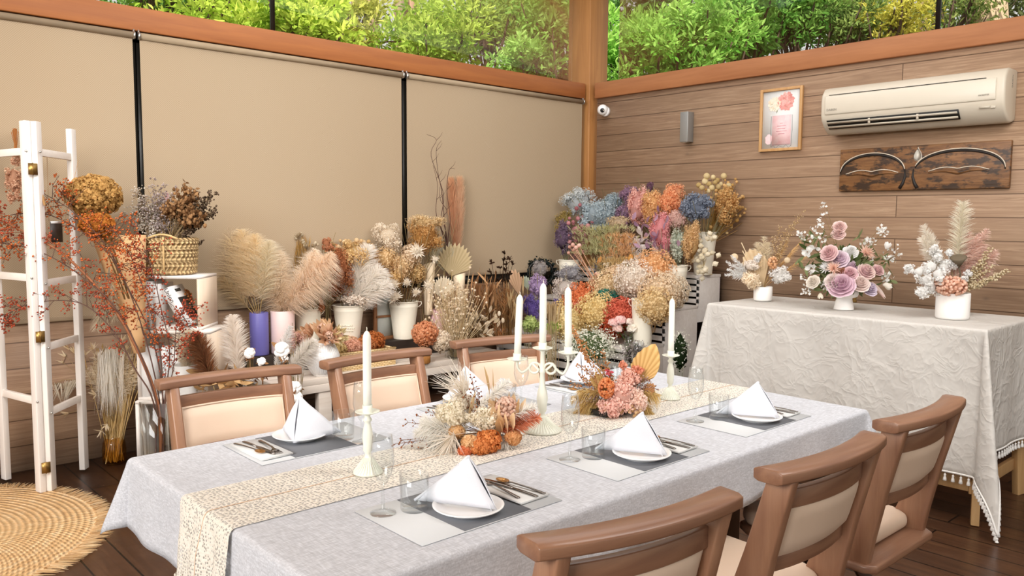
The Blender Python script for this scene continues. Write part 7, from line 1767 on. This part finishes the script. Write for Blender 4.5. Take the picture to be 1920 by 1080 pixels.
m = MB(); g0 = p(1196, 720, .0); fan(m, g0, p(1222, 660, .0) - g0, FN, .160, .80, 10, .10, .015, None, .60); gl = m.build('gold_palm_leaf', pet('8f5a20', 'eec079', .1), A, solid=.0012); tag(gl, 'gold painted palm leaf')
m = MB(); m.tube([c2 + (0, 0, .02), g0], .003, 5); m.build('palm_stalk', pet('a8823f', 'd0a45c'), A)
m = MB()
for (tx, ty) in ((1118, 700), (1110, 712), (1124, 695)):
    a = c2 + np.array([0, -.05, .03]); plume(m, a, p(tx, ty, -.03), .02, 260, .1, spread=.25, w=.002)
for (tx, ty, w_) in ((1085, 735, 30), (1072, 745, 24), (1090, 762, 34), (1078, 775, 26), (1105, 770, 30), (1225, 735, 26), (1235, 742, 24), (1215, 765, 26), (1222, 775, 20)):
    plume(m, c2 + np.array([0, 0, .035]), p(tx, ty, -.02), w_ / ppm(c2), 220, .45, (0, 0, .015), spread=.7, w=.0022, droop=.6)
m.build('golden_grass', pet('a87f3a', 'e6c784'), A)
m = MB(); s = MB()
for (x, y) in ((1095, 660), (1085, 685), (1098, 690), (1088, 705), (1075, 720), (1092, 712), (1130, 662), (1134, 685), (1128, 695), (1095, 640)): spray(m, s, c2 + np.array([0, 0, .04]), p(x, y, .03), 9, 3, .0035, .026, .7, start=.45)
for (x, y) in ((1075, 618), (1080, 630)): spray(m, s, p(1110, 690, .05), p(x, y, .06), 12, 3, .0045, .022, .5, start=.1)
m.build('amber_sprays', pet('b06a3c', 'e6ac74'), A); s.build('spray_stems', pet('a6733c', 'd3a060'), A)
m = MB(); s = MB()
for (x, y) in ((1212, 715), (1205, 712), (1218, 722), (1225, 728), (1100, 745), (1092, 750), (1105, 755)): spray(m, s, c2 + np.array([0, 0, .05]), p(x, y, -.02), 8, 4, .0035, .03, .8)
m.build('mauve_sprigs', pet('8d6a5f', 'd3b3a4'), A); s.build('sprig_stems', pet('7a5a44', 'a8866a'), A)
m = MB()
for (ox, oy, tx, ty) in ((1175, 705, 1168, 684), (1180, 700, 1192, 690), (1185, 715, 1200, 695)): 
    a = p(ox, oy, -.03); fluff(m, p(tx, ty, -.02), (.016, .016, .014), 70, .011, 5, .5)
m.build('coral_blooms', pet('cd6f4c', 'f8b394'), A)
m = MB(); m.petals(p(1142, 697, .01) + rng.normal(size=(14, 3)) * .006, rdir(14), .016, 1, .3); m.build('red_pink_bud', pet('c2384a', 'ee7f86'), A)
m = MB(); fan(m, p(1200, 745, -.01), p(1226, 722, -.03) - p(1200, 745, -.01), FN, .075, .5, 8, .1, .1); m.build('rust_palm_tip', pet('9a5f34', 'd69c68'), A, solid=.001)

# ================================================================== GARDEN OUTSIDE
M_bark = plain('pale_bark', 'a48a70', .9, .45, 5, bump=.6, bscale=18); M_bark2 = plain('dark_bark', '4a382a', .9, .4, 8)
struct(MB().box((-4, 6, -.62), (60, 60, .2)), 'ground', plain('garden_soil', '5b5a38', .95, .3, 3))
def tree(label, c, rad, leaves, size, cols, trunk=None, k=40, name='garden_tree', bark=None, group='trees beyond the glass', lw=.34):
    c = np.asarray(c, float); rad = np.asarray(rad, float); base = np.array([c[0] + rng.normal() * .3, c[1] + rng.normal() * .3, -.52]) if trunk is None else np.asarray(trunk, float)
    t = thing(name, label, 'tree', base, 0, group); L = lumps(c, rad * .85, k, .2); m = MB(); leaves = int(leaves * 2.4); size *= .66
    i = rng.integers(0, k, leaves); d = rdir(leaves); C = L[i] + d * rad * .24 * (rng.random((leaves, 1)) ** .5)
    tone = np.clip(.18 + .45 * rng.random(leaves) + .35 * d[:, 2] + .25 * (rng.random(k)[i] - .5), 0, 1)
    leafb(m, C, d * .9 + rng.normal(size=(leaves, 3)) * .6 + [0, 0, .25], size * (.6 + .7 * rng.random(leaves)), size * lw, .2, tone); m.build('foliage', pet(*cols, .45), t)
    s = MB(); top = c + np.array([0, 0, rad[2] * .5]); P = grow(base, top, rng.normal(size=3) * [.15, .15, 0], 8); s.tube(P, np.linspace(.11, .03, 8), 8)
    for l in L[:: 2]: j = rng.integers(3, 7); s.tube(grow(P[j], l, rng.normal(size=3) * .08, 5), np.linspace(.03, .008, 5), 5)
    s.build('trunk', bark or M_bark2, t); return t
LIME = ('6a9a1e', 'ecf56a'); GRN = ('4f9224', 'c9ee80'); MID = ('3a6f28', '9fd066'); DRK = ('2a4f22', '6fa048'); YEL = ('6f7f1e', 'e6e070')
def gdn(px, py, dist): return CAM + dist * ray(px, py)
TR = [(430, -10, 9.6, (1.3, 1.3, 1.0), 1500, .17, LIME, 'lime green shrub at the left behind the beam'),
      (560, 40, 9.4, (.9, .9, .8), 1500, .17, LIME, 'lime green bushy tree beside the left glass joint'),
      (640, 60, 10.6, (.8, .8, .9), 900, .16, YEL, 'yellow green thin tree right of the left glass joint'),
      (815, 85, 10.2, (.85, .85, .8), 1500, .15, ('5f8a22', 'd6e868'), 'yellow green tree in front of the pale trunks'),
      (900, 40, 11.5, (.9, .9, .9), 1300, .14, ('4d7a2a', 'b8cf62'), 'olive tree behind the yellow green one'),
      (985, 110, 10.0, (.55, .55, .55), 900, .13, GRN, 'fresh green shrub left of the corner post'),
      (1030, 50, 10.2, (.6, .6, .9), 1500, .14, GRN, 'fresh green tree against the corner post'),
      (1180, 110, 9.6, (.75, .75, .65), 1900, .14, ('3f8a1c', 'c0ec70'), 'bright green bush right of the corner post'),
      (1290, 70, 9.8, (.85, .85, .75), 2100, .14, ('418a20', 'bfe872'), 'bright green bush above the wall lamp'),
      (1400, 40, 10.2, (.8, .8, .8), 1900, .14, ('3a7a22', 'aedd6c'), 'green tree above the framed print'),
      (1480, 20, 10.8, (.9, .9, .8), 1600, .14, ('33661f', '9fcb5c'), 'mid green tree between the print and the air conditioner'),
      (1600, 30, 10.5, (.8, .8, .6), 1200, .11, ('3a5a26', 'a9bf62'), 'mixed green shrub above the air conditioner'),
      (1690, 40, 10.0, (.6, .6, .45), 700, .11, ('7a7a1c', 'ecdf62'), 'yellow leaved shrub left of the right glass joint'),
      (1790, 10, 10.6, (.9, .9, .5), 800, .11, ('40602a', 'b3c06a'), 'thin shrub beside the thick pale trunk'),
      (280, -25, 10.2, (.9, .9, .6), 700, .17, MID, 'mid green shrub at the far left'),
      (1240, 30, 12.5, (1.6, 1.6, 1.3), 1500, .20, DRK, 'dark green tree far behind the bright bushes'),
      (1560, 10, 13.0, (1.8, 1.8, 1.1), 1500, .20, DRK, 'dark green tree far behind the air conditioner side'),
      (960, 20, 13.5, (1.2, 1.2, 1.1), 900, .20, MID, 'green tree far behind the olive tree'),
      (300, 10, 12.5, (1.3, 1.3, 1.2), 1000, .2, ('20281a', '4a5a34'), 'very dark tree far behind the left beam'),
      (1860, 0, 13.0, (1.3, 1.3, 1.0), 900, .2, ('3a4a2a', '8f9a62'), 'dull green tree far behind the thick pale trunk')]
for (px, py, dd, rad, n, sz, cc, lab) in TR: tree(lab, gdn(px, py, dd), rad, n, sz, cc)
for (px0, px1, dd, w_, lab, mt) in ((700, 690, 11.2, .12, 'leaning pale gum trunk behind the lime shrubs', M_bark), (735, 745, 11.6, .10, 'slender pale gum trunk', M_bark), (775, 778, 12.0, .16, 'reddish pale gum trunk', plain('pinkish_bark', 'c09a80', .9, .3, 5)), (720, 660, 11.4, .06, 'thin forked pale gum branch', M_bark), (1858, 1850, 10.8, .26, 'thick pale trunk at the far right above the beam', plain('cream_bark', 'd0b494', .9, .35, 4)), (1735, 1730, 11.8, .09, 'thin grey trunk left of the thick pale trunk', M_bark), (330, 350, 11.0, .3, 'dark brown trunk at the left above the beam', M_bark2)):
    a = gdn(px0, 330, dd); a[2] = -.52; b = gdn(px1, -140, dd); m = MB(); m.tube(grow(a, b, rng.normal(size=3) * .06, 9), np.linspace(w_, w_ * .75, 9), 12)
    solo(MB().tube(grow(a - a, b - a, rng.normal(size=3) * .06, 9), np.linspace(w_, w_ * .75, 9), 12), 'tree_trunk', mt, lab, 'tree trunk', 'bare trunks beyond the glass', a, smooth=True)

# ================================================================== LIGHT
w = bpy.data.worlds.new('world'); scene.world = w; w.use_nodes = True; nt = w.node_tree; nt.nodes.clear()
bg = nt.nodes.new('ShaderNodeBackground'); out = nt.nodes.new('ShaderNodeOutputWorld'); nt.links.new(bg.outputs[0], out.inputs[0])
tc = nt.nodes.new('ShaderNodeTexCoord'); sx = nt.nodes.new('ShaderNodeSeparateXYZ'); rp = nt.nodes.new('ShaderNodeValToRGB')
nt.links.new(tc.outputs['Generated'], sx.inputs[0]); nt.links.new(sx.outputs['Z'], rp.inputs[0]); nt.links.new(rp.outputs[0], bg.inputs[0])
e = rp.color_ramp.elements; e[0].position = .0; e[0].color = (.98, .965, .94, 1); e[1].position = .6; e[1].color = (.98, .97, .95, 1)
bg.inputs[1].default_value = .8
def lamp(name, typ, loc, rot, energy, color=(1, 1, 1), **kw):
    l = bpy.data.lights.new(name, typ); l.energy = energy; l.color = color
    for k_, v in kw.items(): setattr(l, k_, v)
    o = bpy.data.objects.new(name, l); col.objects.link(o); o.location = loc; o.rotation_euler = rot; return o
def aim(frm, to): return (Vector(to) - Vector(frm)).to_track_quat('-Z', 'Y').to_euler()
sd = Vector((-.35, .45, -.82)); lamp('sun', 'SUN', (0, 0, 8), sd.to_track_quat('-Z', 'Y').to_euler(), 7.5, (1, .96, .86), angle=R(3))
lamp('overhead_fill', 'AREA', (-3.5, 3.3, 3.62), (0, 0, 0), 55, (1, .985, .965), shape='RECTANGLE', size=2.8, size_y=3.4)  # added soft fill from above, not a real ceiling fitting
lamp('front_fill', 'AREA', (-.4, -4.2, 3.3), aim((-.4, -4.2, 3.3), (-3.8, 3.6, .3)), 400, (1, .985, .965), shape='RECTANGLE', size=3.5, size_y=2.2)  # added frontal fill behind the camera, no real source there
lamp('bench_fill', 'AREA', (-2.4, .2, 3.3), aim((-2.4, .2, 3.3), (-4.8, 2.9, .6)), 40, (1, .985, .96), shape='RECTANGLE', size=1.8, size_y=1.4, spread=R(95))  # added narrow fill to brighten the bench along the left wall
lamp('flower_bank_fill', 'AREA', (-.4, 2.9, 3.4), aim((-.4, 2.9, 3.4), (-3.2, 4.9, .7)), 115, (1, .985, .96), shape='RECTANGLE', size=2.2, size_y=1.8)  # added fill to brighten the corner flowers and the sideboard
for o in bpy.data.objects:
    if '_o' in o.keys(): del o['_o']
